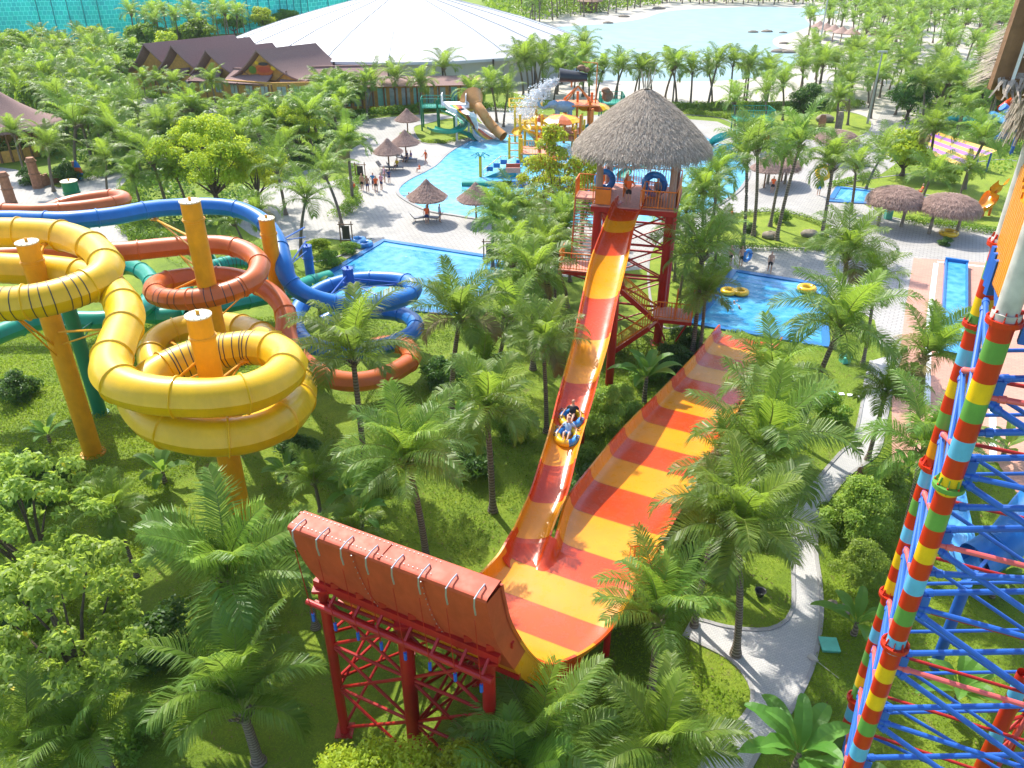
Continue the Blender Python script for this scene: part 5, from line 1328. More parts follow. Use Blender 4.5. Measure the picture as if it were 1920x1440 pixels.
# connecting lower roofs, walls with windows
cr_ = MB()
for (a, b, z) in (((318,178),(350,180),4.6),((360,184),(412,186),4.4),((425,188),(505,192),4.1),((530,188),(730,182),4.2)):
    A, B = P(*a), P(*b); d = (B-A).normalized(); Nn = Vector((-d.y,d.x,0))
    rows = [[A.lerp(B,k/8)+Nn*(-.8)+U3*2.7 for k in range(9)], [A.lerp(B,k/8)+Nn*.8+U3*3.1 for k in range(9)], [A.lerp(B,k/8)+Nn*3.2+U3*z for k in range(9)], [A.lerp(B,k/8)+Nn*6+U3*(z-.5) for k in range(9)]]
    cr_.quadgrid(rows, 0, flip=True); cr_.quadgrid([[p-U3*.2 for p in r] for r in rows], 0); cr_.bar(A+Nn*3.2+U3*z, B+Nn*3.2+U3*z, .4,.25)
part('roof', cr_, [M['shingle']], lg)
for (a, b) in (((296,176),(360,184)),((360,184),(420,190)),((420,190),(505,196)),((505,196),(600,194)),((600,194),(735,186))):
    A, B = P(*a)+rdir*1.0, P(*b)+rdir*1.0; d = (B-A); L_ = d.length; Nn = Vector((-d.y,d.x,0)).normalized()
    w_ = MB(); w_.bar(A+U3*1.5, B+U3*1.5, .3, 3.0); wp = part('wall', w_, [M['plaster']], lg)
    nn = int(L_/2.2)
    for k in range(nn):
        q = A+d*((k+.5)/nn)-Nn*.18; wm_ = MB(); wm_.box(q+U3*1.75, (1.3,.1,1.3), 0, (d.normalized(), Nn, U3)); wm_.box(q+U3*1.75-Nn*.06, (.08,.08,1.3), 1, (d.normalized(), Nn, U3)); part('window', wm_, [M['window'], M['timber']], wp)
    for k in range(nn+1): pm_ = MB(); q = A+d*(k/nn)-Nn*1.2; pm_.cyl(q, q+U3*2.9, .12, 6); part('porch_post', pm_, [M['timber']], lg)
part('gable_wall', wl_, [M['plaster']], lg)
# roof top machines
for i, (px, py, w_, h_) in enumerate(((452,150,4.5,1.8),(486,146,4,1.9),(468,158,5,1.2),(600,158,5,1.6),(625,156,4,1.4))):
    q = P(px, py+12); ac = thing('air_conditioner', ['white rooftop air conditioning box left of the painted gable','white rooftop air conditioner with dark vents nearest the tent','low white rooftop air conditioner behind the brown roofs','long pale chiller unit right of the painted gable','pale chiller unit below the silver dish'][i], 'air conditioner', q)
    mb = MB(); mb.box(q+U3*(3.2+h_/2), (w_*.6, 2.0, h_)); part('casing', mb, [M['white']], ac)
    mb = MB(); mb.box(q+U3*(3.2+h_/2)+Vector((-.6,-1.02,0)), (1.0,.05,h_*.6)); mb.box(q+U3*(3.2+h_/2)+Vector((.7,-1.02,0)), (1.0,.05,h_*.6)); part('vent', mb, [M['black']], ac)
    mb = MB(); mb.box(q+U3*1.6, (w_*.55,1.8,3.2)); part('stand', mb, [M['timber']], ac)
dq = P(605,152); ds = thing('silver_dish', 'silver round dish on the roofs right of the painted gable', 'dish', dq); mb = MB(); mb.lathe((0,0,0), [(0.01,.0),(.6,.08),(1.0,.3),(1.15,.5)], 20)
rot = Matrix.Rotation(R(70), 3, 'X'); mb.v = [tuple(rot @ Vector(v)+dq+U3*6) for v in mb.v]; part('dish', mb, [M['galv']], ds, smooth=True); mb = MB(); mb.cyl(dq, dq+U3*5.9, .2, 8); part('stand', mb, [M['galv']], ds)
# second lodge under the tent's right edge
l2_ = thing('pavilion', 'ochre pavilion with a brown hipped roof at the right end of the tent', 'building', P(960,155))
A = P(880,150); mb = MB(); swoop_roof(mb, A, (.35,.94,0), (.96,-.28,0), 9, 4.2, 6.0, 3.4); part('roof', mb, [M['shingle']], l2_, smooth='auto')
for (a, b, h_) in (((915,163),(1020,150),4.4),((850,166),(915,163),3.2),((1020,150),(1040,128),4.0)):
    A, B = P(*a), P(*b); d = B-A; Nn = Vector((-d.y,d.x,0)).normalized(); mb = MB(); mb.bar(A+U3*h_/2, B+U3*h_/2, .35, h_); wp = part('wall', mb, [M['plaster']], l2_)
    nn = max(2, int(d.length/1.6))
    for k in range(nn):
        q = A+d*((k+.5)/nn)-Nn*.2; mb = MB(); mb.box(q+U3*(h_*.62), (1.1,.1,h_*.4), 0, (d.normalized(), Nn, U3)); part('window', mb, [M['window']], wp)
mb = MB()
for px in (892,903,912,918): q = P(px,150); mb.cyl(q+U3*4, q+U3*7.2, .14, 6)
part('chimney', mb, [M['timber']], l2_)
# timber fronted building behind the hedge right of the lodge
l3 = thing('timber_hall', 'low ochre hall with dark timber posts behind the palms left of the splash pool', 'building', P(760,198))
A, B = P(640,206), P(905,200); d = B-A; Nn = Vector((-d.y,d.x,0)).normalized(); mb = MB(); mb.bar(A+U3*1.6, B+U3*1.6, .4, 3.2); wp = part('wall', mb, [M['plaster']], l3)
for k in range(12):
    q = A+d*((k+.5)/12)-Nn*.22; mb = MB(); mb.box(q+U3*1.7, (1.2,.1,2.4), 0, (d.normalized(), Nn, U3)); part('door' if k % 3 == 0 else 'window', mb, [M['doorgreen'] if k % 3 == 0 else M['window']], wp)
mb = MB()
for k in range(14): q = A+d*(k/13)-Nn*.9; mb.cyl(q, q+U3*3.25, .14, 6)
part('post', mb, [M['timber']], l3)
mb = MB(); rows = [[A.lerp(B,k/10)+Nn*o+U3*z for k in range(11)] for o, z in ((-1.3,3.3),(1.0,3.7),(4,3.8))]; mb.quadgrid(rows, 0, flip=True); part('roof', mb, [M['shingle']], l3)
for i, (px, py) in enumerate(((795,132),(668,118),(708,115))):
    q = P(px,py+10); g_ = thing('gable_hut', ['small brown gabled roof against the tent, left of the pavilion','small brown gabled roof under the tent edge right of the silver dish','small brown roof vent at the tent edge'][i], 'hut', q)
    mb = MB(); swoop_roof(mb, q, (.3,.95,0), (.95,-.3,0), 4, 1.6, 5.6, 3.0); part('roof', mb, [M['shingle']], g_); mb = MB(); mb.box(q+Vector((.6,1.8,1.5)), (2.2,3.4,3.0)); part('wall', mb, [M['timber']], g_)
# shingle pavilion cut by the left edge
l4 = thing('round_pavilion', 'ochre pavilion with a sagging brown shingle roof at the left edge', 'building', P(-20,300))
q = P(-8,296); mb = MB(); rows = []
for (f, z) in ((0,8.2),(.2,6.9),(.45,5.5),(.7,4.4),(.88,3.8),(1.0,3.55),(1.0,3.3)):
    rows.append([q+Vector((math.cos(a)*6.6*f*(1+.14*abs(math.cos(2.5*a))), 2+math.sin(a)*6.0*f, z)) for a in [2*math.pi*k/40 for k in range(40)]])
mb.quadgrid(rows, 0, True); part('roof', mb, [M['shingle']], l4, smooth=True)
mb = MB(); mb.lathe(q+Vector((0,2,0)), [(4.9,0),(4.9,1.3)], 28); wp = part('wall', mb, [M['plaster']], l4)
for k in range(28):
    a = 2*math.pi*k/28; c_ = q+Vector((math.cos(a)*4.9, 2+math.sin(a)*4.9, 0)); mb = MB(); mb.cyl(c_, c_+U3*3.9, .13, 6); part('post', mb, [M['timber']], l4)
# carved gate posts and the notched low wall
for i, (bx, by, h_) in enumerate(((72,352,3.1),(22,382,3.1))):
    q = P(bx, by); t_ = thing('gate_post', ['round carved reddish stone gate post next to the notched wall','round carved reddish stone gate post nearest the left edge'][i], 'post', q)
    mb = MB(); mb.lathe(q, [(.55,0),(.52,.2),(.5,h_*.45),(.54,h_*.46),(.54,h_*.5),(.48,h_*.51),(.45,h_*.85),(.5,h_*.86),(.5,h_*.9),(.36,h_),(.01,h_)], 14, 0, None, .05); part('shaft', mb, [M['carved']], t_, smooth='auto')
    mb = MB()
    for z in (.2,h_*.48,h_*.88): mb.torus(q+U3*z, .52, .045, 16, 6)
    part('band', mb, [M['timber']], t_)
A, B = P(80,350), P(146,330); nw = MB(); d = B-A; rs_ = random.Random(4)
for k in range(16):
    f = (k+.5)/16; h_ = (1.5-.5*math.sin(f*3))*rs_.uniform(.75,1.2); nw.box(A+d*f+U3*h_/2, (d.length/16*1.0, .3, h_), 0, (d.normalized(), Vector((-d.y,d.x,0)).normalized(), U3))
solo('notched_wall', nw, [M['carved']], 'notched reddish stone wall with jagged top beside the gate post', 'wall')
sb_ = P(153,338); mb = MB()
rows = [[sb_+Vector((math.cos(a)*.42*w_, math.sin(a)*.06-.25*(z/2.2), z)) for a in [2*math.pi*k/12 for k in range(12)]] for z, w_ in ((.02,.3),(.3,.8),(.8,1),(1.4,.9),(1.9,.5),(2.2,.05))]
mb.quadgrid(rows, 0, True, [0,0,1,0,0]); solo('surfboard', mb, [M['blue'], M['orange_tube']], 'blue and orange surfboard standing at the end of the notched wall', 'surfboard', smooth=True)
# scaffolded block under green netting
def netmat():
    m, nt, b, out = nodes('green_netting'); L = nt.links; tc = nt.nodes.new('ShaderNodeTexCoord'); br = nt.nodes.new('ShaderNodeTexBrick')
    br.inputs['Scale'].default_value = .55; br.inputs['Color1'].default_value = (.03,.62,.52,1); br.inputs['Color2'].default_value = (.03,.50,.48,1); br.inputs['Mortar'].default_value = (.14,.78,.70,1); br.inputs['Mortar Size'].default_value = .03; br.inputs['Row Height'].default_value = .5
    mp = nt.nodes.new('ShaderNodeMapping'); mp.inputs['Rotation'].default_value = (R(90),0,0); L.new(tc.outputs['Object'], mp.inputs[0]); L.new(mp.outputs[0], br.inputs['Vector'])
    nz = nt.nodes.new('ShaderNodeTexNoise'); nz.inputs['Scale'].default_value = .15; nz.inputs['Detail'].default_value = 6; L.new(tc.outputs['Object'], nz.inputs['Vector'])
    mm = nt.nodes.new('ShaderNodeMix'); mm.data_type = 'RGBA'; mm.blend_type = 'MULTIPLY'; mm.inputs['Factor'].default_value = .6; L.new(br.outputs['Color'], mm.inputs['A']); L.new(nz.outputs['Fac'], mm.inputs['B'])
    hs_ = nt.nodes.new('ShaderNodeHueSaturation'); hs_.inputs['Value'].default_value = 1.9; L.new(mm.outputs['Result'], hs_.inputs['Color'])
    L.new(hs_.outputs[0], b.inputs['Base Color']); b.inputs['Roughness'].default_value = .7; return m
M['net'] = netmat()
ub = thing('netted_building', 'long building site wrapped in turquoise green netting at the top left', 'building', (-110,205,0))
mb = MB(); rs_ = random.Random(9)
LX = [(-230,160),(-150,182),(-105,196),(-92,197),(-66,212),(-58,222),(-52,226),(-36,250)]
pts_ = [];
for (a, b) in zip(LX, LX[1:]):
    for k in range(12): pts_.append((a[0]+(b[0]-a[0])*k/12, a[1]+(b[1]-a[1])*k/12))
rows = []
for z, o in ((0,0),(5,.2),(9,.5),(11.5,1.5),(13,5),(15.5,12),(19,20),(22,30)):
    rows.append([(x-.45*o+rs_.uniform(-.3,.3), y+o+rs_.uniform(-.4,.4), z+rs_.uniform(-.2,.2)) for x, y in pts_])
mb.quadgrid(rows); part('netting', mb, [M['net']], ub, smooth=True)
for i in range(0, len(pts_), 3):
    mb = MB(); x, y = pts_[i]; mb.cyl((x,y-.6,0), (x,y-.2,10), .12, 5); part('scaffold_pole', mb, [M['teal']], ub)
# ------------------------------------------------------------------ people
BONES = dict(pel=(0,0,.95), wai=(0,0,1.10), che=(0,0,1.32), nek=(0,0,1.48), jaw=(0,.02,1.56), hed=(0,.015,1.66), crn=(0,0,1.74),
  sL=(-.17,0,1.40), eL=(-.23,.02,1.13), wL=(-.24,.08,.90), hL=(-.24,.10,.82), sR=(.17,0,1.40), eR=(.23,.02,1.13), wR=(.24,.08,.90), hR=(.24,.10,.82),
  tL=(-.09,0,.90), kL=(-.10,.02,.50), aL=(-.10,-.01,.09), fL=(-.11,.14,.04), tR=(.09,0,.90), kR=(.10,.02,.50), aR=(.10,-.01,.09), fR=(.11,.14,.04))
RADS = dict(pel=.135, wai=.12, che=.145, nek=.055, jaw=.07, hed=.095, crn=.07, sL=.065, eL=.042, wL=.028, hL=.035, sR=.065, eR=.042, wR=.028, hR=.035,
  tL=.09, kL=.058, aL=.036, fL=.035, tR=.09, kR=.058, aR=.036, fR=.035)
EDG = [('pel','wai'),('wai','che'),('che','nek'),('nek','jaw'),('jaw','hed'),('hed','crn'),('che','sL'),('sL','eL'),('eL','wL'),('wL','hL'),('che','sR'),('sR','eR'),('eR','wR'),('wR','hR'),('pel','tL'),('tL','kL'),('kL','aL'),('aL','fL'),('pel','tR'),('tR','kR'),('kR','aR'),('aR','fR')]
POSES = {
 'stand': {}, 
 'walk': dict(kL=(-.10,.16,.53), aL=(-.10,.22,.10), fL=(-.11,.37,.06), kR=(.10,-.02,.50), aR=(.10,-.26,.12), fR=(.11,-.14,.04), eL=(-.22,-.10,1.14), wL=(-.23,-.06,.93), hL=(-.23,-.04,.85), eR=(.23,.12,1.15), wR=(.22,.28,1.0), hR=(.22,.34,.97)),
 'hips': dict(eL=(-.36,-.05,1.18), wL=(-.20,.08,1.02), hL=(-.15,.11,1.0), eR=(.36,-.05,1.18), wR=(.20,.08,1.02), hR=(.15,.11,1.0)),
 'carry': dict(eR=(.30,.05,1.16), wR=(.34,.22,1.02), hR=(.36,.28,.98)),
 'armup': dict(eR=(.30,.10,1.48), wR=(.30,.16,1.74), hR=(.30,.17,1.82)),
 'sit': dict(pel=(0,0,.50), wai=(0,-.02,.65), che=(0,-.03,.87), nek=(0,-.02,1.03), jaw=(0,.0,1.11), hed=(0,0,1.20), crn=(0,-.01,1.28), sL=(-.17,-.03,.95), eL=(-.23,.05,.70), wL=(-.17,.24,.62), hL=(-.15,.31,.60), sR=(.17,-.03,.95), eR=(.23,.05,.70), wR=(.17,.24,.62), hR=(.15,.31,.60), tL=(-.09,.05,.47), kL=(-.12,.44,.50), aL=(-.12,.50,.10), fL=(-.12,.64,.05), tR=(.09,.05,.47), kR=(.12,.44,.50), aR=(.12,.50,.10), fR=(.12,.64,.05)),
 'raft': dict(pel=(0,0,.12), wai=(0,-.10,.24), che=(0,-.22,.42), nek=(0,-.28,.56), jaw=(0,-.29,.64), hed=(0,-.31,.73), crn=(0,-.33,.81), sL=(-.17,-.24,.48), eL=(-.36,-.12,.30), wL=(-.42,.12,.26), hL=(-.43,.20,.24), sR=(.17,-.24,.48), eR=(.36,-.12,.30), wR=(.42,.12,.26), hR=(.43,.20,.24), tL=(-.09,.06,.13), kL=(-.12,.42,.40), aL=(-.09,.78,.25), fL=(-.09,.90,.33), tR=(.09,.06,.13), kR=(.12,.42,.40), aR=(.09,.78,.25), fR=(.09,.90,.33)),
 'swim': dict(pel=(0,-.5,-.25), wai=(0,-.35,-.20), che=(0,-.15,-.12), nek=(0,.0,-.02), jaw=(0,.06,.05), hed=(0,.06,.13), crn=(0,.04,.20), sL=(-.17,-.08,-.08), eL=(-.38,.05,-.05), wL=(-.48,.25,-.03), hL=(-.50,.33,-.02), sR=(.17,-.08,-.08), eR=(.38,.05,-.05), wR=(.48,.25,-.03), hR=(.50,.33,-.02), tL=(-.09,-.55,-.28), kL=(-.12,-.9,-.4), aL=(-.1,-1.3,-.45), fL=(-.1,-1.4,-.5), tR=(.09,-.55,-.28), kR=(.12,-.9,-.4), aR=(.1,-1.3,-.45), fR=(.1,-1.4,-.5)),
}
def skinmesh(name, J, rad, edges, root_j, mats, parent, sub=1):
    keys = []; 
    for a, b in edges:
        for k in (a, b):
            if k not in keys: keys.append(k)
    me = bpy.data.meshes.new(name); me.from_pydata([J[k] for k in keys], [(keys.index(a), keys.index(b)) for a, b in edges], [])
    o = link(bpy.data.objects.new(name, me)); me.materials.append(mats)
    sm = o.modifiers.new('skin', 'SKIN'); sm.use_smooth_shade = True
    for i, k in enumerate(keys):
        v = me.skin_vertices[0].data[i]; v.radius = (rad[k], rad[k]*(.78 if k in ('pel','wai','che') else 1)); v.use_root = (k == root_j)
    sb = o.modifiers.new('sub', 'SUBSURF'); sb.levels = sub; sb.render_levels = sub
    o.parent = parent; return o
def person(loc, rz, pose, label, top=None, bottom='c_black', skin='skin', h=1.0, hair=True, group=None, hat=None, long_bottom=False):
    J = dict(BONES); J.update(POSES[pose]); r_ = thing('person', label, 'person', loc, group); r_.rotation_euler = (0,0,rz); r_.scale = (h,h,h)
    E2 = list(EDG); rad = dict(RADS)
    # fingers and thumb: short chains from each hand, a nose on the face
    for s_ in 'LR':
        hnd = Vector(J['h'+s_]); d = (hnd-Vector(J['w'+s_])).normalized(); side = d.cross(Vector((0,1,.1))).normalized(); up = side.cross(d)
        prev = 'h'+s_
        for k in range(4):
            a, b = 'f%d%s' % (k, s_), 'g%d%s' % (k, s_); ln = (.075,.085,.08,.06)[k]
            J[a] = tuple(hnd+d*.045+up*(.024*(k-1.5))); J[b] = tuple(hnd+d*(.045+ln)+up*(.028*(k-1.5))+side*.02); rad[a] = .011; rad[b] = .008; E2 += [(prev, a), (a, b)]
        a = 'th'+s_; J[a] = tuple(hnd+d*.03+up*.06); rad[a] = .010; E2.append((prev, a))
    b_ = skinmesh('body', J, rad, E2, 'pel', M[skin], r_, 1)
    H_ = Vector(J['hed']); C_h = Vector(J['crn']); up = (C_h-Vector(J['jaw'])).normalized(); fw = Vector((0,1,0)); fw = (fw-up*fw.dot(up)).normalized(); sx = up.cross(fw)
    fc = MB(); fc.cyl(H_+fw*.085-up*.01, H_+fw*.115-up*.035, .016, 6, 0, .012)
    for e in (-1,1):
        fc.ball(H_+fw*.088+sx*e*.033+up*.0, .011, 1, 6); fc.ball(H_+sx*e*.095-up*.01, .022, 0, 6, (.4,.8,1.2))
    fc.box(H_+fw*.088-up*.062, (.045,.012,.010), 2); part('face', fc, [M[skin], M['hair'], M['band_red']], r_)
    if hair:
        hb = MB(); hb.ball(H_+up*.035-fw*.018, .108, 0, 12, (1,1.05,.95)); part('hair', hb, [M['hair']], r_, smooth=True)
    if hat:
        hb = MB(); hb.lathe(H_+up*.06, [(.16,0),(.11,.01),(.10,.08),(.02,.11)], 14); part('hat', hb, [M[hat]], r_)
    if top:
        tr_ = {k: rad[k]*1.13+.008 for k in rad}; el = dict(J); 
        for s_ in 'LR': el['m'+s_] = tuple(Vector(J['s'+s_]).lerp(Vector(J['e'+s_]), .6)); tr_['m'+s_] = .062
        el['wb'] = tuple(Vector(J['pel']).lerp(Vector(J['wai']), .2)); tr_['wb'] = .155; el['nk'] = tuple(Vector(J['che']).lerp(Vector(J['nek']), .55)); tr_['nk'] = .085
        skinmesh('shirt', el, tr_, [('wb','wai'),('wai','che'),('che','nk'),('che','sL'),('sL','mL'),('che','sR'),('sR','mR')], 'wai', M[top], r_)
    br = {k: rad[k]*1.16+.008 for k in rad}; el = dict(J); f = .95 if long_bottom else .75
    for s_ in 'LR': el['n'+s_] = tuple(Vector(J['t'+s_]).lerp(Vector(J['k'+s_]), f)); br['n'+s_] = .092
    el['wb'] = tuple(Vector(J['pel']).lerp(Vector(J['wai']), .35)); br['wb'] = .14
    skinmesh('shorts', el, br, [('wb','pel'),('pel','tL'),('tL','nL'),('pel','tR'),('tR','nR')], 'pel', M[bottom], r_)
    return r_
G_ = 'bathers standing together on the pale paving beside the wave pool'
person(P(680,357), 2.8, 'stand', 'bare chested person in dark shorts, left of the standing group by the pool bend', None, 'c_black')
person(P(690,361), .4, 'stand', 'bare chested person in black shorts turned away, second from left in the standing group', None, 'c_navy', 'skin2')
person(P(701,355), 3.0, 'hips', 'person in a blue shirt and dark trousers in the middle of the standing group', 'c_blue', 'c_navy', long_bottom=True)
person(P(706,361), 3.3, 'stand', 'person in an orange shirt and black shorts facing the standing group', 'c_orange', 'c_black')
person(P(716,356), 2.4, 'hips', 'person in a pink patterned shirt and navy shorts right of the orange shirted one', 'c_pink', 'c_navy')
person(P(722,342), 2.0, 'stand', 'person in a pale pink shirt standing behind the group near a thatched parasol', 'c_pink', 'c_grey')
person(P(730,343), 3.5, 'stand', 'small person in navy behind the group nearest the pool edge', 'c_navy', 'c_navy', h=.85)
person(P(664,362), 1.0, 'sit', 'person in orange sitting on the paving beside the palm trunk', 'c_orange', 'c_orange', h=.95)
person(P(799,308), 2.2, 'walk', 'child in an orange outfit walking along the pool edge', 'c_orange', 'c_orange', h=.95)
person(P(787,322), 2.2, 'sit', 'child in red crouching at the edge of the wave pool', 'c_orange', 'c_orange', h=.7)
person(P(745,318)+Vector((0,0,.0)), 2.6, 'sit', 'person in a yellow shirt sitting on the end of a lounger', 'c_yellow', 'c_black')
person(P(764,303), 2.0, 'sit', 'person in dark blue seated on a lounger under the second parasol', 'c_navy', 'c_navy')
person(P(771,303), 2.0, 'sit', 'person in a lilac shirt seated on a lounger beside one in dark blue', 'c_purple', 'c_lblue')
person(P(801,421), 0.1, 'stand', 'person in an orange life vest seen from behind under the thatched parasol', 'c_orange', 'c_navy', h=1.05)
person(P(825,417), -1.2, 'stand', 'person in a pale shirt standing at the edge of the parasol shade', 'c_lblue', 'c_grey')
person(P(767,366)+Vector((0,0,.1)), 1.0, 'swim', 'swimmer in dark blue near the bend of the wave pool', 'c_navy', 'c_navy')
person(P(1368,497), .3, 'stand', 'bare chested person half hidden by fronds above the splash pool', None, 'c_black', h=.95)
pc = person(P(1388,500), .2, 'carry', 'bare chested person in black shorts holding a blue ring', None, 'c_black')
person(P(1442,511), 2.9, 'walk', 'bare chested person in black shorts walking alone above the splash pool', None, 'c_black')
person(P(1377,570)+Vector((0,0,.05)), .4, 'swim', 'swimmer in a white shirt in the splash pool', 'c_white', 'c_navy')
person(P(1387,580)+Vector((0,0,.05)), .9, 'swim', 'dark haired swimmer in black nearest the lane in the splash pool', 'c_black', 'c_black')
person(P(1534,366), 2.8, 'armup', 'person in blue holding a yellow ring overhead beside the palm trunks', 'c_blue', 'c_blue')
person(P(1447,362), 2.8, 'stand', 'person in orange in the shade near the mushroom shelter', 'c_orange', 'c_black')
person(P(1370,415), 1.3, 'sit', 'person in red sitting on the paving left of the palm bed', 'c_orange', 'c_orange')
person(P(1726,368), 1.3, 'sit', 'person in red sitting at the rim of the far narrow pool', 'c_orange', 'c_orange')
tp = TW(1.75,.35,DK); person(tp, math.pi-.2, 'hips', 'attendant in orange shirt and black shorts standing at the top of the striped chute', 'c_orange', 'c_black')
person(TW(3.35,1.9,DK), math.pi, 'sit', 'guest in grey seated on the tower deck in front of the blue ring', 'c_grey', 'c_black')
person(P(1020,290,1.0)+Vector((-.6,-2.6,0)), 2.5, 'stand', 'child in an orange shirt on the yellow play structure steps', 'c_orange', 'c_navy', h=.9)
person(P(1028,292,1.0), 2.5, 'stand', 'child in dark clothes among the yellow posts of the play structure', 'c_black', 'c_black', h=.9)
person(P(866,222,2.2), 2.9, 'sit', 'child in red sitting on the white rainbow slide', 'c_orange', 'c_orange', h=.9)
# rubber rings
def ring(loc, R_, r, m1, m2, label, ax=None, double=False, group=None, name='tube_ring'):
    o = thing(name, label, 'rubber ring', loc, group); mb = MB(); L_ = Vector(loc)
    if double:
        d = Vector(double).normalized()
        for s_ in (-1,1): mb.torus(L_+d*s_*R_*1.05+Vector((0,0,r)), R_, r, 28, 12, 0, [0 if (k//3) % 2 else 1 for k in range(28)], ax)
    else: mb.torus(L_+(Vector((0,0,r)) if ax is None else Vector((0,0,0))), R_, r, 28, 12, 0, [0 if (k//4) % 2 else 1 for k in range(28)], ax)
    part('ring', mb, [M[m1], M[m2]], o, smooth=True)
    hb = MB()
    for k in range(4):
        a = k*math.pi/2+.4; c = L_+Vector((math.cos(a)*(R_+r*.6), math.sin(a)*(R_+r*.6), r*1.7)) if ax is None else L_+ax[0]*math.cos(a)*(R_)+ax[1]*math.sin(a)*R_+ax[2]*r
        hb.torus(c, .07, .018, 8, 5)
    part('handle', hb, [M['black']], o); return o
M['ring_yellow'] = mat('ring_yellow', (.85,.50,.01), .3, .05, 3, 0, 9, 0, .4); M['ring_blue'] = mat('ring_blue', (.02,.22,.60), .3, .05, 3, 0, 9, 0, .4)
ring(P(1377,551,.05), .42, .19, 'ring_yellow','ring_yellow', 'yellow double rubber ring floating in the splash pool', double=(1,-.15,0))
ring(P(1512,546,.05), .50, .22, 'ring_yellow','ring_yellow', 'single yellow rubber ring at the far corner of the splash pool')
cx = Vector((1,0,0)); cz = Vector((0,0,1))
ring(pc.location+Vector((.52,.30,.82)), .40, .16, 'ring_blue','ring_blue', 'blue rubber ring held by a bather above the splash pool', (Vector((.8,.6,0)),cz,Vector((.6,-.8,0))))
ring(P(1534,366)+Vector((.1,0,2.3)), .62, .22, 'ring_yellow','ring_yellow', 'yellow rubber ring held overhead beside the palm trunks', (cx,Vector((0,.5,.86)),Vector((0,-.86,.5))))
ring(TW(3.1,2.4,DK+.75), .58, .22, 'ring_blue','blue', 'blue rubber ring propped upright on the tower deck', (TX,Vector((0,.15,.98)),Vector((0,-.98,.15))))
ring(TW(-.1,3.2,DK+.6), .5, .2, 'ring_blue','blue', 'blue rubber ring behind the left post of the tower deck', (TX,Vector((0,.15,.98)),Vector((0,-.98,.15))))
ring(P(1778,441), .60, .22, 'ring_yellow','ring_yellow', 'yellow rubber ring lying under the right mushroom shelter')
for i, (q, l) in enumerate(((P(672,455),'blue double rubber ring lying by the timber sign'),(P(684,462),'second blue rubber ring overlapping the double one'))):
    ring(q, .5, .22, 'ring_blue','lightblue', l)
# the raft with its two riders
rp = P(1071,790,3.95); rq = P(1064,818,3.75); dr = (rp-rq).normalized(); rf_ = thing('raft', 'yellow and blue two seat raft sliding down the striped chute', 'raft', rq.lerp(rp,.5)-Vector((0,0,.12)))
Xr = dr.cross(U3).normalized(); Nr = Xr.cross(dr); cc = rq.lerp(rp,.5)+Nr*.10
for s_ in (-1,1):
    mb = MB(); mb.torus(cc+dr*s_*.58, .46, .18, 30, 12, 0, [0 if k % 15 < 9 else 1 for k in range(30)], (Xr, dr, Nr)); part('ring', mb, [M['ring_yellow'], M['ring_blue']], rf_, smooth=True)
mb = MB()
for s_ in (-1,1):
    for e in (-1,1):
        for g_ in (-.2,.3): mb.torus(cc+dr*(s_*.58+g_)+Xr*e*.5+Nr*.2, .08, .02, 8, 5, 0, None, (Xr,dr,Nr))
part('handle', mb, [M['black']], rf_)
rzr = math.atan2(-dr.y, -dr.x)-math.pi/2
person(cc+dr*.66-Nr*.05, rzr, 'raft', 'rear rider in a black top sitting in the raft', 'c_black', 'c_black')
person(cc-dr*.42-Nr*.10, rzr, 'raft', 'front rider in a pale blue top sitting in the raft', 'c_lblue', 'c_blue')

# ------------------------------------------------------------------ thatched parasols, loungers, shelters, signs
def parasol(px, py, sc, label):
    q = P(px, py); o = thing('thatched_parasol', label, 'parasol', q, 'brown thatched parasols round the wave pool'); mb = MB(); mb.cyl(q, q+U3*2.2*sc, .085*sc, 10)
    for k in range(8): a = k*math.pi/4; mb.bar(q+U3*2.2*sc, q+Vector((math.cos(a)*1.35, math.sin(a)*1.35, 1.95))*sc, .04)
    part('pole', mb, [M['timber']], o)
    prof = []; n = 6
    for k in range(n):
        z1 = 3.35-1.35*(k/n)**.92; r1 = .12+1.5*(k/n)**1.15; r2 = .12+1.5*((k+1)/n)**1.15; z2 = 3.35-1.35*((k+1)/n)**.92
        prof += [(r1*sc, z1*sc), (r2*1.03*sc, (z2+.0)*sc), (r2*.93*sc, (z2-.03)*sc)]
    prof += [(1.5*sc,1.8*sc),(1.0*sc,2.1*sc),(.1*sc,2.6*sc)]
    mb = MB(); mb.lathe(q, [(.01,3.45*sc)]+prof, 32, 0, None, .015); c_ = part('canopy', mb, [M['thatch_brown']], o, smooth='auto')
    reeds('canopy_reeds', (q.x,q.y,0), [(p[0],p[1]) for p in prof[0:18:3]]+[(1.62*sc,1.98*sc)], 2200, .22, .05, M['thatch_brown'], c_, rsn, .05, q)
    return o
for a in ((803,413,1.12,'thatched parasol over an orange vested person, nearest the rectangular pool'),(730,318,1.0,'thatched parasol with the yellow shirted sitter beneath it'),(762,300,1.0,'thatched parasol behind the yellow shirted sitter, third from the green slides'),(765,252,.95,'thatched parasol closest to the green slide lawn'),
          (893,414,1.05,'thatched parasol half hidden by palm fronds at the near pool rim'),(1008,430,1.0,'thatched parasol behind the slim orange leafed tree'),(1432,352,1.0,'thatched parasol behind leaning palms on the right pool terrace'),(1465,340,1.0,'thatched parasol farther right on the pool terrace, behind the palm row')): parasol(*a)
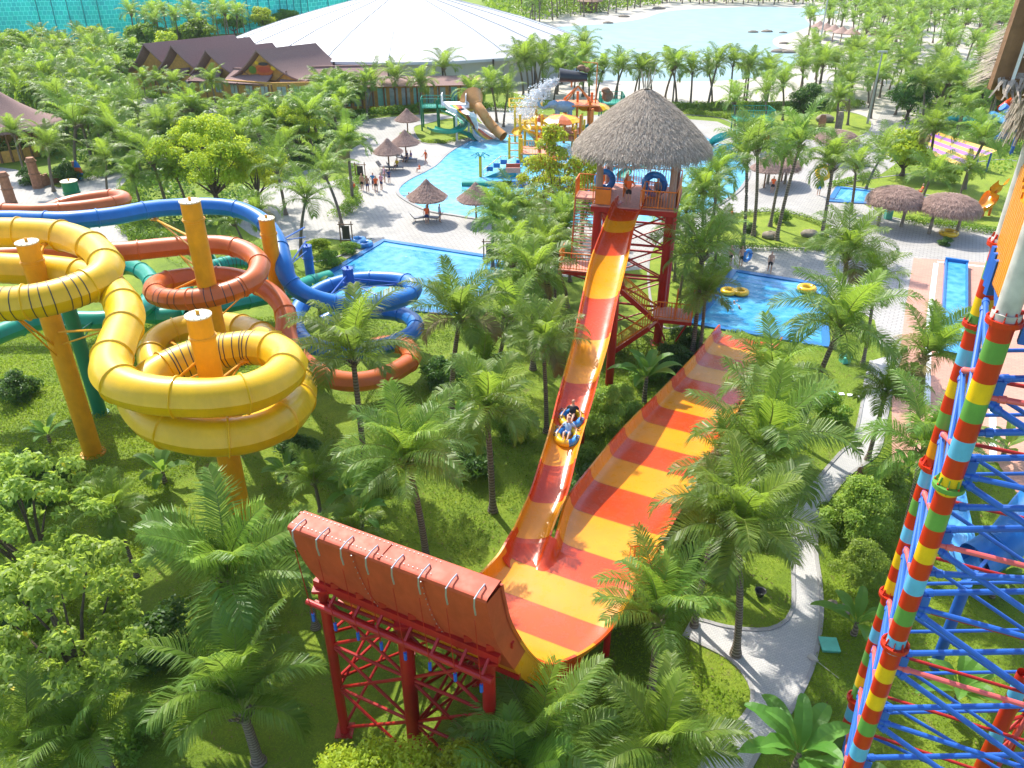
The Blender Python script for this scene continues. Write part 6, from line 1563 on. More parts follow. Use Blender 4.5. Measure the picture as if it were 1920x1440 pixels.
def lounger(px, py, rz, label):
    q = P(px, py); o = thing('lounger', label, 'lounger', q, 'grey loungers under the thatched parasols'); o.rotation_euler = (0,0,rz); f = MB()
    OFF[o.name] = Vector((0,0,0)); f.bar((-.3,-.9,.33),(-.3,.55,.33),.04); f.bar((.3,-.9,.33),(.3,.55,.33),.04); f.bar((-.3,.55,.33),(-.3,.95,.85),.04); f.bar((.3,.55,.33),(.3,.95,.85),.04)
    part('frame', f, [M['dark']], o); s_ = MB(); s_.box((0,-.17,.37),(.56,1.4,.04)); s_.bar((0,.56,.37),(0,.95,.85),.56,.04); part('sling', s_, [M['c_grey']], o)
    for x in (-.3,.3):
        for y in (-.75,.5): l_ = MB(); l_.tube([(x,y,.33),(x,y-.08,.15),(x,y,0)], .022, 6); part('leg', l_, [M['dark']], o)
for a in ((787,414,1.9,'grey lounger left of the orange vested person'),(812,414,-1.8,'grey lounger right of the parasol pole, orange vest beside it'),(722,318,1.2,'pale lounger left of the parasol with the yellow shirted sitter'),(742,319,1.7,'grey lounger carrying the yellow shirted sitter'),(754,301,.9,'reclined grey lounger left of the seated pair'),(768,304,1.6,'grey lounger carrying the seated pair')): lounger(*a)
def mushroom(px, py, rx, ry, zc, hz, legs, label):
    q = P(px, py); o = thing('mushroom_shelter', label, 'shelter', q)
    for lx, ly in legs: mb = MB(); mb.cyl(q+Vector((lx,ly,0)), q+Vector((lx,ly,zc)), .16, 10, 0, .11); part('post', mb, [M['stone']], o, smooth='auto')
    mb = MB(); rows = []
    for (f, z) in ((.02,1),(.25,.97),(.5,.86),(.72,.66),(.88,.38),(.98,.08),(1.0,-.15),(.96,-.38),(.85,-.5),(.3,-.35),(.02,-.3)):
        rows.append([q+Vector((math.cos(a)*rx*f*(1+.02*math.sin(5*a)), math.sin(a)*ry*f, zc+hz*z)) for a in [2*math.pi*k/36 for k in range(36)]])
    mb.quadgrid(rows, 0, True); rf_ = part('roof', mb, [M['thatch_brown']], o, smooth=True)
    reeds('roof_reeds', (q.x,q.y,zc), [(rx*f,hz*z) for f, z in ((.02,1),(.25,.97),(.5,.86),(.72,.66),(.88,.38),(.98,.08),(1.0,-.15))], 5000, .35, .05, M['thatch_brown'], rf_, rsn, .05, q)
mushroom(1768,440, 2.45, 1.9, 2.5, 1.0, ((-1.15,.2),(1.1,-.1)), 'mushroom shaped thatched shelter with a yellow ring under it')
mushroom(1668,425, 2.45, 1.9, 2.5, 1.05, ((-1.0,.2),(1.0,-.1)), 'mushroom shaped thatched shelter left of the one with the yellow ring')
mushroom(1562,300, 2.4, 1.9, 2.4, .9, ((-.9,0),(.9,0)), 'small thatched shelter far behind the palm trunks by the wave pool')
mushroom(1455,345, 2.2, 1.8, 2.0, .7, ((-.9,0),(.9,0)), 'thatched shelter hidden behind leaning palms on the pool terrace')
def signboard(px, py, label, s_=1.0):
    q = P(px, py); o = thing('sign_frame', label, 'sign', q); f = MB()
    for x in (-.5,.5): f.cyl(q+Vector((x*s_,0,0)), q+Vector((x*s_,0,2.0*s_)), .05, 8)
    for z in (.35,1.75): f.cyl(q+Vector((-.65*s_,0,z*s_)), q+Vector((.65*s_,0,z*s_)), .045, 8)
    part('frame', f, [M['timber']], o); p_ = MB(); p_.box(q+U3*1.05*s_, (.62*s_,.06,1.15*s_)); part('board', p_, [M['dark']], o)
signboard(651,458,'dark notice board in a timber pole frame by the blue rings'); signboard(919,492,'timber pole sign frame at the right corner of the rectangular pool'); signboard(677,340,'dark notice board behind the standing group')
# boulders
def boulder(px, py, r, label, sd):
    far_ = py < 110; r = r*.55 if far_ else r
    q = P(px, py); mb = MB(); mb.ball(q+U3*r*(.1 if far_ else .35), r, 0, 16, (1.5,.9,.45) if far_ else (1.25,.9,.62)); rs_ = random.Random(sd); mb.v = [(x+rs_.uniform(-.04,.04)*r*2, y+rs_.uniform(-.04,.04)*r*2, z+rs_.uniform(-.03,.03)*r*2) for x,y,z in mb.v]
    o = solo('boulder', mb, [M['stone']], label, 'boulder', smooth=True)
for i, a in enumerate(((1444,446,.62,'round boulder on the grass between the palm trunks'),(1517,443,.62,'pale boulder at the right end of the palm bed'),(1546,228,1.0,'flat boulder on the lawn by the dark round tree'),(1412,61,1.6,'dark rock in the lagoon, leftmost of three'),(1438,60,1.8,'dark rock in the lagoon, middle of three'),(1468,62,1.3,'dark rock at the tip of the sand spit'),(1470,82,1.4,'small rock on the sand spit edge'),(1462,98,2.3,'largest pale rock in the shallows of the lagoon'),(1478,99,2.0,'pale rock touching the largest one in the lagoon'),(1235,17,2.5,'far rock off the distant beach, rightmost'),(1170,32,2.0,'far rock by the beach left of the lagoon'),(1140,44,1.8,'nearest rock by the beach left of the lagoon'),(1560,1133,.18,'small white stone beside the footpath'),(1588,1137,.16,'white stone next to the banana plant'),(1587,1150,.12,'smallest white stone by the banana plant'))): boulder(*a, i)
# lamp masts, utility lights
def mast(px, py, h, label):
    q = P(px, py); o = thing('lamp_mast', label, 'lamp post', q); mb = MB(); mb.cyl(q, q+U3*h, .17, 10, 0, .09); part('pole', mb, [M['galv']], o); mb = MB(); mb.box(q+U3*(h+.1), (1.2,.3,.2)); part('lamp_head', mb, [M['galv']], o)
mast(1532,112,15,'tall grey lamp mast at the lagoon edge'); mast(1626,232,9,'grey lamp mast beside the lawn right of the dark round tree'); mast(1880,110,15,'tall thin mast above the far right grove'); mast(1005,250,2,'short grey mast by the pool')
# green ground boxes, stones, broom, bucket, path lamp
def gbox(px, py, w, d, h, rz, label):
    q = P(px, py); o = thing('utility_box', label, 'utility box', q); o.rotation_euler = (0,0,rz); OFF[o.name] = Vector((0,0,0)); mb = MB(); mb.box((0,0,h/2),(w,d,h)); part('casing', mb, [M['netgreen']], o); mb = MB(); mb.box((0,0,h+.02),(w+.06,d+.06,.04)); mb.box((0,-d/2-.01,h*.5),(w*.5,.02,h*.5)); part('lid', mb, [M['netgreen']], o)
M['netgreen'] = mat('pale_green_box', (.12,.48,.36), .5, .15, 3)
gbox(1552,752,.85,.55,.45,-.1,'pale green utility box beside the big leaning palm'); gbox(1583,679,.5,.5,.4,.2,'small green utility box near the court edge'); gbox(1554,1212,.62,.62,.10,-.1,'flat green drain cover box in the lawn beside the footpath'); gbox(1664,410,.6,.5,1.2,0,'teal cabinet under the left mushroom shelter')
for k, (px, py) in enumerate(((1562,737),(1578,739),(1594,741),(1611,743))):
    q = P(px, py, .03); mb = MB(); mb.box(q, (.30,.26,.07)); solo('stepping_stone', mb, [M['white']], ['white stepping stone nearest the green box','second white stepping stone from the green box','third white stepping stone from the green box','white stepping stone nearest the footpath'][k], 'paving stone', 'white stepping stones across the lawn')
q = P(1530,1238,.06); e = P(1573,1272,.05); o = thing('broom', 'straw broom with a long handle lying on the grass beside the path', 'broom', q); mb = MB(); mb.cyl(q,e,.014,6); part('handle', mb, [M['sand']], o)
mb = MB(); d = (q-e).normalized(); s_ = d.cross(U3); rows = [[q+d*t+s_*w_*x+U3*z for x, z in ((-1,0),(-.6,.05),(0,.07),(.6,.05),(1,0))] for t, w_ in ((-.1,.04),(.05,.12),(.22,.16),(.3,.12))]; mb.quadgrid(rows); part('head', mb, [M['sand']], o)
q = P(1424,1118); o = thing('plant_pot', 'dark metal basket standing on the lawn inside the path bend', 'basket', q); mb = MB(); mb.lathe(q, [(.10,0),(.16,.12),(.22,.3),(.24,.32),(.20,.30),(.1,.1),(.01,.08)], 16); part('bowl', mb, [M['black']], o, smooth='auto')
for k in range(3): a = k*2.1; mb = MB(); mb.cyl(q+Vector((math.cos(a)*.2,math.sin(a)*.2,.3)), q+Vector((math.cos(a)*.26,math.sin(a)*.26,.42)), .012, 5); part('prong', mb, [M['black']], o)
q = P(1605,918); o = thing('tiki_post', 'carved brown wooden post with a dark base beside the footpath', 'post', q); mb = MB(); mb.lathe(q, [(.16,0),(.16,.5),(.12,.52),(.12,.55)], 10); part('base', mb, [M['black']], o)
mb = MB(); mb.lathe(q, [(.12,.55),(.17,.6),(.13,.75),(.18,.85),(.14,1.0),(.19,1.1),(.10,1.3),(.01,1.33)], 9, 0, None, .12); part('carving', mb, [M['timber']], o)
# orange stair beside the run out lane
st = thing('access_stair', 'small orange railed stair beside the wide striped lane', 'stairs', P(1230,1150)); a_ = P(1262,1125,.1); b_2 = P(1213,1103,2.3); sd = Vector((b_2.x-a_.x,b_2.y-a_.y,0)).normalized(); flight(a_, b_2, 1.0, Vector((sd.y,-sd.x,0)), M['deck_red'], st)
lc_ = P(1212,1085,2.3); mb = MB(); mb.box(lc_, (1.2,1.2,.08)); part('landing', mb, [M['orange_steel']], st); rail_part([lc_+Vector((.6,-.6,0)), lc_+Vector((.6,.6,0)), lc_+Vector((-.6,.6,0))], st)
# yellow flume beyond the right shelter, racer lanes
yo = thing('open_slide', 'orange yellow open flume curving down behind the right mushroom shelter', 'water slide', P(1850,400)); OPL = [(1818,392,.5),(1835,388,.9),(1850,378,1.4),(1862,362,2.1),(1872,345,3.0),(1884,335,3.6)]
c_ = crom([P(*q) for q in OPL], .3); mb = MB(); rows = []
for i, p in enumerate(c_):
    T = (c_[min(i+1,len(c_)-1)]-c_[max(i-1,0)]).normalized(); X = T.cross(U3).normalized(); rows.append([p+X*math.cos(math.pi*k/12)*.75-U3*math.sin(math.pi*k/12)**.7*.6 for k in range(13)])
mb.quadgrid(rows); mb.quadgrid([[p-U3*.05 for p in r] for r in rows], 0, flip=True); part('flume', mb, [M['amber']], yo, smooth=True)
for k in (4, len(c_)-3): mb = MB(); mb.cyl((c_[k].x,c_[k].y,0), c_[k]-U3*.5, .12, 8); part('leg', mb, [M['orange_steel']], yo)
ra = thing('racer_slide', 'wide purple and yellow striped racing slide among the palms at the right', 'water slide', P(1750,290))
A0, A1, B0, B1 = P(1690,262,.6), P(1830,245,2.6), P(1690,272,.4), P(1850,300,.5); mb = MB(); rows = []; rm = []
for k in range(15):
    f = k/14; a = P(1680+80*f,262-14*f,.4+2.0*f); b = P(1800+70*f,312-30*f,.4+2.0*f); rows.append([a.lerp(b,j/20)+U3*.0 for j in range(21)]); rm.append(k % 4 >= 2)
mb.quadgrid(rows, 0, False, [int(x) for x in rm[:-1]]); part('lane', mb, [mat('faded_yellow_lane', (.62,.33,.02), .6, .1), mat('faded_purple_lane', (.24,.06,.36), .6, .1)], ra)
mb = MB()
for f in (.3,.6,.95):
    a = P(1680+80*f,262-14*f,.4+2.0*f); b = P(1800+70*f,312-30*f,.4+2.0*f)
    for t in (.05,.5,.95): q = a.lerp(b,t); mb.cyl((q.x,q.y,0), q, .1, 6)
part('leg', mb, [M['blue_steel']], ra)
fs = thing('far_slides', 'blue red and white flumes on a small tower at the far right behind palms', 'water slide', P(1895,290))
for (pts_, m_) in (([(1880,200,5),(1900,225,3.5),(1885,250,2),(1870,262,1)],'blue'),([(1905,185,5.5),(1890,195,4.6),(1876,205,4)],'red'),([(1910,240,3.5),(1880,225,2.6),(1860,215,2)],'lightblue'),([(1830,232,1.6),(1800,222,1.2),(1770,228,.6)],'teal')):
    mb = MB(); mb.tube(crom([P(*q) for q in pts_], .5), .5, 10); part('tube', mb, [M[m_]], fs, smooth=True)
mb = MB(); mb.cyl(P(1895,290), P(1895,290)+U3*5, .2, 8); mb.box(P(1895,290)+U3*4.6, (3,3,.2)); part('tower', mb, [M['blue_steel']], fs)
# row of parasols and huts on the far beach
for i, (px, py, m_) in enumerate(((1533,70,0),(1545,74,0),(1560,78,0),(1575,82,1),(1593,84,0),(1640,86,0),(1662,90,0),(1685,92,0),(1700,36,0),(1730,42,0),(1100,12,0),(1128,10,0),(1330,4,0),(1365,5,0),(1490,6,0),(1255,4,0))):
    BL = ['leftmost parasol on the sand spit','second parasol from left on the sand spit','third parasol from left on the sand spit','fourth parasol from left on the sand spit','fifth parasol from left on the sand spit','sixth parasol from left on the sand spit','seventh parasol from left on the sand spit','rightmost parasol on the sand spit','far parasol in the shade above the spit grove','second far parasol above the spit grove','parasol on the shore right behind the tent','second parasol on the shore behind the tent','parasol on the opposite beach, left of centre','parasol on the opposite beach, centre','parasol on the opposite beach, rightmost','parasol on the opposite beach, leftmost']
    q = P(px, py); o = thing('beach_parasol', BL[i], 'parasol', q, 'far thatched parasols along the beach'); mb = MB(); mb.lathe(q, [(.05,3.6),(1.0,2.9),(2.0,2.3),(1.9,2.2),(.1,2.6)], 12); part('canopy', mb, [M['thatch_brown']], o); mb = MB(); mb.cyl(q, q+U3*2.6, .1, 6); part('pole', mb, [M['timber']], o)
for i, (px, py, w_) in enumerate(((1862,40,5),(1850,88,3.6),(1105,22,4),(1720,44,3.5))):
    q = P(px, py); o = thing('beach_hut', ['large brown thatched hut in the far right grove','small low brown hut left of the thin mast in the grove','brown roofed hut behind the distant beach left of the lagoon','shaded hut among the palms of the far sand strip'][i], 'hut', q); mb = MB(); mb.lathe(q, [(.05,5.2),(w_*.5,4.2),(w_,3.0),(w_*.95,2.8),(.1,3.4)], 18); part('roof', mb, [M['thatch_brown']], o); mb = MB(); mb.lathe(q, [(w_*.6,0),(w_*.6,3)], 14); part('wall', mb, [M['timber']], o)

# ------------------------------------------------------------------ the splash play structure
PC = P(1020,288); WSC = 15.7
def S_(px, py, z): return P(px, py, z)
ps = thing('play_structure', 'yellow and orange splash play structure with posts, slides and umbrellas in the wave pool', 'play structure', PC)
def base_up(px, py, z0, z1, r, m, nm='post', cap=None):
    b = P(px, py); mb = MB(); mb.cyl(b+U3*z0, b+U3*z1, r, 10); mb.ball(b+U3*z1, r*1.3, 0, 8); part(nm, mb, [M[m]], ps, smooth='auto'); return b
def deck(px, py, w, d, z, m, rail=True, legs=True):
    c = P(px, py); mb = MB(); mb.box(c+U3*z, (w,d,.15)); dk_ = part('deck', mb, [M[m]], ps)
    if rail:
        q = lambda x, y: c+Vector((x*w/2,y*d/2,z)); mb = MB(); railing(mb, [q(-1,-1),q(1,-1),q(1,1),q(-1,1),q(-1,-1)], 1.0, .35); part('railing', mb, [M['band_yellow']], ps)
    if legs:
        for x in (-1,1):
            for y in (-1,1): mb = MB(); mb.cyl(c+Vector((x*w/2,y*d/2,0)), c+Vector((x*w/2,y*d/2,z+2.6)), .13, 8); part('post', mb, [M['band_yellow'] if w < 5 else M['band_orange']], ps)
    return c
d1 = deck(1000,300,3.2,3.6,1.6,'deck_red'); d2 = deck(1040,285,4.4,4.0,2.6,'deck_red'); d3 = deck(1065,278,3.4,3.4,2.9,'deck_red'); d4 = deck(985,262,2.6,2.6,3.2,'yellow')
for (px, py, z1) in ((975,285,6.2),(984,283,5.0),(1015,282,6.0),(1025,282,5.4),(1033,300,3.4),(978,305,3.8),(955,300,3.6),(1078,300,4.8),(1086,290,6.5),(1108,280,6.8),(1080,262,8.4),(1106,262,8.2)): base_up(px, py, 0, z1, .15, 'band_yellow' if px < 1075 else 'orange_steel')
# roofless peaked frame
mb = MB(); c = d4+U3*6.2
for a, b in (((-2,-1.2,0),(2,-1.2,0)),((-2,1.2,0),(2,1.2,0)),((-2,-1.2,0),(-2,1.2,0)),((2,-1.2,0),(2,1.2,0)),((-2,0,1.1),(2,0,1.1)),((-2,-1.2,0),(-2,0,1.1)),((-2,1.2,0),(-2,0,1.1)),((2,-1.2,0),(2,0,1.1)),((2,1.2,0),(2,0,1.1))): mb.cyl(c+Vector(a), c+Vector(b), .1, 6)
part('peaked_frame', mb, [M['band_yellow']], ps)
# umbrellas with petals
for (px, py, z, r) in ((1052,285,5.3,2.2),(1040,280,4.6,1.7),(1110,262,5.6,2.0),(1012,270,4.2,1.3)):
    b = P(px, py); mb = MB(); rows = []
    for f, zz in ((.02,1.0),(.4,.9),(.75,.6),(1.0,.1),(1.0,0)): rows.append([b+Vector((math.cos(a)*r*f, math.sin(a)*r*f, z+zz+.12*math.sin(6*a)*f)) for a in [2*math.pi*k/24 for k in range(24)]])
    q_ = MB(); nb2 = len(mb.v)
    for i in range(4):
        for j in range(24):
            k = (j+1) % 24; bb = len(mb.v); mb.v += [tuple(rows[i][j]), tuple(rows[i][k]), tuple(rows[i+1][k]), tuple(rows[i+1][j])]; mb.f.append((bb,bb+1,bb+2,bb+3)); mb.m.append((j//4) % 2)
    part('umbrella', mb, [M['orange_tube'], M['band_yellow']], ps)
# slides
def flume(pts, r, m, root=None, open_=True, nm='flume'):
    c = crom([P(*q) for q in pts], .3); mb = MB()
    if open_:
        rows = []
        for i, p in enumerate(c):
            T = (c[min(i+1,len(c)-1)]-c[max(i-1,0)]).normalized(); X = T.cross(U3).normalized(); rows.append([p+X*math.cos(math.pi*k/10)*r-U3*math.sin(math.pi*k/10)**.7*r*.8 for k in range(11)])
        mb.quadgrid(rows); mb.quadgrid([[p-U3*.05 for p in q] for q in rows], 0, flip=True)
    else: mb.tube(c, r, 14, 0, False, None, None, .05)
    part(nm, mb, [M[m]], root or ps, smooth='auto'); return c
flume([(985,205,4.8),(992,222,4.0),(1003,240,2.6),(1010,256,1.3)], .55, 'yellow'); flume([(1050,218,4.2),(1035,228,3.6),(1018,238,3.0),(1005,240,2.6)], .5, 'red'); flume([(1020,215,4.2),(1000,218,3.8),(975,222,3.4),(968,232,3.0)], .6, 'yellow')
flume([(1085,330,2.6),(1060,338,2.4),(1035,345,2.0),(1030,360,1.6),(1050,372,1.2),(1080,372,.9),(1105,362,.6)], .55, 'blue'); flume([(1120,345,1.0),(1105,352,.8),(1085,362,.5)], .5, 'blue', None, False); flume([(1168,290,2.6),(1150,305,1.6),(1135,322,.6)], .7, 'teal'); flume([(1215,292,2.8),(1185,305,1.5),(1165,325,.6)], .7, 'green')
# blue mural ramp with a railing, green and blue logs in front
mb = MB(); a = [P(905,332,.1), P(962,322,.1), P(970,332,.1), P(913,340,.1)]; z1 = 2.2
b0, b1_, b2_, b3_ = P(906,333), P(968,333), P(968,320), P(930,322)
mb.poly([b0, b1_, b1_+U3*2.3, b0+Vector((1.7,0,.9))]); mb.poly([b0+Vector((1.7,0,.9)), b1_+U3*2.3, b2_+U3*2.3, b3_+U3*1.2]); mb.poly([b1_, b2_, b2_+U3*2.3, b1_+U3*2.3]); part('mural_ramp', mb, [M['teal']], ps)
mb = MB(); railing(mb, [b0+U3*.2, b0+Vector((1.9,1.0,2.0)), b1_+Vector((-.1,.1,2.3))], 1.0, .5); part('railing', mb, [M['band_yellow']], ps)
for k in range(3): mb = MB(); mb.box(b0+Vector((.7+.75*k,.4,1.2+.55*k)), (.7,.06,.7)); part('blue_panel', mb, [M['blue']], ps)
mb = MB(); A = P(866,343,.3); B = P(938,343,.3); mb.tube([A,B], .42, 14); part('log', mb, [M['green']], ps, smooth='auto'); mb = MB(); mb.tube([B, P(1000,346,.3)], .42, 14); part('log', mb, [M['blue']], ps, smooth='auto')
# palm shaped sprayer post
b = P(901,332); mb = MB(); mb.cyl(b, b+U3*3.2, .17, 10); part('sprayer_post', mb, [M['band_yellow']], ps); mb = MB()
for k in range(6): a = k*1.05; mb.tube([b+U3*3.2, b+Vector((math.cos(a)*.5,math.sin(a)*.5,3.7)), b+Vector((math.cos(a)*1.0,math.sin(a)*1.0,3.3))], .08, 5)
part('sprayer_leaves', mb, [M['teal']], ps)
# climbing frame panels
for k, (px, py, z, m_) in enumerate(((962,300,.8,'blue'),(962,300,2.0,'red'),(962,300,3.2,'deck_red'),(1058,292,1.0,'band_orange'),(1066,292,2.2,'white'),(1050,292,3.3,'band_yellow'),(1022,300,1.2,'red'),(1074,292,1.2,'teal'),(945,326,2.9,'blue'),(957,326,2.9,'blue'))): q = P(px, py, z); mb = MB(); mb.box(q, (1.5,.12,.75)); part('panel', mb, [M[m_]], ps)
mb = MB()
for px in (955,978):
    b = P(px, 300); mb.bar(b, b+U3*4.2, .14)
for z in (.4,1.6,2.8,4.0): mb.bar(P(955,300)+U3*z, P(978,300)+U3*z, .12)
part('climbing_frame', mb, [M['band_orange']], ps)
fl0 = P(1018,305,.1); fl1 = P(1036,288,2.5); sd = Vector((fl1.x-fl0.x,fl1.y-fl0.y,0)).normalized(); flight(fl0, fl1, 1.0, Vector((sd.y,-sd.x,0)), M['band_yellow'], ps)
# tipping bucket tower
tb0 = P(1080,264); mb = MB()
for dx, dy in ((-1.6,-1.2),(1.6,-1.2),(1.6,1.2),(-1.6,1.2)): mb.cyl(tb0+Vector((dx,dy,0)), tb0+Vector((dx*.9,dy*.9,7.4)), .16, 8)
for dx, dy in ((-1.6,-1.2),(1.6,-1.2)): mb.cyl(tb0+Vector((dx,dy,7.0)), tb0+Vector((0,0,9.6)), .12, 8); mb.cyl(tb0+Vector((dx,-dy,7.0)), tb0+Vector((0,0,9.6)), .12, 8)
mb.box(tb0+U3*6.6, (5.2,3.6,.2)); mb.bar(tb0+Vector((-.8,0,9.4)), tb0+Vector((-.8,0,11.6)), .2); mb.bar(tb0+Vector((2.2,0,6)), tb0+Vector((2.2,0,13.4)), .12); mb.bar(tb0+Vector((2.2,0,13.4)), tb0+Vector((.4,0,13.6)), .12)
part('bucket_tower', mb, [M['orange_steel']], ps)
mb = MB(); rows = []
for (x, r) in ((-1.9,1.35),(-1.0,1.2),(.4,1.0),(1.4,.75),(1.45,.02)): rows.append([tb0+Vector((x-.4,0,11.2-.12*x))+Vector((0,r*math.cos(a),r*math.sin(a)*.85)) for a in [2*math.pi*k/18 for k in range(18)]])
mb.quadgrid(rows, 0, True); mb.quadgrid([[Vector(p)*1 for p in r] for r in rows[:1]]+[[p.lerp(sum(rows[0], Vector())/18, .9) for p in rows[0]]], 0, True); part('tipping_bucket', mb, [M['black']], ps, smooth='auto')
mb = MB(); mb.ball(tb0+Vector((.3,0,12.6)), .55, 0, 10, (1,.8,1)); mb.ball(tb0+Vector((.9,0,12.3)), .45, 0, 10); mb.ball(tb0+Vector((3.6,-.4,8.0)), .9, 0, 10, (.8,.7,1.2)); mb.ball(tb0+Vector((3.3,-.6,9.0)), .55, 0, 10); part('animal_sculpture', mb, [M['timber']], ps, smooth=True)
# elephant
b = P(1055,268); e_ = b+U3*6.4; mb = MB(); mb.ball(e_, 1.15, 0, 14, (1.25,.85,.85)); mb.ball(e_+Vector((-1.35,-.2,.35)), .68, 0, 12); mb.tube([e_+Vector((-1.8,-.3,.2)), e_+Vector((-2.4,-.3,-.25)), e_+Vector((-2.95,-.3,.1)), e_+Vector((-3.1,-.3,.8)), e_+Vector((-2.8,-.3,1.2))], .2, 8, 0, True, [.3,.24,.19,.14,.1])
for dx in (-.75,.75):
    for dy in (-.45,.45): mb.cyl(e_+Vector((dx,dy,-2.0)), e_+Vector((dx,dy,-.4)), .27, 8)
for s_ in (-1,1): mb.ball(e_+Vector((-1.15,s_*.6,.35)), .55, 0, 10, (.9,.25,1.1))
part('elephant', mb, [M['c_grey'] if 0 else mat('blue_grey_hide', (.20,.32,.42), .7, .15)], ps, smooth=True)
# white falling water from the bucket
rs_ = np.random.default_rng(3); n = 4200; t = rs_.random(n)**.8; A = np.array(tb0+Vector((-2.3,0,7.2))); sp = .2+1.3*t; pos = A+np.stack([-4.6*t, -.4*t, -4.2*t**1.6],1)+rs_.normal(size=(n,3))*sp[:,None]*np.array([.55,.5,.45])
pos[:,2] = np.maximum(pos[:,2], .1); V, Fq = leaf_cloud(n, [((0,0,0),(.01,.01,.01))], .24, rs_); V = V.reshape(n,4,3)+pos[:,None,:]
setp(npmesh('falling_water', V.reshape(-1,3), Fq, M['splash']), 'white water tumbling from the black tipping bucket', 'falling water', None, 'stuff')
# blue shell panels at the right
for (px, py, z) in ((1092,272,3.2),(1104,266,3.4),(1120,272,3.0)):
    b = P(px, py); mb = MB(); rows = [[b+Vector((x, .3*math.cos(x*2), z*math.sin(math.pi*f)**.6*0+f*z*(1-abs(x)*.35))) for x in (-1.1,-.6,0,.6,1.1)] for f in (0,.3,.6,.85,1)]; mb.quadgrid(rows); mb.quadgrid([[p+Vector((0,.1,0)) for p in r] for r in rows],0,flip=True); part('shell_panel', mb, [M['teal']], ps, smooth=True)
ps.scale = (1, 1, .68)
# slides on the lawn left of it
gl = thing('kids_slide', 'green spiral slide with its railed platform on the small lawn', 'water slide', P(835,238))
c = P(823,242); mb = MB(); mb.box(c+Vector((0,.0,2.9)), (4.2,2.2,.14)); part('deck', mb, [M['green']], gl)
for x in (-2.1,0,2.1):
    for y in (-1.1,1.1): mb = MB(); mb.cyl(c+Vector((x,y,0)), c+Vector((x,y,3.9)), .11, 8); part('post', mb, [M['green_steel']], gl)
q = lambda x, y: c+Vector((x*2.1,y*1.1,2.95)); mb = MB(); railing(mb, [q(1,-1),q(-1,-1),q(-1,1),q(1,1)], 1.1, .28); part('railing', mb, [M['green']], gl)
flume([(832,203,3.0),(852,212,2.7),(868,224,2.3),(866,236,2.0),(845,243,1.8),(820,241,1.6),(808,236,1.5)], .55, 'green', gl); flume([(855,240,1.6),(875,248,1.0),(893,258,.45)], .5, 'green', gl)
rs2 = thing('rainbow_slide', 'white slide with rainbow stripes running into the wave pool', 'water slide', P(900,262)); cL = [(846,196,4.2),(858,208,3.7),(872,222,2.6),(888,240,1.3),(900,254,.5),(912,262,.25)]
cc_ = crom([P(*q) for q in cL], .35); mb = MB(); rows = []
for i, p in enumerate(cc_):
    T = (cc_[min(i+1,len(cc_)-1)]-cc_[max(i-1,0)]).normalized(); X = T.cross(U3).normalized(); X = -X if X.x < 0 else X
    rows.append([p+X*x+U3*z for x, z in ((-.9,.35),(-.8,.38),(-.75,.02),(-.45,0),(-.15,0),(.15,0),(.45,0),(.75,0),(1.05,0),(1.5,0),(1.9,.02),(1.95,.38),(2.05,.35))])
cmap = [0,0,0,1,2,3,4,5,0,0,0,0]
for i in range(len(rows)-1):
    for j in range(12):
        bb = len(mb.v); mb.v += [tuple(rows[i][j]),tuple(rows[i][j+1]),tuple(rows[i+1][j+1]),tuple(rows[i+1][j])]; mb.f.append((bb,bb+1,bb+2,bb+3)); mb.m.append(cmap[j])
for i in range(len(rows)-1):
    for j in (0,12): bb = len(mb.v); mb.v += [tuple(rows[i][j]),tuple(rows[i+1][j]),tuple(rows[i+1][j]-U3*.5),tuple(rows[i][j]-U3*.5)]; mb.f.append((bb,bb+1,bb+2,bb+3)); mb.m.append(0)
part('slide_bed', mb, [M['white'],M['lightblue'],M['band_green'],M['band_yellow'],M['orange_tube'],M['red']], rs2)
for k in (3, len(cc_)//2): p = cc_[k]; mb = MB(); mb.cyl((p.x,p.y,0),(p.x,p.y,p.z),.14,8); part('leg', mb, [M['white']], rs2)
mb = MB(); p = cc_[0]; mb.box((p.x+.3,p.y+1.0,p.z-.1),(3,2,.15)); mb.box((p.x-1.2,p.y+1,p.z+.5),(.1,2,1.2)); mb.box((p.x+1.8,p.y+1,p.z+.5),(.1,2,1.2)); part('deck', mb, [M['white']], rs2)
tt = thing('tan_tube_slide', 'tan tube slide with a flared mouth ending at the wave pool', 'water slide', P(935,255)); c = crom([P(*q) for q in [(884,186,4.4),(893,196,4.0),(905,212,3.2),(917,230,2.0),(930,244,1.2),(944,256,.6)]], .25)
mb = MB(); n = len(c); mb.tube(c, .62, 16, 0, False, [.62 if i > 6 else .62+.16*(6-i) for i in range(n)]); part('tube', mb, [M['tan']], tt, smooth='auto')
for i in range(6, n-1, 7): flange(tt, c[i], c[i+1]-c[i-1], .62, M['tan'])
mb = MB(); mb.cyl((c[4].x,c[4].y,0), c[4], .15, 8); part('leg', mb, [M['tan']], tt)
mb = MB(); q = P(884,200); mb.box(q+U3*3.8, (2.4,2,.15)); part('deck', mb, [M['tan']], tt)
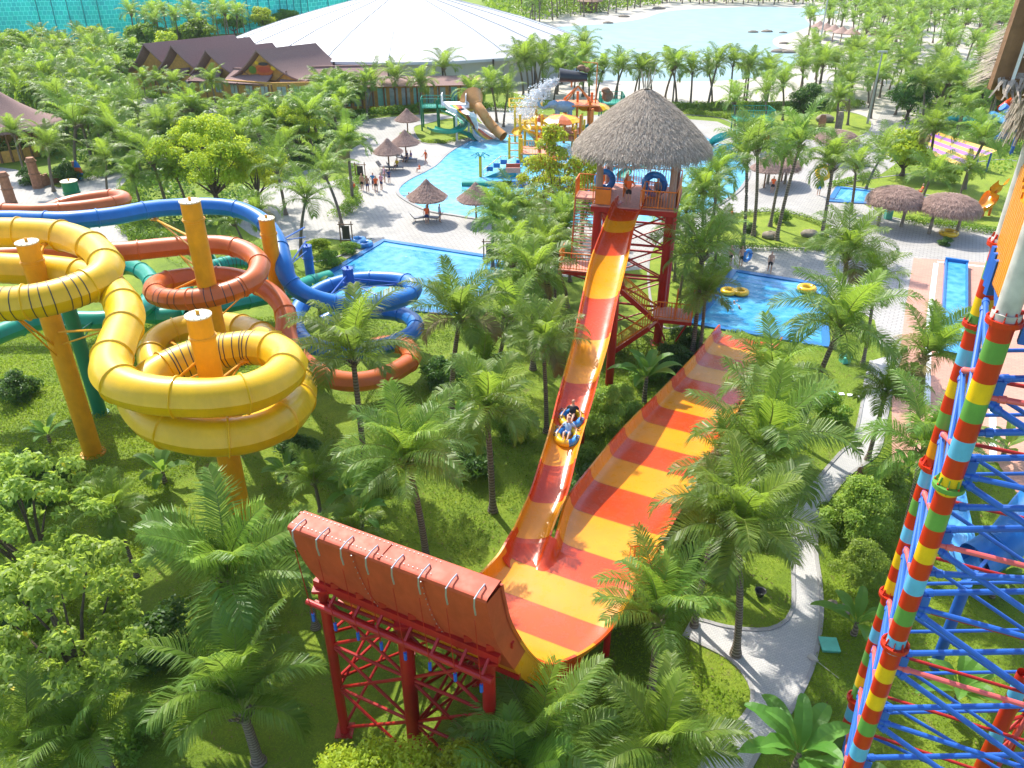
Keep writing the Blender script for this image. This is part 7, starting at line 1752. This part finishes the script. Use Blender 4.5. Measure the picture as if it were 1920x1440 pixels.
# green play frame right of the roof, green slides beyond the roof
gr2 = thing('green_play_frame', 'green railed frame with stairs behind the right side of the thatched roof', 'play structure', P(1150,222)); c = P(1145,222); q = lambda x, y: c+Vector((x*1.6,y*1.6,2.2)); mb = MB(); mb.box(c+U3*2.2,(3.2,3.2,.12)); part('deck', mb, [M['green']], gr2); mb = MB(); railing(mb, [q(-1,-1),q(1,-1),q(1,1),q(-1,1),q(-1,-1)], 1.1, .3); part('railing', mb, [M['green']], gr2)
for x in (-1.5,1.5):
    for y in (-1.5,1.5): mb = MB(); mb.cyl(c+Vector((x,y,0)), c+Vector((x,y,3.3)), .1, 8); part('post', mb, [M['green_steel']], gr2)
gsl = thing('green_slides', 'green and teal slides with netted stairs at the right rim of the wave pool', 'water slide', P(1375,262)); flume([(1384,240,3.0),(1365,247,2.4),(1345,257,1.2),(1328,266,.4)], .8, 'green', gsl); flume([(1392,266,2.2),(1375,268,1.8),(1358,272,.9),(1345,278,.35)], .6, 'teal', gsl)
c = P(1405,262); mb = MB(); mb.box(c+U3*2.6, (4.5,3,.14)); part('deck', mb, [M['green']], gsl); q = lambda x, y: c+Vector((x*2.25,y*1.5,2.65)); mb = MB(); railing(mb, [q(-1,-1),q(1,-1),q(1,1),q(-1,1)], 1.2, .3); part('railing', mb, [M['green']], gsl)
for x in (-2.1,2.1):
    for y in (-1.4,1.4): mb = MB(); mb.cyl(c+Vector((x,y,0)), c+Vector((x,y,2.6)), .1, 8); part('post', mb, [M['green_steel']], gsl)
fa = P(1432,268,.1); fb = P(1418,262,2.6); sd = Vector((fb.x-fa.x,fb.y-fa.y,0)).normalized(); flight(fa, fb, 1.1, Vector((sd.y,-sd.x,0)), M['green'], gsl)
# carved posts and plinth by the small far shelter
for i, (px, py, h_) in enumerate(((1538,250,2.3),(1570,248,2.6))): q = P(px, py); mb = MB(); mb.lathe(q, [(.5,0),(.45,h_*.8),(.3,h_),(.01,h_)], 10, 0, None, .05); solo('stone_plinth', mb, [M['carved'] if i == 0 else M['stone']], ['short reddish carved post behind the small far shelter','grey upright stone behind the small far shelter'][i], 'stone')
# ------------------------------------------------------------------ palms one can tell apart
NEAR = [
 ('n3', 455,1335,2.4,.95,'short coconut palm with upright fronds left of the red steel legs', 2.1),
 ('n3', 425,1085,4.4,1.0,'coconut palm below the yellow coil, left of the tall curved wall', 4.2),
 ('n2', 565,1065,3.0,.75,'low coconut palm peeking out behind the left end of the curved wall', 1.0),
 ('n0', 765,868,5.4,.95,'tall coconut palm with ringed trunk centre left, above the curved wall', .6),
 ('n2', 912,772,5.6,.90,'coconut palm with straight trunk just left of the striped chute', 2.2),
 ('n5', 862,600,5.8,.9,'dark coconut palm right of the blue coil', 3.3),
 ('n1', 662,672,6.6,.98,'coconut palm whose fronds hang over the blue and orange coils', 5.1),
 ('n0', 1018,648,5.4,.78,'coconut palm left of the chute behind the straight trunked one', 1.0),
 ('m2', 1000,520,6.0,1.0,'coconut palm left of the lower tower landing', 2.3),
 ('m1', 955,600,5.0,.9,'bushy coconut palm between the blue coil palm and the chute', 0.2),
 ('m3', 905,690,3.0,.9,'low young palm under the palms left of the chute', 1.2),
 ('m3', 1040,480,3.4,.75,'palm with fronds touching the tower stairs on the left', 4.2),
 ('m1', 1318,478,6.4,1.0,'tall palm directly behind the right side of the slide tower', 1.7),
 ('m2', 1322,555,4.2,.8,'palm between the slide tower and the splash pool', 3.9),
 ('n1', 1572,620,6.8,.95,'tallest leaning palm on the lawn between splash pool and court', 2.9),
 ('n0', 1588,478,6.4,.92,'big palm with crown over the plaza above the leaning one', .4),
 ('m1', 1640,530,5.2,.75,'palm with short trunk beside the plaza edge, right of the big crown', 2.0),
 ('n5', 1425,850,5.6,1.08,'large palm leaning over the striped lane, centre right', 3.6),
 ('n2', 1450,725,4.4,1.0,'palm with fronds over the splash pool corner and lane end', 5.5),
 ('n2', 1425,790,3.0,.7,'palm spreading beside the right rim of the lane', 1.5),
 ('n1', 1383,1000,5.6,.9,'palm whose long frond reaches across the winding footpath', 5.9),
 ('n2', 1345,965,5.6,.66,'palm with clean ringed trunk at the fork of the footpath', 4.4),
 ('n2', 1375,905,4.6,.85,'palm directly against the right rim of the lane, centre', 4.0),
 ('n3', 1232,1165,3.4,.78,'palm with feathery upright fronds beside the small orange stair', 2.2),
 ('n4', 1243,1418,2.0,.85,'young palm at the bottom edge left of the footpath', .9),
 ('n3', 1020,1425,2.4,.85,'young palm at the bottom edge right of the red steel legs', 5.6),
 ('n4', 960,1480,2.2,.8,'palm with arching frond in front of the red legs', 3.0),
 ('n5', 1733,668,5.0,.82,'palm overlapping the coral court and the blue trough end', 1.1),
 ('n1', 1728,850,5.2,.84,'palm rising beside the footpath left of the rainbow columns', 4.8),
 ('n2', 1660,740,4.0,.7,'smaller palm left of the one on the coral court', 2.6),
 ('n4', 60,1415,1.6,.75,'low feathery palm in the bottom left corner', 1.1),
 ('n4', 185,1395,1.5,.75,'low feathery palm right of the corner one', 3.3),
 ('m3', 1195,1075,1.4,.5,'low palm under the lane rim beside the stair', .4),
 ('n2', 210,960,3.6,.55,'slim palm behind the large grey leafed tree', 2.2),
 ('m3', 660,1010,1.6,.6,'small palm on the shaded lawn behind the curved wall', 2.2),
 ('m3', 590,905,1.6,.6,'small palm on the lawn right of the yellow coil', 4.2),
]
for key, cx, cy, h, sc, lab, rz in NEAR: palm(key, cx, cy, h, sc, lab, None, rz)
MID = [ # crown px, crown py, height, scale, label
 (925,408,5.6,.95,'palm at the right corner of the rectangular pool, left one of a pair'),(957,400,5.8,.9,'palm at the right corner of the rectangular pool, right one of a pair'),
 (573,375,6.4,.95,'palm above the blue tube where it bends downwards'),(652,272,7.6,1.1,'tall palm left of the standing bathers'),(286,305,6.8,1.1,'palm above the blue tube, left of the bright green tree'),(250,335,5.2,.9,'lower palm tucked beside the left plaza'),
 (330,330,5.2,.85,'palm in front of the bright green tree, left side'),(520,320,6.2,1.0,'palm right of the bright green tree'),(610,330,6.4,1.0,'palm behind the sitting person in orange'),(480,400,4.4,.8,'short palm behind the second yellow pole'),(440,420,4,.7,'short palm between the yellow poles behind the blue tube'),
 (25,250,6.0,.8,'palm in front of the left pavilion roof'),(90,278,6.0,1.0,'palm by the left pavilion, above the carved gate post'),(142,235,7.0,1.15,'large palm behind the notched wall'),(200,300,5.0,.8,'palm behind the surfboard'),
 (357,205,6.5,1.05,'palm standing in the gap of the pale path below the lodge'),(300,235,5,.9,'palm beside the pale path left of the gap palm'),
 (268,148,4.0,.8,'date palm by the lodge, leftmost of four'),(297,152,4.0,.8,'date palm by the lodge, second from left of four'),(328,158,4.2,.9,'date palm by the lodge, third from left of four'),(396,155,5.2,1.0,'date palm by the lodge, rightmost and tallest of four'),
 (470,222,4.6,.9,'palm in front of the lodge left of the painted gable'),(545,222,4.4,.9,'palm in front of the painted gable'),(578,205,5,1.0,'palm right of the painted gable'),(500,240,4.4,.9,'palm below the painted gable'),
 (700,158,5.6,1.0,'palm left of the timber hall'),(742,148,5.8,1.0,'palm in front of the timber hall, second from left'),(790,158,5.6,1.0,'palm in front of the timber hall above the green slide'),(832,128,6.4,1.1,'palm behind the rainbow slide'),(884,175,5.8,1.0,'palm behind the tan tube slide'),(922,165,6.2,1.05,'palm right of the tan tube slide'),(952,178,5.4,.95,'palm left of the peaked yellow frame'),
 (997,108,7.0,1.1,'tall palm in front of the ochre pavilion'),(1052,98,7.0,1.1,'tall palm at the right end of the tent'),(1096,84,7.4,1.1,'tallest palm against the lagoon right of the tent'),
 (1345,330,6.4,.95,'palm right of the thatched tower roof by the pool rim'),(1318,360,6.0,.85,'palm just behind the tower roof edge'),(1400,298,7.2,1.0,'slim palm on the palm bed, leftmost'),(1420,280,7.6,1.0,'slim palm on the palm bed, second from left'),(1472,285,6.6,.95,'palm on the palm bed behind the leaning one'),(1500,272,8.0,1.05,'slim leaning palm on the palm bed'),(1562,312,7.0,1.05,'palm right on the palm bed beside the yellow ring bearer'),(1605,318,5.6,.95,'palm at the narrow far pool'),
 (1655,292,5.2,.95,'palm above the left mushroom shelter'),(1745,335,4.0,.95,'palm behind the right mushroom shelter'),(1752,245,7,1.1,'palm above the purple and yellow slide'),(1845,265,7,1.15,'large palm right of the purple and yellow slide'),(1815,318,4.2,.7,'palm leaning by the yellow flume'),
 (1377,192,5.4,1.0,'bright young palm on the lawn in front of the beach'),(1435,178,6.2,1.0,'palm left of the dark round tree'),(1468,160,6.5,1.0,'palm touching the dark round tree'),(1572,188,6.6,1.0,'palm right of the dark round tree'),(1592,160,7,1.0,'palm behind the grey lamp mast'),(1645,150,7,1.0,'palm right of the grey lamp mast'),
 (1090,365,5,.9,'palm under the slim orange leafed tree'),(1060,420,4.4,.8,'palm between the orange leafed tree and the tower stairs'),
]
ks_ = ['m0','m5','m1','m6','m4','m2']
for i, (cx, cy, h, sc, lab) in enumerate(MID):
    if 'palm bed' not in lab and 'tower' not in lab: h *= .72
    palm('m2' if 'date palm' in lab else ks_[i % 6], cx, cy, h, sc, lab)
# groves: bases scattered inside sighted areas, one group phrase for each grove
AVOID = [[P(*q) for q in [(-150,190),(110,225),(135,335),(-150,345)]], PLW, LAG, pool1]+[[P(*q) for q in pg] for pg in ([(225,150),(270,150),(250,175),(292,188),(410,198),(415,232),(300,226),(240,200)], [(10,140),(62,134),(72,158),(30,170)], LEFTP)]
ORD = ['leftmost','second','third','fourth','fifth','sixth','seventh','eighth','ninth','tenth','eleventh','twelfth']
ROWN = ['nearest','second','third','fourth','fifth','sixth','farthest','last']
def grove(n, poly, key_choices, h0, h1, mind, label, group, seed, sc=(.85,1.12), avoid=AVOID, mass=False):
    rs = random.Random(seed); w = [P(*q) for q in poly]; xs = [p.x for p in w]; ys_ = [p.y for p in w]; got = []; tries = 0
    while len(got) < n and tries < n*60:
        tries += 1; x = rs.uniform(min(xs), max(xs)); y = rs.uniform(min(ys_), max(ys_)); a = np.array([[x, y]])
        if not inpoly(a, w)[0] or any(inpoly(a, v)[0] for v in avoid): continue
        if any((x-u)**2+(y-v)**2 < mind*mind for u, v in got): continue
        got.append((x, y))
    if mass:
        for x, y in got: far_palm(rs.choice(key_choices), x, y, rs.uniform(h0, h1), rs.uniform(*sc), rs.uniform(0, 6.28))
        return got
    pr_ = sorted(got, key=lambda q: -proj((q[0], q[1], 0))[1]); nr = max(1, round(len(pr_)/9)); per = -(-len(pr_)//nr)
    for r0 in range(nr):
        row = sorted(pr_[r0*per:(r0+1)*per], key=lambda q: proj((q[0], q[1], 0))[0])
        for i, (x, y) in enumerate(row):
            lb = label+', '+(ORD[i]+' from left' if i else 'leftmost')+(' in its '+ROWN[r0]+' row' if nr > 1 else '')
            palm(rs.choice(key_choices), 0, 0, rs.uniform(h0, h1), rs.uniform(*sc), lb, group, rs.uniform(0, 6.28), (x, y))
    return got
RGV = random.Random(3)
g1 = grove(60, [(0,185),(120,190),(220,190),(235,250),(330,268),(470,268),(640,265),(640,290),(560,315),(470,330),(420,300),(330,300),(260,330),(200,310),(110,290),(0,240)], ['m0','m1','m2','m4','m5','m6','m3'], 2.2, 4.2, 2.7, 'palm in the grove between pavilion and lodge', 'palms of the dense left grove', 1, (.75,1.35))
g2 = grove(34, [(0,122),(100,116),(230,110),(255,130),(262,160),(220,185),(100,190),(0,185)], ['f0','f1','f2'], 2.8, 4.4, 3.6, 'far palm below the green netting', 'far palms below the green netting', 2)
g3 = grove(36, [(240,92),(300,78),(470,72),(470,92),(300,98)], ['f0','f1','f2'], 5, 7, 4.5, 'far palm behind the lodge roofs', 'far palms behind the lodge', 3, mass=True)
g4 = grove(28, [(960,184),(1010,190),(1150,200),(1300,202),(1440,200),(1440,186),(1300,186),(1120,180),(1000,165)], ['m0','m1','m2','f1'], 3.8, 5.8, 2.6, 'palm between play area and lagoon', 'palms in the row before the lagoon', 4, (.9,1.15), [pool1])
g5 = grove(44, [(1500,150),(1600,142),(1760,160),(1880,190),(1880,262),(1790,262),(1700,225),(1640,215),(1560,190),(1500,190)], ['m0','m1','m2','m4','m5','m6'], 3.0, 5.2, 3.2, 'palm in the right grove', 'palms of the right grove', 5, (.9,1.1), [])
g6 = grove(120, [(1508,60),(1560,30),(1700,20),(1900,25),(1900,160),(1760,150),(1640,118),(1580,80),(1530,80)], ['f0','f1','f2'], 3.0, 5.4, 2.8, 'far palm on the sandy spit', 'far palms on the sandy spit', 6, (.85,1.1), [LAG], True)
g7 = grove(60, [(990,52),(1040,40),(1130,28),(1240,12),(1240,2),(1100,4),(960,2),(975,30)], ['f0','f1','f2'], 5, 7, 3.6, 'far palm on the shore behind the tent', 'far palms behind the tent', 7, (.9,1.2), [LAG], True)
g8 = grove(70, [(1240,8),(1560,10),(1700,12),(1900,16),(1900,6),(1500,3),(1240,1)], ['f0','f1','f2'], 6, 8, 4, 'farthest palm along the opposite beach', 'farthest palms on the opposite beach', 8, (.9,1.2), [LAG], True)
g9 = grove(14, [(600,228),(690,222),(690,240),(650,262),(600,262)], ['m0','m2'], 3.2, 4.8, 2.6, 'palm between the lodge and the parasols', 'palms between lodge and parasols', 9)
g10 = grove(16, [(930,520),(1080,470),(1060,610),(940,640)], ['m0','m1','m2','m4','m5','m6'], 3.5, 5.5, 2.2, 'palm in the thicket left of the slide tower', 'palms in the thicket left of the tower', 10, (.75,.95), [PLW])
g11 = grove(7, [(1255,470),(1330,440),(1345,500),(1290,560),(1250,560)], ['m0','m2'], 3.0, 4.6, 2.0, 'low palm in the thicket right of the slide tower', 'low palms right of the tower', 11, (.7,.85), [])
setp(npmesh('distant_palms', np.concatenate(FAR_GEO[0]), np.concatenate(FAR_GEO[1]), [M['rachis'], M['palm'], M['palm_young'], M['palm_dry'], M['palm_bark']], None, np.concatenate(FAR_GEO[2])), 'mass of distant palms round the lagoon and behind the lodge', 'palms', None, 'stuff')
# ------------------------------------------------------------------ broadleaf trees, bananas, shrubs
tree('plum', 175,1335, 1.15, 'large grey green leafed tree with dark forked trunk at the lower left', rz=.4)
tree('plum', 110,1130, 1.15, 'grey green leafed tree behind the forked trunk one, nearer the yellow pole', rz=2.4)
tree('bright', 745,1640, .95, 'bright yellow green tree at the bottom in front of the red steel legs', rz=1.0)
tree('bright', 880,1630, .9, 'bright green tree at the bottom touching the young palm', rz=2.0)
tree('bright', 410,400, 1.75, 'large bright green tree in the left grove above the blue tube', rz=.6)
tree('bright', 488,392, 1.25, 'bright green tree touching the large one on its right', rz=3.0)
tree('sparse', 1045,470, 1.55, 'slim sparse tree with orange tinted leaves in front of the wave pool', rz=.3)
tree('sparse', 1090,460, 1.3, 'second sparse orange tinted tree nearer the slide tower', rz=2.2)
tree('sparse', 1005,450, 1.1, 'thin sparse tree left of the orange tinted pair', rz=4.2)
tree('round_dark', 1510,240, 1.05, 'round dark green tree on the lawn right of the wave pool', rz=.2)
tree('round', 648,215, 1.2, 'round green tree at the left end of the timber hall', rz=.9)
tree('round_dark', 1700,225, 1.1, 'dark broadleaf tree with forked trunk in the right grove', rz=1.9)
tree('round_dark', 1868,215, 1.15, 'dark broadleaf tree right of the grove near the thatch roof', rz=2.9)
tree('round_dark', 1850,190, 1.0, 'dark broadleaf tree behind the one by the thatch roof', rz=.1)
FT = [(45,114,1.27,'far'),(105,126,1.02,'far_bright'),(175,104,1.10,'far_bright'),(182,152,1.10,'far_bright'),(240,132,1.02,'far'),(322,109,1.02,'far_bright'),(378,96,1.44,'far'),(345,92,1.02,'far'),(440,66,1.02,'far'),(498,62,1.19,'far_bright'),(280,99,1.27,'far'),(20,134,1.19,'far'),(540,54,1.02,'far'),(1840,189,0.94,'far'),(1600,104,0.85,'far')]
FL_ = ['dark rounded tree at the foot of the netting near the left edge','yellow green tree second from left below the netting','yellow green tree below the netting fold','bright rounded tree standing in front of the netting trees','mid green tree left of the lodge roofs','bright tree directly behind the lodge roofs','tall dark tree rising above the lodge roofs','green tree left of the tall dark one','green tree before the netting left of the tent','bright tree closest to the tent on its left','spreading green tree behind the left lodge gable','dark tree at the left edge below the netting','small tree between netting and tent','green tree in the far right grove','lone green tree in the sand spit grove']
for (px, py, sc, k), lb in zip(FT, FL_): tree(k, px, py, sc, lb)
# shrubs near
SH = [('shrub_dark',40,745,1.3,'round dark shrub at the left edge beside the green tube'),('shrub_dark',75,930,1.9,'large dark shrub between the yellow pole and the grey green tree'),('bamboo',1128,815,1.15,'feathery round bush between chute and lane'),('bamboo',1165,790,.9,'smaller feathery bush right of the one beside the chute'),('bamboo',1600,1010,1.25,'large feathery bush right of the footpath'),('bamboo',1640,960,1.1,'feathery bush behind the large one by the footpath'),('bamboo',1605,1100,.9,'light green bush nearest the rainbow columns'),('shrub',1560,1000,1.2,'leafy bush touching the footpath kerb'),('shrub',1555,785,1.3,'round shrub below the pale green box'),('shrub_dark',560,860,1.2,'dark shrub right of the yellow coil'),('shrub_dark',700,905,1.3,'dark shrub at the foot of the tall centre palm'),('shrub',1100,880,1.2,'shrub under the chute'),('shrub_dark',1070,960,1.2,'dark shrub in the gap between chute and lane'),('shrub_dark',1060,985,.9,'dark shrub at the nose where chute meets lane'),('shrub_dark',1105,920,1.1,'dark shrub further up between chute and lane'),
 ('shrub',620,500,1.2,'shrub beside the rectangular pool corner by the blue pole'),('shrub_bright',600,478,1.2,'light shrub with reddish flowers above the blue pole'),('shrub',655,478,1.0,'shrub under the blue rubber rings'),('shrub',1464,418,1.0,'small round bush on the palm bed'),('shrub_dark',1405,436,.7,'small dark bush on the palm bed beside a trunk'),('shrub_bright',1770,345,1.8,'loose light green bush behind the right mushroom shelter'),('shrub_dark',1770,460,.6,'small bush beside the right shelter post'),('shrub',760,262,.9,'small bush on the green slide lawn'),
 ('shrub_dark',130,340,1.6,'dark bush behind the notched wall'),('shrub_dark',60,345,1.4,'dark bush behind the near gate post'),('shrub_bright',200,300,1.8,'bush with yellow leaves right of the surfboard'),('shrub_dark',215,318,1.5,'dark hedge bush right of the surfboard'),('shrub_dark',880,880,1.5,'dark bush between the straight trunked palm and chute'),('shrub',960,820,1.3,'leafy bush left of the chute middle'),('shrub_dark',830,720,1.4,'dark bush under the dark palm'),('shrub',1210,720,1.3,'bush under the banana plant by the tower'),('shrub_dark',1265,690,1.2,'dark bush beside the tower base'),('shrub_dark',1290,650,1.1,'dark bush against the splash pool edge'),('shrub_dark',1250,700,1.0,'dark low bush beside the lane rim'),('shrub_dark',1430,1000,1.3,'dark bush under the large palm right of the lane'),('shrub_dark',1330,1060,1.4,'dark bush below the lane and large palm'),('shrub_dark',300,1230,1.5,'dark bush right of the big forked trunk'),('shrub',270,1390,1.3,'bush below the big grey green tree'),('shrub_dark',20,1150,1.5,'dark bush at the left edge under the trees'),('shrub_bright',90,1180,1.1,'light bush under the left edge trees'),('shrub_dark',480,1140,1.2,'dark bush under the palm left of the curved wall')]
for k, px, py, sc, lb in SH: tree(k, px, py, sc, lb, cat='shrub')
BN = [(0,1208,755,1.25,'banana plant with broad leaves beside the red tower leg'),(1,540,905,1.0,'banana plant on the lawn below the yellow coil'),(0,660,960,.9,'banana plant left of the tall centre palm'),(1,310,905,1.15,'banana plant under the front of the yellow coil'),(1,1600,1190,1.1,'banana plant beside the white stones'),(0,1480,1480,1.25,'banana plant cut by the bottom edge near the path'),(1,1565,1480,1.2,'low banana plant with red flower at the bottom edge'),(1,95,830,.9,'banana plant left of the thick yellow pole'),(1,860,810,1.0,'banana plant below the dark palm'),(0,430,598,.9,'banana plant behind the orange banded loop'),(1,395,640,.9,'banana plant inside the yellow coils'),(1,1780,790,.9,'banana plant between court and rainbow columns'),(1,1880,860,1.2,'banana plant at the right edge below the court'),(1,1860,1120,1.0,'banana plant behind the braces at the right edge'),(0,680,1000,.8,'small banana plant behind the curved wall'),(1,1700,890,.8,'banana plant at the foot of the palm by the columns'),(0,1780,1340,.9,'banana plant under the tower braces at the lower right'),(1,1110,1020,.8,'banana plant showing under the lane rim'),(0,600,590,1.0,'banana plant behind the blue pole')]
for i, px, py, sc, lb in BN: banana(i, px, py, sc, lb)
# hedges
hedge([(1330,470),(1400,468),(1470,470),(1530,470),(1562,460)], .9, .6, 'low hedge along the lower edge of the palm bed', 'leaf_mid', .16, 150, 1)
hedge([(1345,438),(1372,412),(1420,402),(1470,402),(1530,420),(1560,440)], .7, .5, 'low hedge along the upper edge of the palm bed', 'leaf_mid', .16, 150, 2)
hedge([(1350,500),(1330,530),(1300,575),(1270,600)], 1.6, 1.1, 'dense hedge between the slide tower and the splash pool', 'leaf_mid', .17, 150, 3)
hedge([(1700,418),(1760,424),(1850,436),(1930,445)], 1.2, .6, 'clipped hedge behind the mushroom shelter posts', 'leaf_mid', .2, 140, 4)
hedge([(790,266),(830,268),(860,262)], .8, .3, 'low planting at the rim of the green slide lawn', 'leaf_cover', .2, 140, 5)
hedge([(1180,206),(1300,206),(1420,204),(1560,206),(1610,200)], 2.0, 1.0, 'long clipped hedge along the beach side of the lawn', 'leaf_mid', .35, 60, 6)
hedge([(1290,214),(1360,222),(1430,238),(1480,250)], 1.2, .7, 'clipped hedge along the plaza right of the thatched roof', 'leaf_mid', .3, 70, 7)
hedge([(640,222),(720,215),(800,208),(880,206),(960,208)], 1.6, 1.0, 'hedge in front of the timber hall', 'leaf_mid', .3, 70, 8)
hedge([(270,180),(320,190),(400,200),(430,202)], 2.2, .8, 'low green hedge at the foot of the lodge', 'leaf_mid', .35, 60, 9)
hedge([(640,345),(655,360),(664,382),(650,400),(630,408)], 1.6, .8, 'planting round the trunk left of the bathers', 'leaf_mid', .2, 120, 10)
hedge([(645,320),(662,322),(672,340),(664,352)], 1.3, .8, 'small hedge beside the dark notice board', 'leaf_mid', .2, 120, 11)
hedge([(236,365),(250,385),(240,405),(262,440),(300,455)], 2.4, .9, 'leafy planting along the edge of the left plaza', 'leaf_mid', .22, 110, 12)
hedge([(160,338),(190,332),(215,322),(232,318)], 1.4, .7, 'hedge running right of the surfboard', 'leaf_mid', .2, 120, 13)
hedge([(1225,1130),(1245,1160),(1262,1180)], 1.0, .6, 'low hedge beside the stair and path', 'leaf_mid', .13, 220, 14)
hedge([(1640,330),(1600,340),(1560,350)], 1.0, .5, 'low hedge along the narrow far pool', 'leaf_mid', .25, 90, 15)

# ------------------------------------------------------------------ ground cover no one could count
NOGO = [PLW, pl+pb+pr[::-1], [P(*q) for q in LEFTP], [P(*q) for q in COURT], [P(*q) for q in [(719,452),(965,490),(860,590),(540,560)]], [P(*q) for q in [(1376,509),(1545,536),(1548,650),(1300,607)]]]
def cover(name, label, poly, dens, size, hgt, m, seed, kind='stuff', asp=.5, clump=0.0):
    rs = np.random.default_rng(seed); w = [P(*q) if not isinstance(q, Vector) else q for q in poly]; xs = [p.x for p in w]; ys_ = [p.y for p in w]
    area = (max(xs)-min(xs))*(max(ys_)-min(ys_)); n = int(area*dens); xy = np.stack([rs.uniform(min(xs), max(xs), n), rs.uniform(min(ys_), max(ys_), n)], 1)
    k = inpoly(xy, w)
    for v in NOGO: k &= ~inpoly(xy, v)
    fld = np.sin(xy[:,0]*.9+1.3*np.sin(xy[:,1]*.5))*np.cos(xy[:,1]*.8+np.sin(xy[:,0]*.6)*1.7)+.5*np.sin(xy[:,0]*2.3+xy[:,1]*1.9)
    if clump: k &= fld > clump*2-1
    xy = xy[k]; fld = fld[k]; n = len(xy)
    h = hgt*(.55+.45*np.clip(fld, -1, 1))*rs.uniform(.2, 1.15, n)
    V, Fq = leaf_cloud(n, [((0,0,0),(.01,.01,.01))], size, rs, aspect=asp); V = V.reshape(n,4,3); V += np.stack([xy[:,0], xy[:,1], h+.03], 1)[:,None,:]; V[:,:,2] = np.maximum(V[:,:,2], .01)
    return setp(npmesh(name, V.reshape(-1,3), Fq, M[m]), label, 'ground cover', None, kind)
NEARG = [(-260,1500),(-160,800),(0,640),(260,600),(420,600),(620,560),(760,560),(760,800),(900,1050),(640,1500)]
cover('ground_cover', 'leafy ground cover plants on the left lawn', [(-300,1560),(-200,820),(0,620),(330,590),(560,600),(640,680),(560,760),(330,900),(260,1100),(200,1560)], 170, .12, .24, 'leaf_cover', 1)
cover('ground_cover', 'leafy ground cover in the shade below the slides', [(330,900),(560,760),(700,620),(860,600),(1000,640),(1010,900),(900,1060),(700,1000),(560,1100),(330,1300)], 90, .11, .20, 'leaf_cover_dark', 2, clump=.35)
cover('grass', 'short lawn grass', [(-100,1560),(-60,1150),(330,900),(700,700),(1000,660),(1350,640),(1640,620),(1670,900),(1540,1500),(1300,1560)], 210, .10, .045, 'leaf_cover', 3, asp=.16)
cover('grass', 'grass and low plants under the ride tower', [(1540,1560),(1520,1280),(1545,1150),(1540,1000),(1600,900),(1680,830),(2000,880),(2000,1560)], 200, .10, .10, 'leaf_cover', 4, asp=.3)
cover('ground_cover', 'leafy plants under the striped lane and right of it', [(1130,1500),(1120,1150),(1230,1010),(1290,860),(1420,700),(1520,680),(1520,900),(1460,1000),(1340,1060),(1290,1150),(1290,1230),(1400,1300),(1300,1500)], 110, .12, .30, 'leaf_cover', 5, clump=.3)
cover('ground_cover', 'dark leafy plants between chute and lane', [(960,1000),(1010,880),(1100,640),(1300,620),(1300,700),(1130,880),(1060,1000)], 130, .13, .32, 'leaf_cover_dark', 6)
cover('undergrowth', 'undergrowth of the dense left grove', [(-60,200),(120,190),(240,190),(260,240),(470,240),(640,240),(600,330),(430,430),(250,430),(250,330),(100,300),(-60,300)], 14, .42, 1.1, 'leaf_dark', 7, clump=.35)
cover('undergrowth', 'undergrowth of the far groves', [(-200,112),(100,104),(600,68),(600,84),(270,120),(260,165),(220,190),(-200,195)], 3.2, .8, 1.5, 'leaf_mid', 8, clump=.3)
cover('undergrowth', 'undergrowth of the grove behind the tent', [(930,60),(1030,38),(1240,10),(1240,-2),(900,-2)], 2.4, 1.0, 3.0, 'leaf_mid', 9, clump=.3)
cover('undergrowth', 'undergrowth of the right groves', [(1640,330),(1640,240),(1700,180),(1960,120),(1960,330),(1800,330)], 7, .4, .8, 'leaf_mid', 10, clump=.45)
cover('undergrowth', 'bushes between the pools and the blue coil', [(540,480),(600,560),(860,580),(1060,520),(1060,640),(700,640),(430,560),(300,480),(440,440)], 40, .18, .5, 'leaf_mid', 11, clump=.3)

cover('undergrowth', 'green belt along the opposite shore of the lagoon', [(1000,6),(1240,3),(1900,8),(2100,4),(2100,-6),(1000,-8)], 1.6, 1.3, 2.4, 'leaf_mid', 12, clump=.25)

cover('leaf_litter', 'dry brown leaves scattered on the lawns', [(-300,1560),(-200,820),(0,620),(330,590),(700,600),(1350,640),(1640,620),(2000,880),(2000,1560)], 5, .16, .10, 'palm_dry', 13, asp=.3, clump=.2)
tree('bright', 560,300, 1.2, 'light green broadleaf tree in the left grove right of the large bright one')
tree('far_bright', 1690,330, 1.0, 'light green tree above the mushroom shelters')
tree('far', 110,225, 1.3, 'green broadleaf tree inside the left grove')
tree('far_bright', 330,285, 1.1, 'bright broadleaf tree in the left grove below the pale path')
tree('far', 1755,200, 1.3, 'green broadleaf tree in the middle of the right grove')

# ------------------------------------------------------------------ the air between
hz = MB(); hz.box((0, 700, 14.5), (2100, 1700, 31)); hm = bpy.data.materials.new('haze_air'); hm.use_nodes = True
hn = hm.node_tree; hn.nodes.remove(hn.nodes['Principled BSDF']); pv = hn.nodes.new('ShaderNodeVolumePrincipled'); pv.inputs['Color'].default_value = (.92,.96,1,1); pv.inputs['Density'].default_value = .00012; pv.inputs['Anisotropy'].default_value = 0.0
hn.links.new(pv.outputs[0], hn.nodes['Material Output'].inputs['Volume'])
setp(solo('haze', hz, [hm], 'thin pale haze over the park', 'haze', None, 'stuff'))
# drop prototypes nobody placed
for r_ in [v[0] for v in PALMS.values()]+list(TREES.values())+BAN:
    if not r_['used']:
        for ch in list(r_.children): bpy.data.objects.remove(ch)
        bpy.data.objects.remove(r_)
for o_ in bpy.data.objects:
    if 'used' in o_: del o_['used']
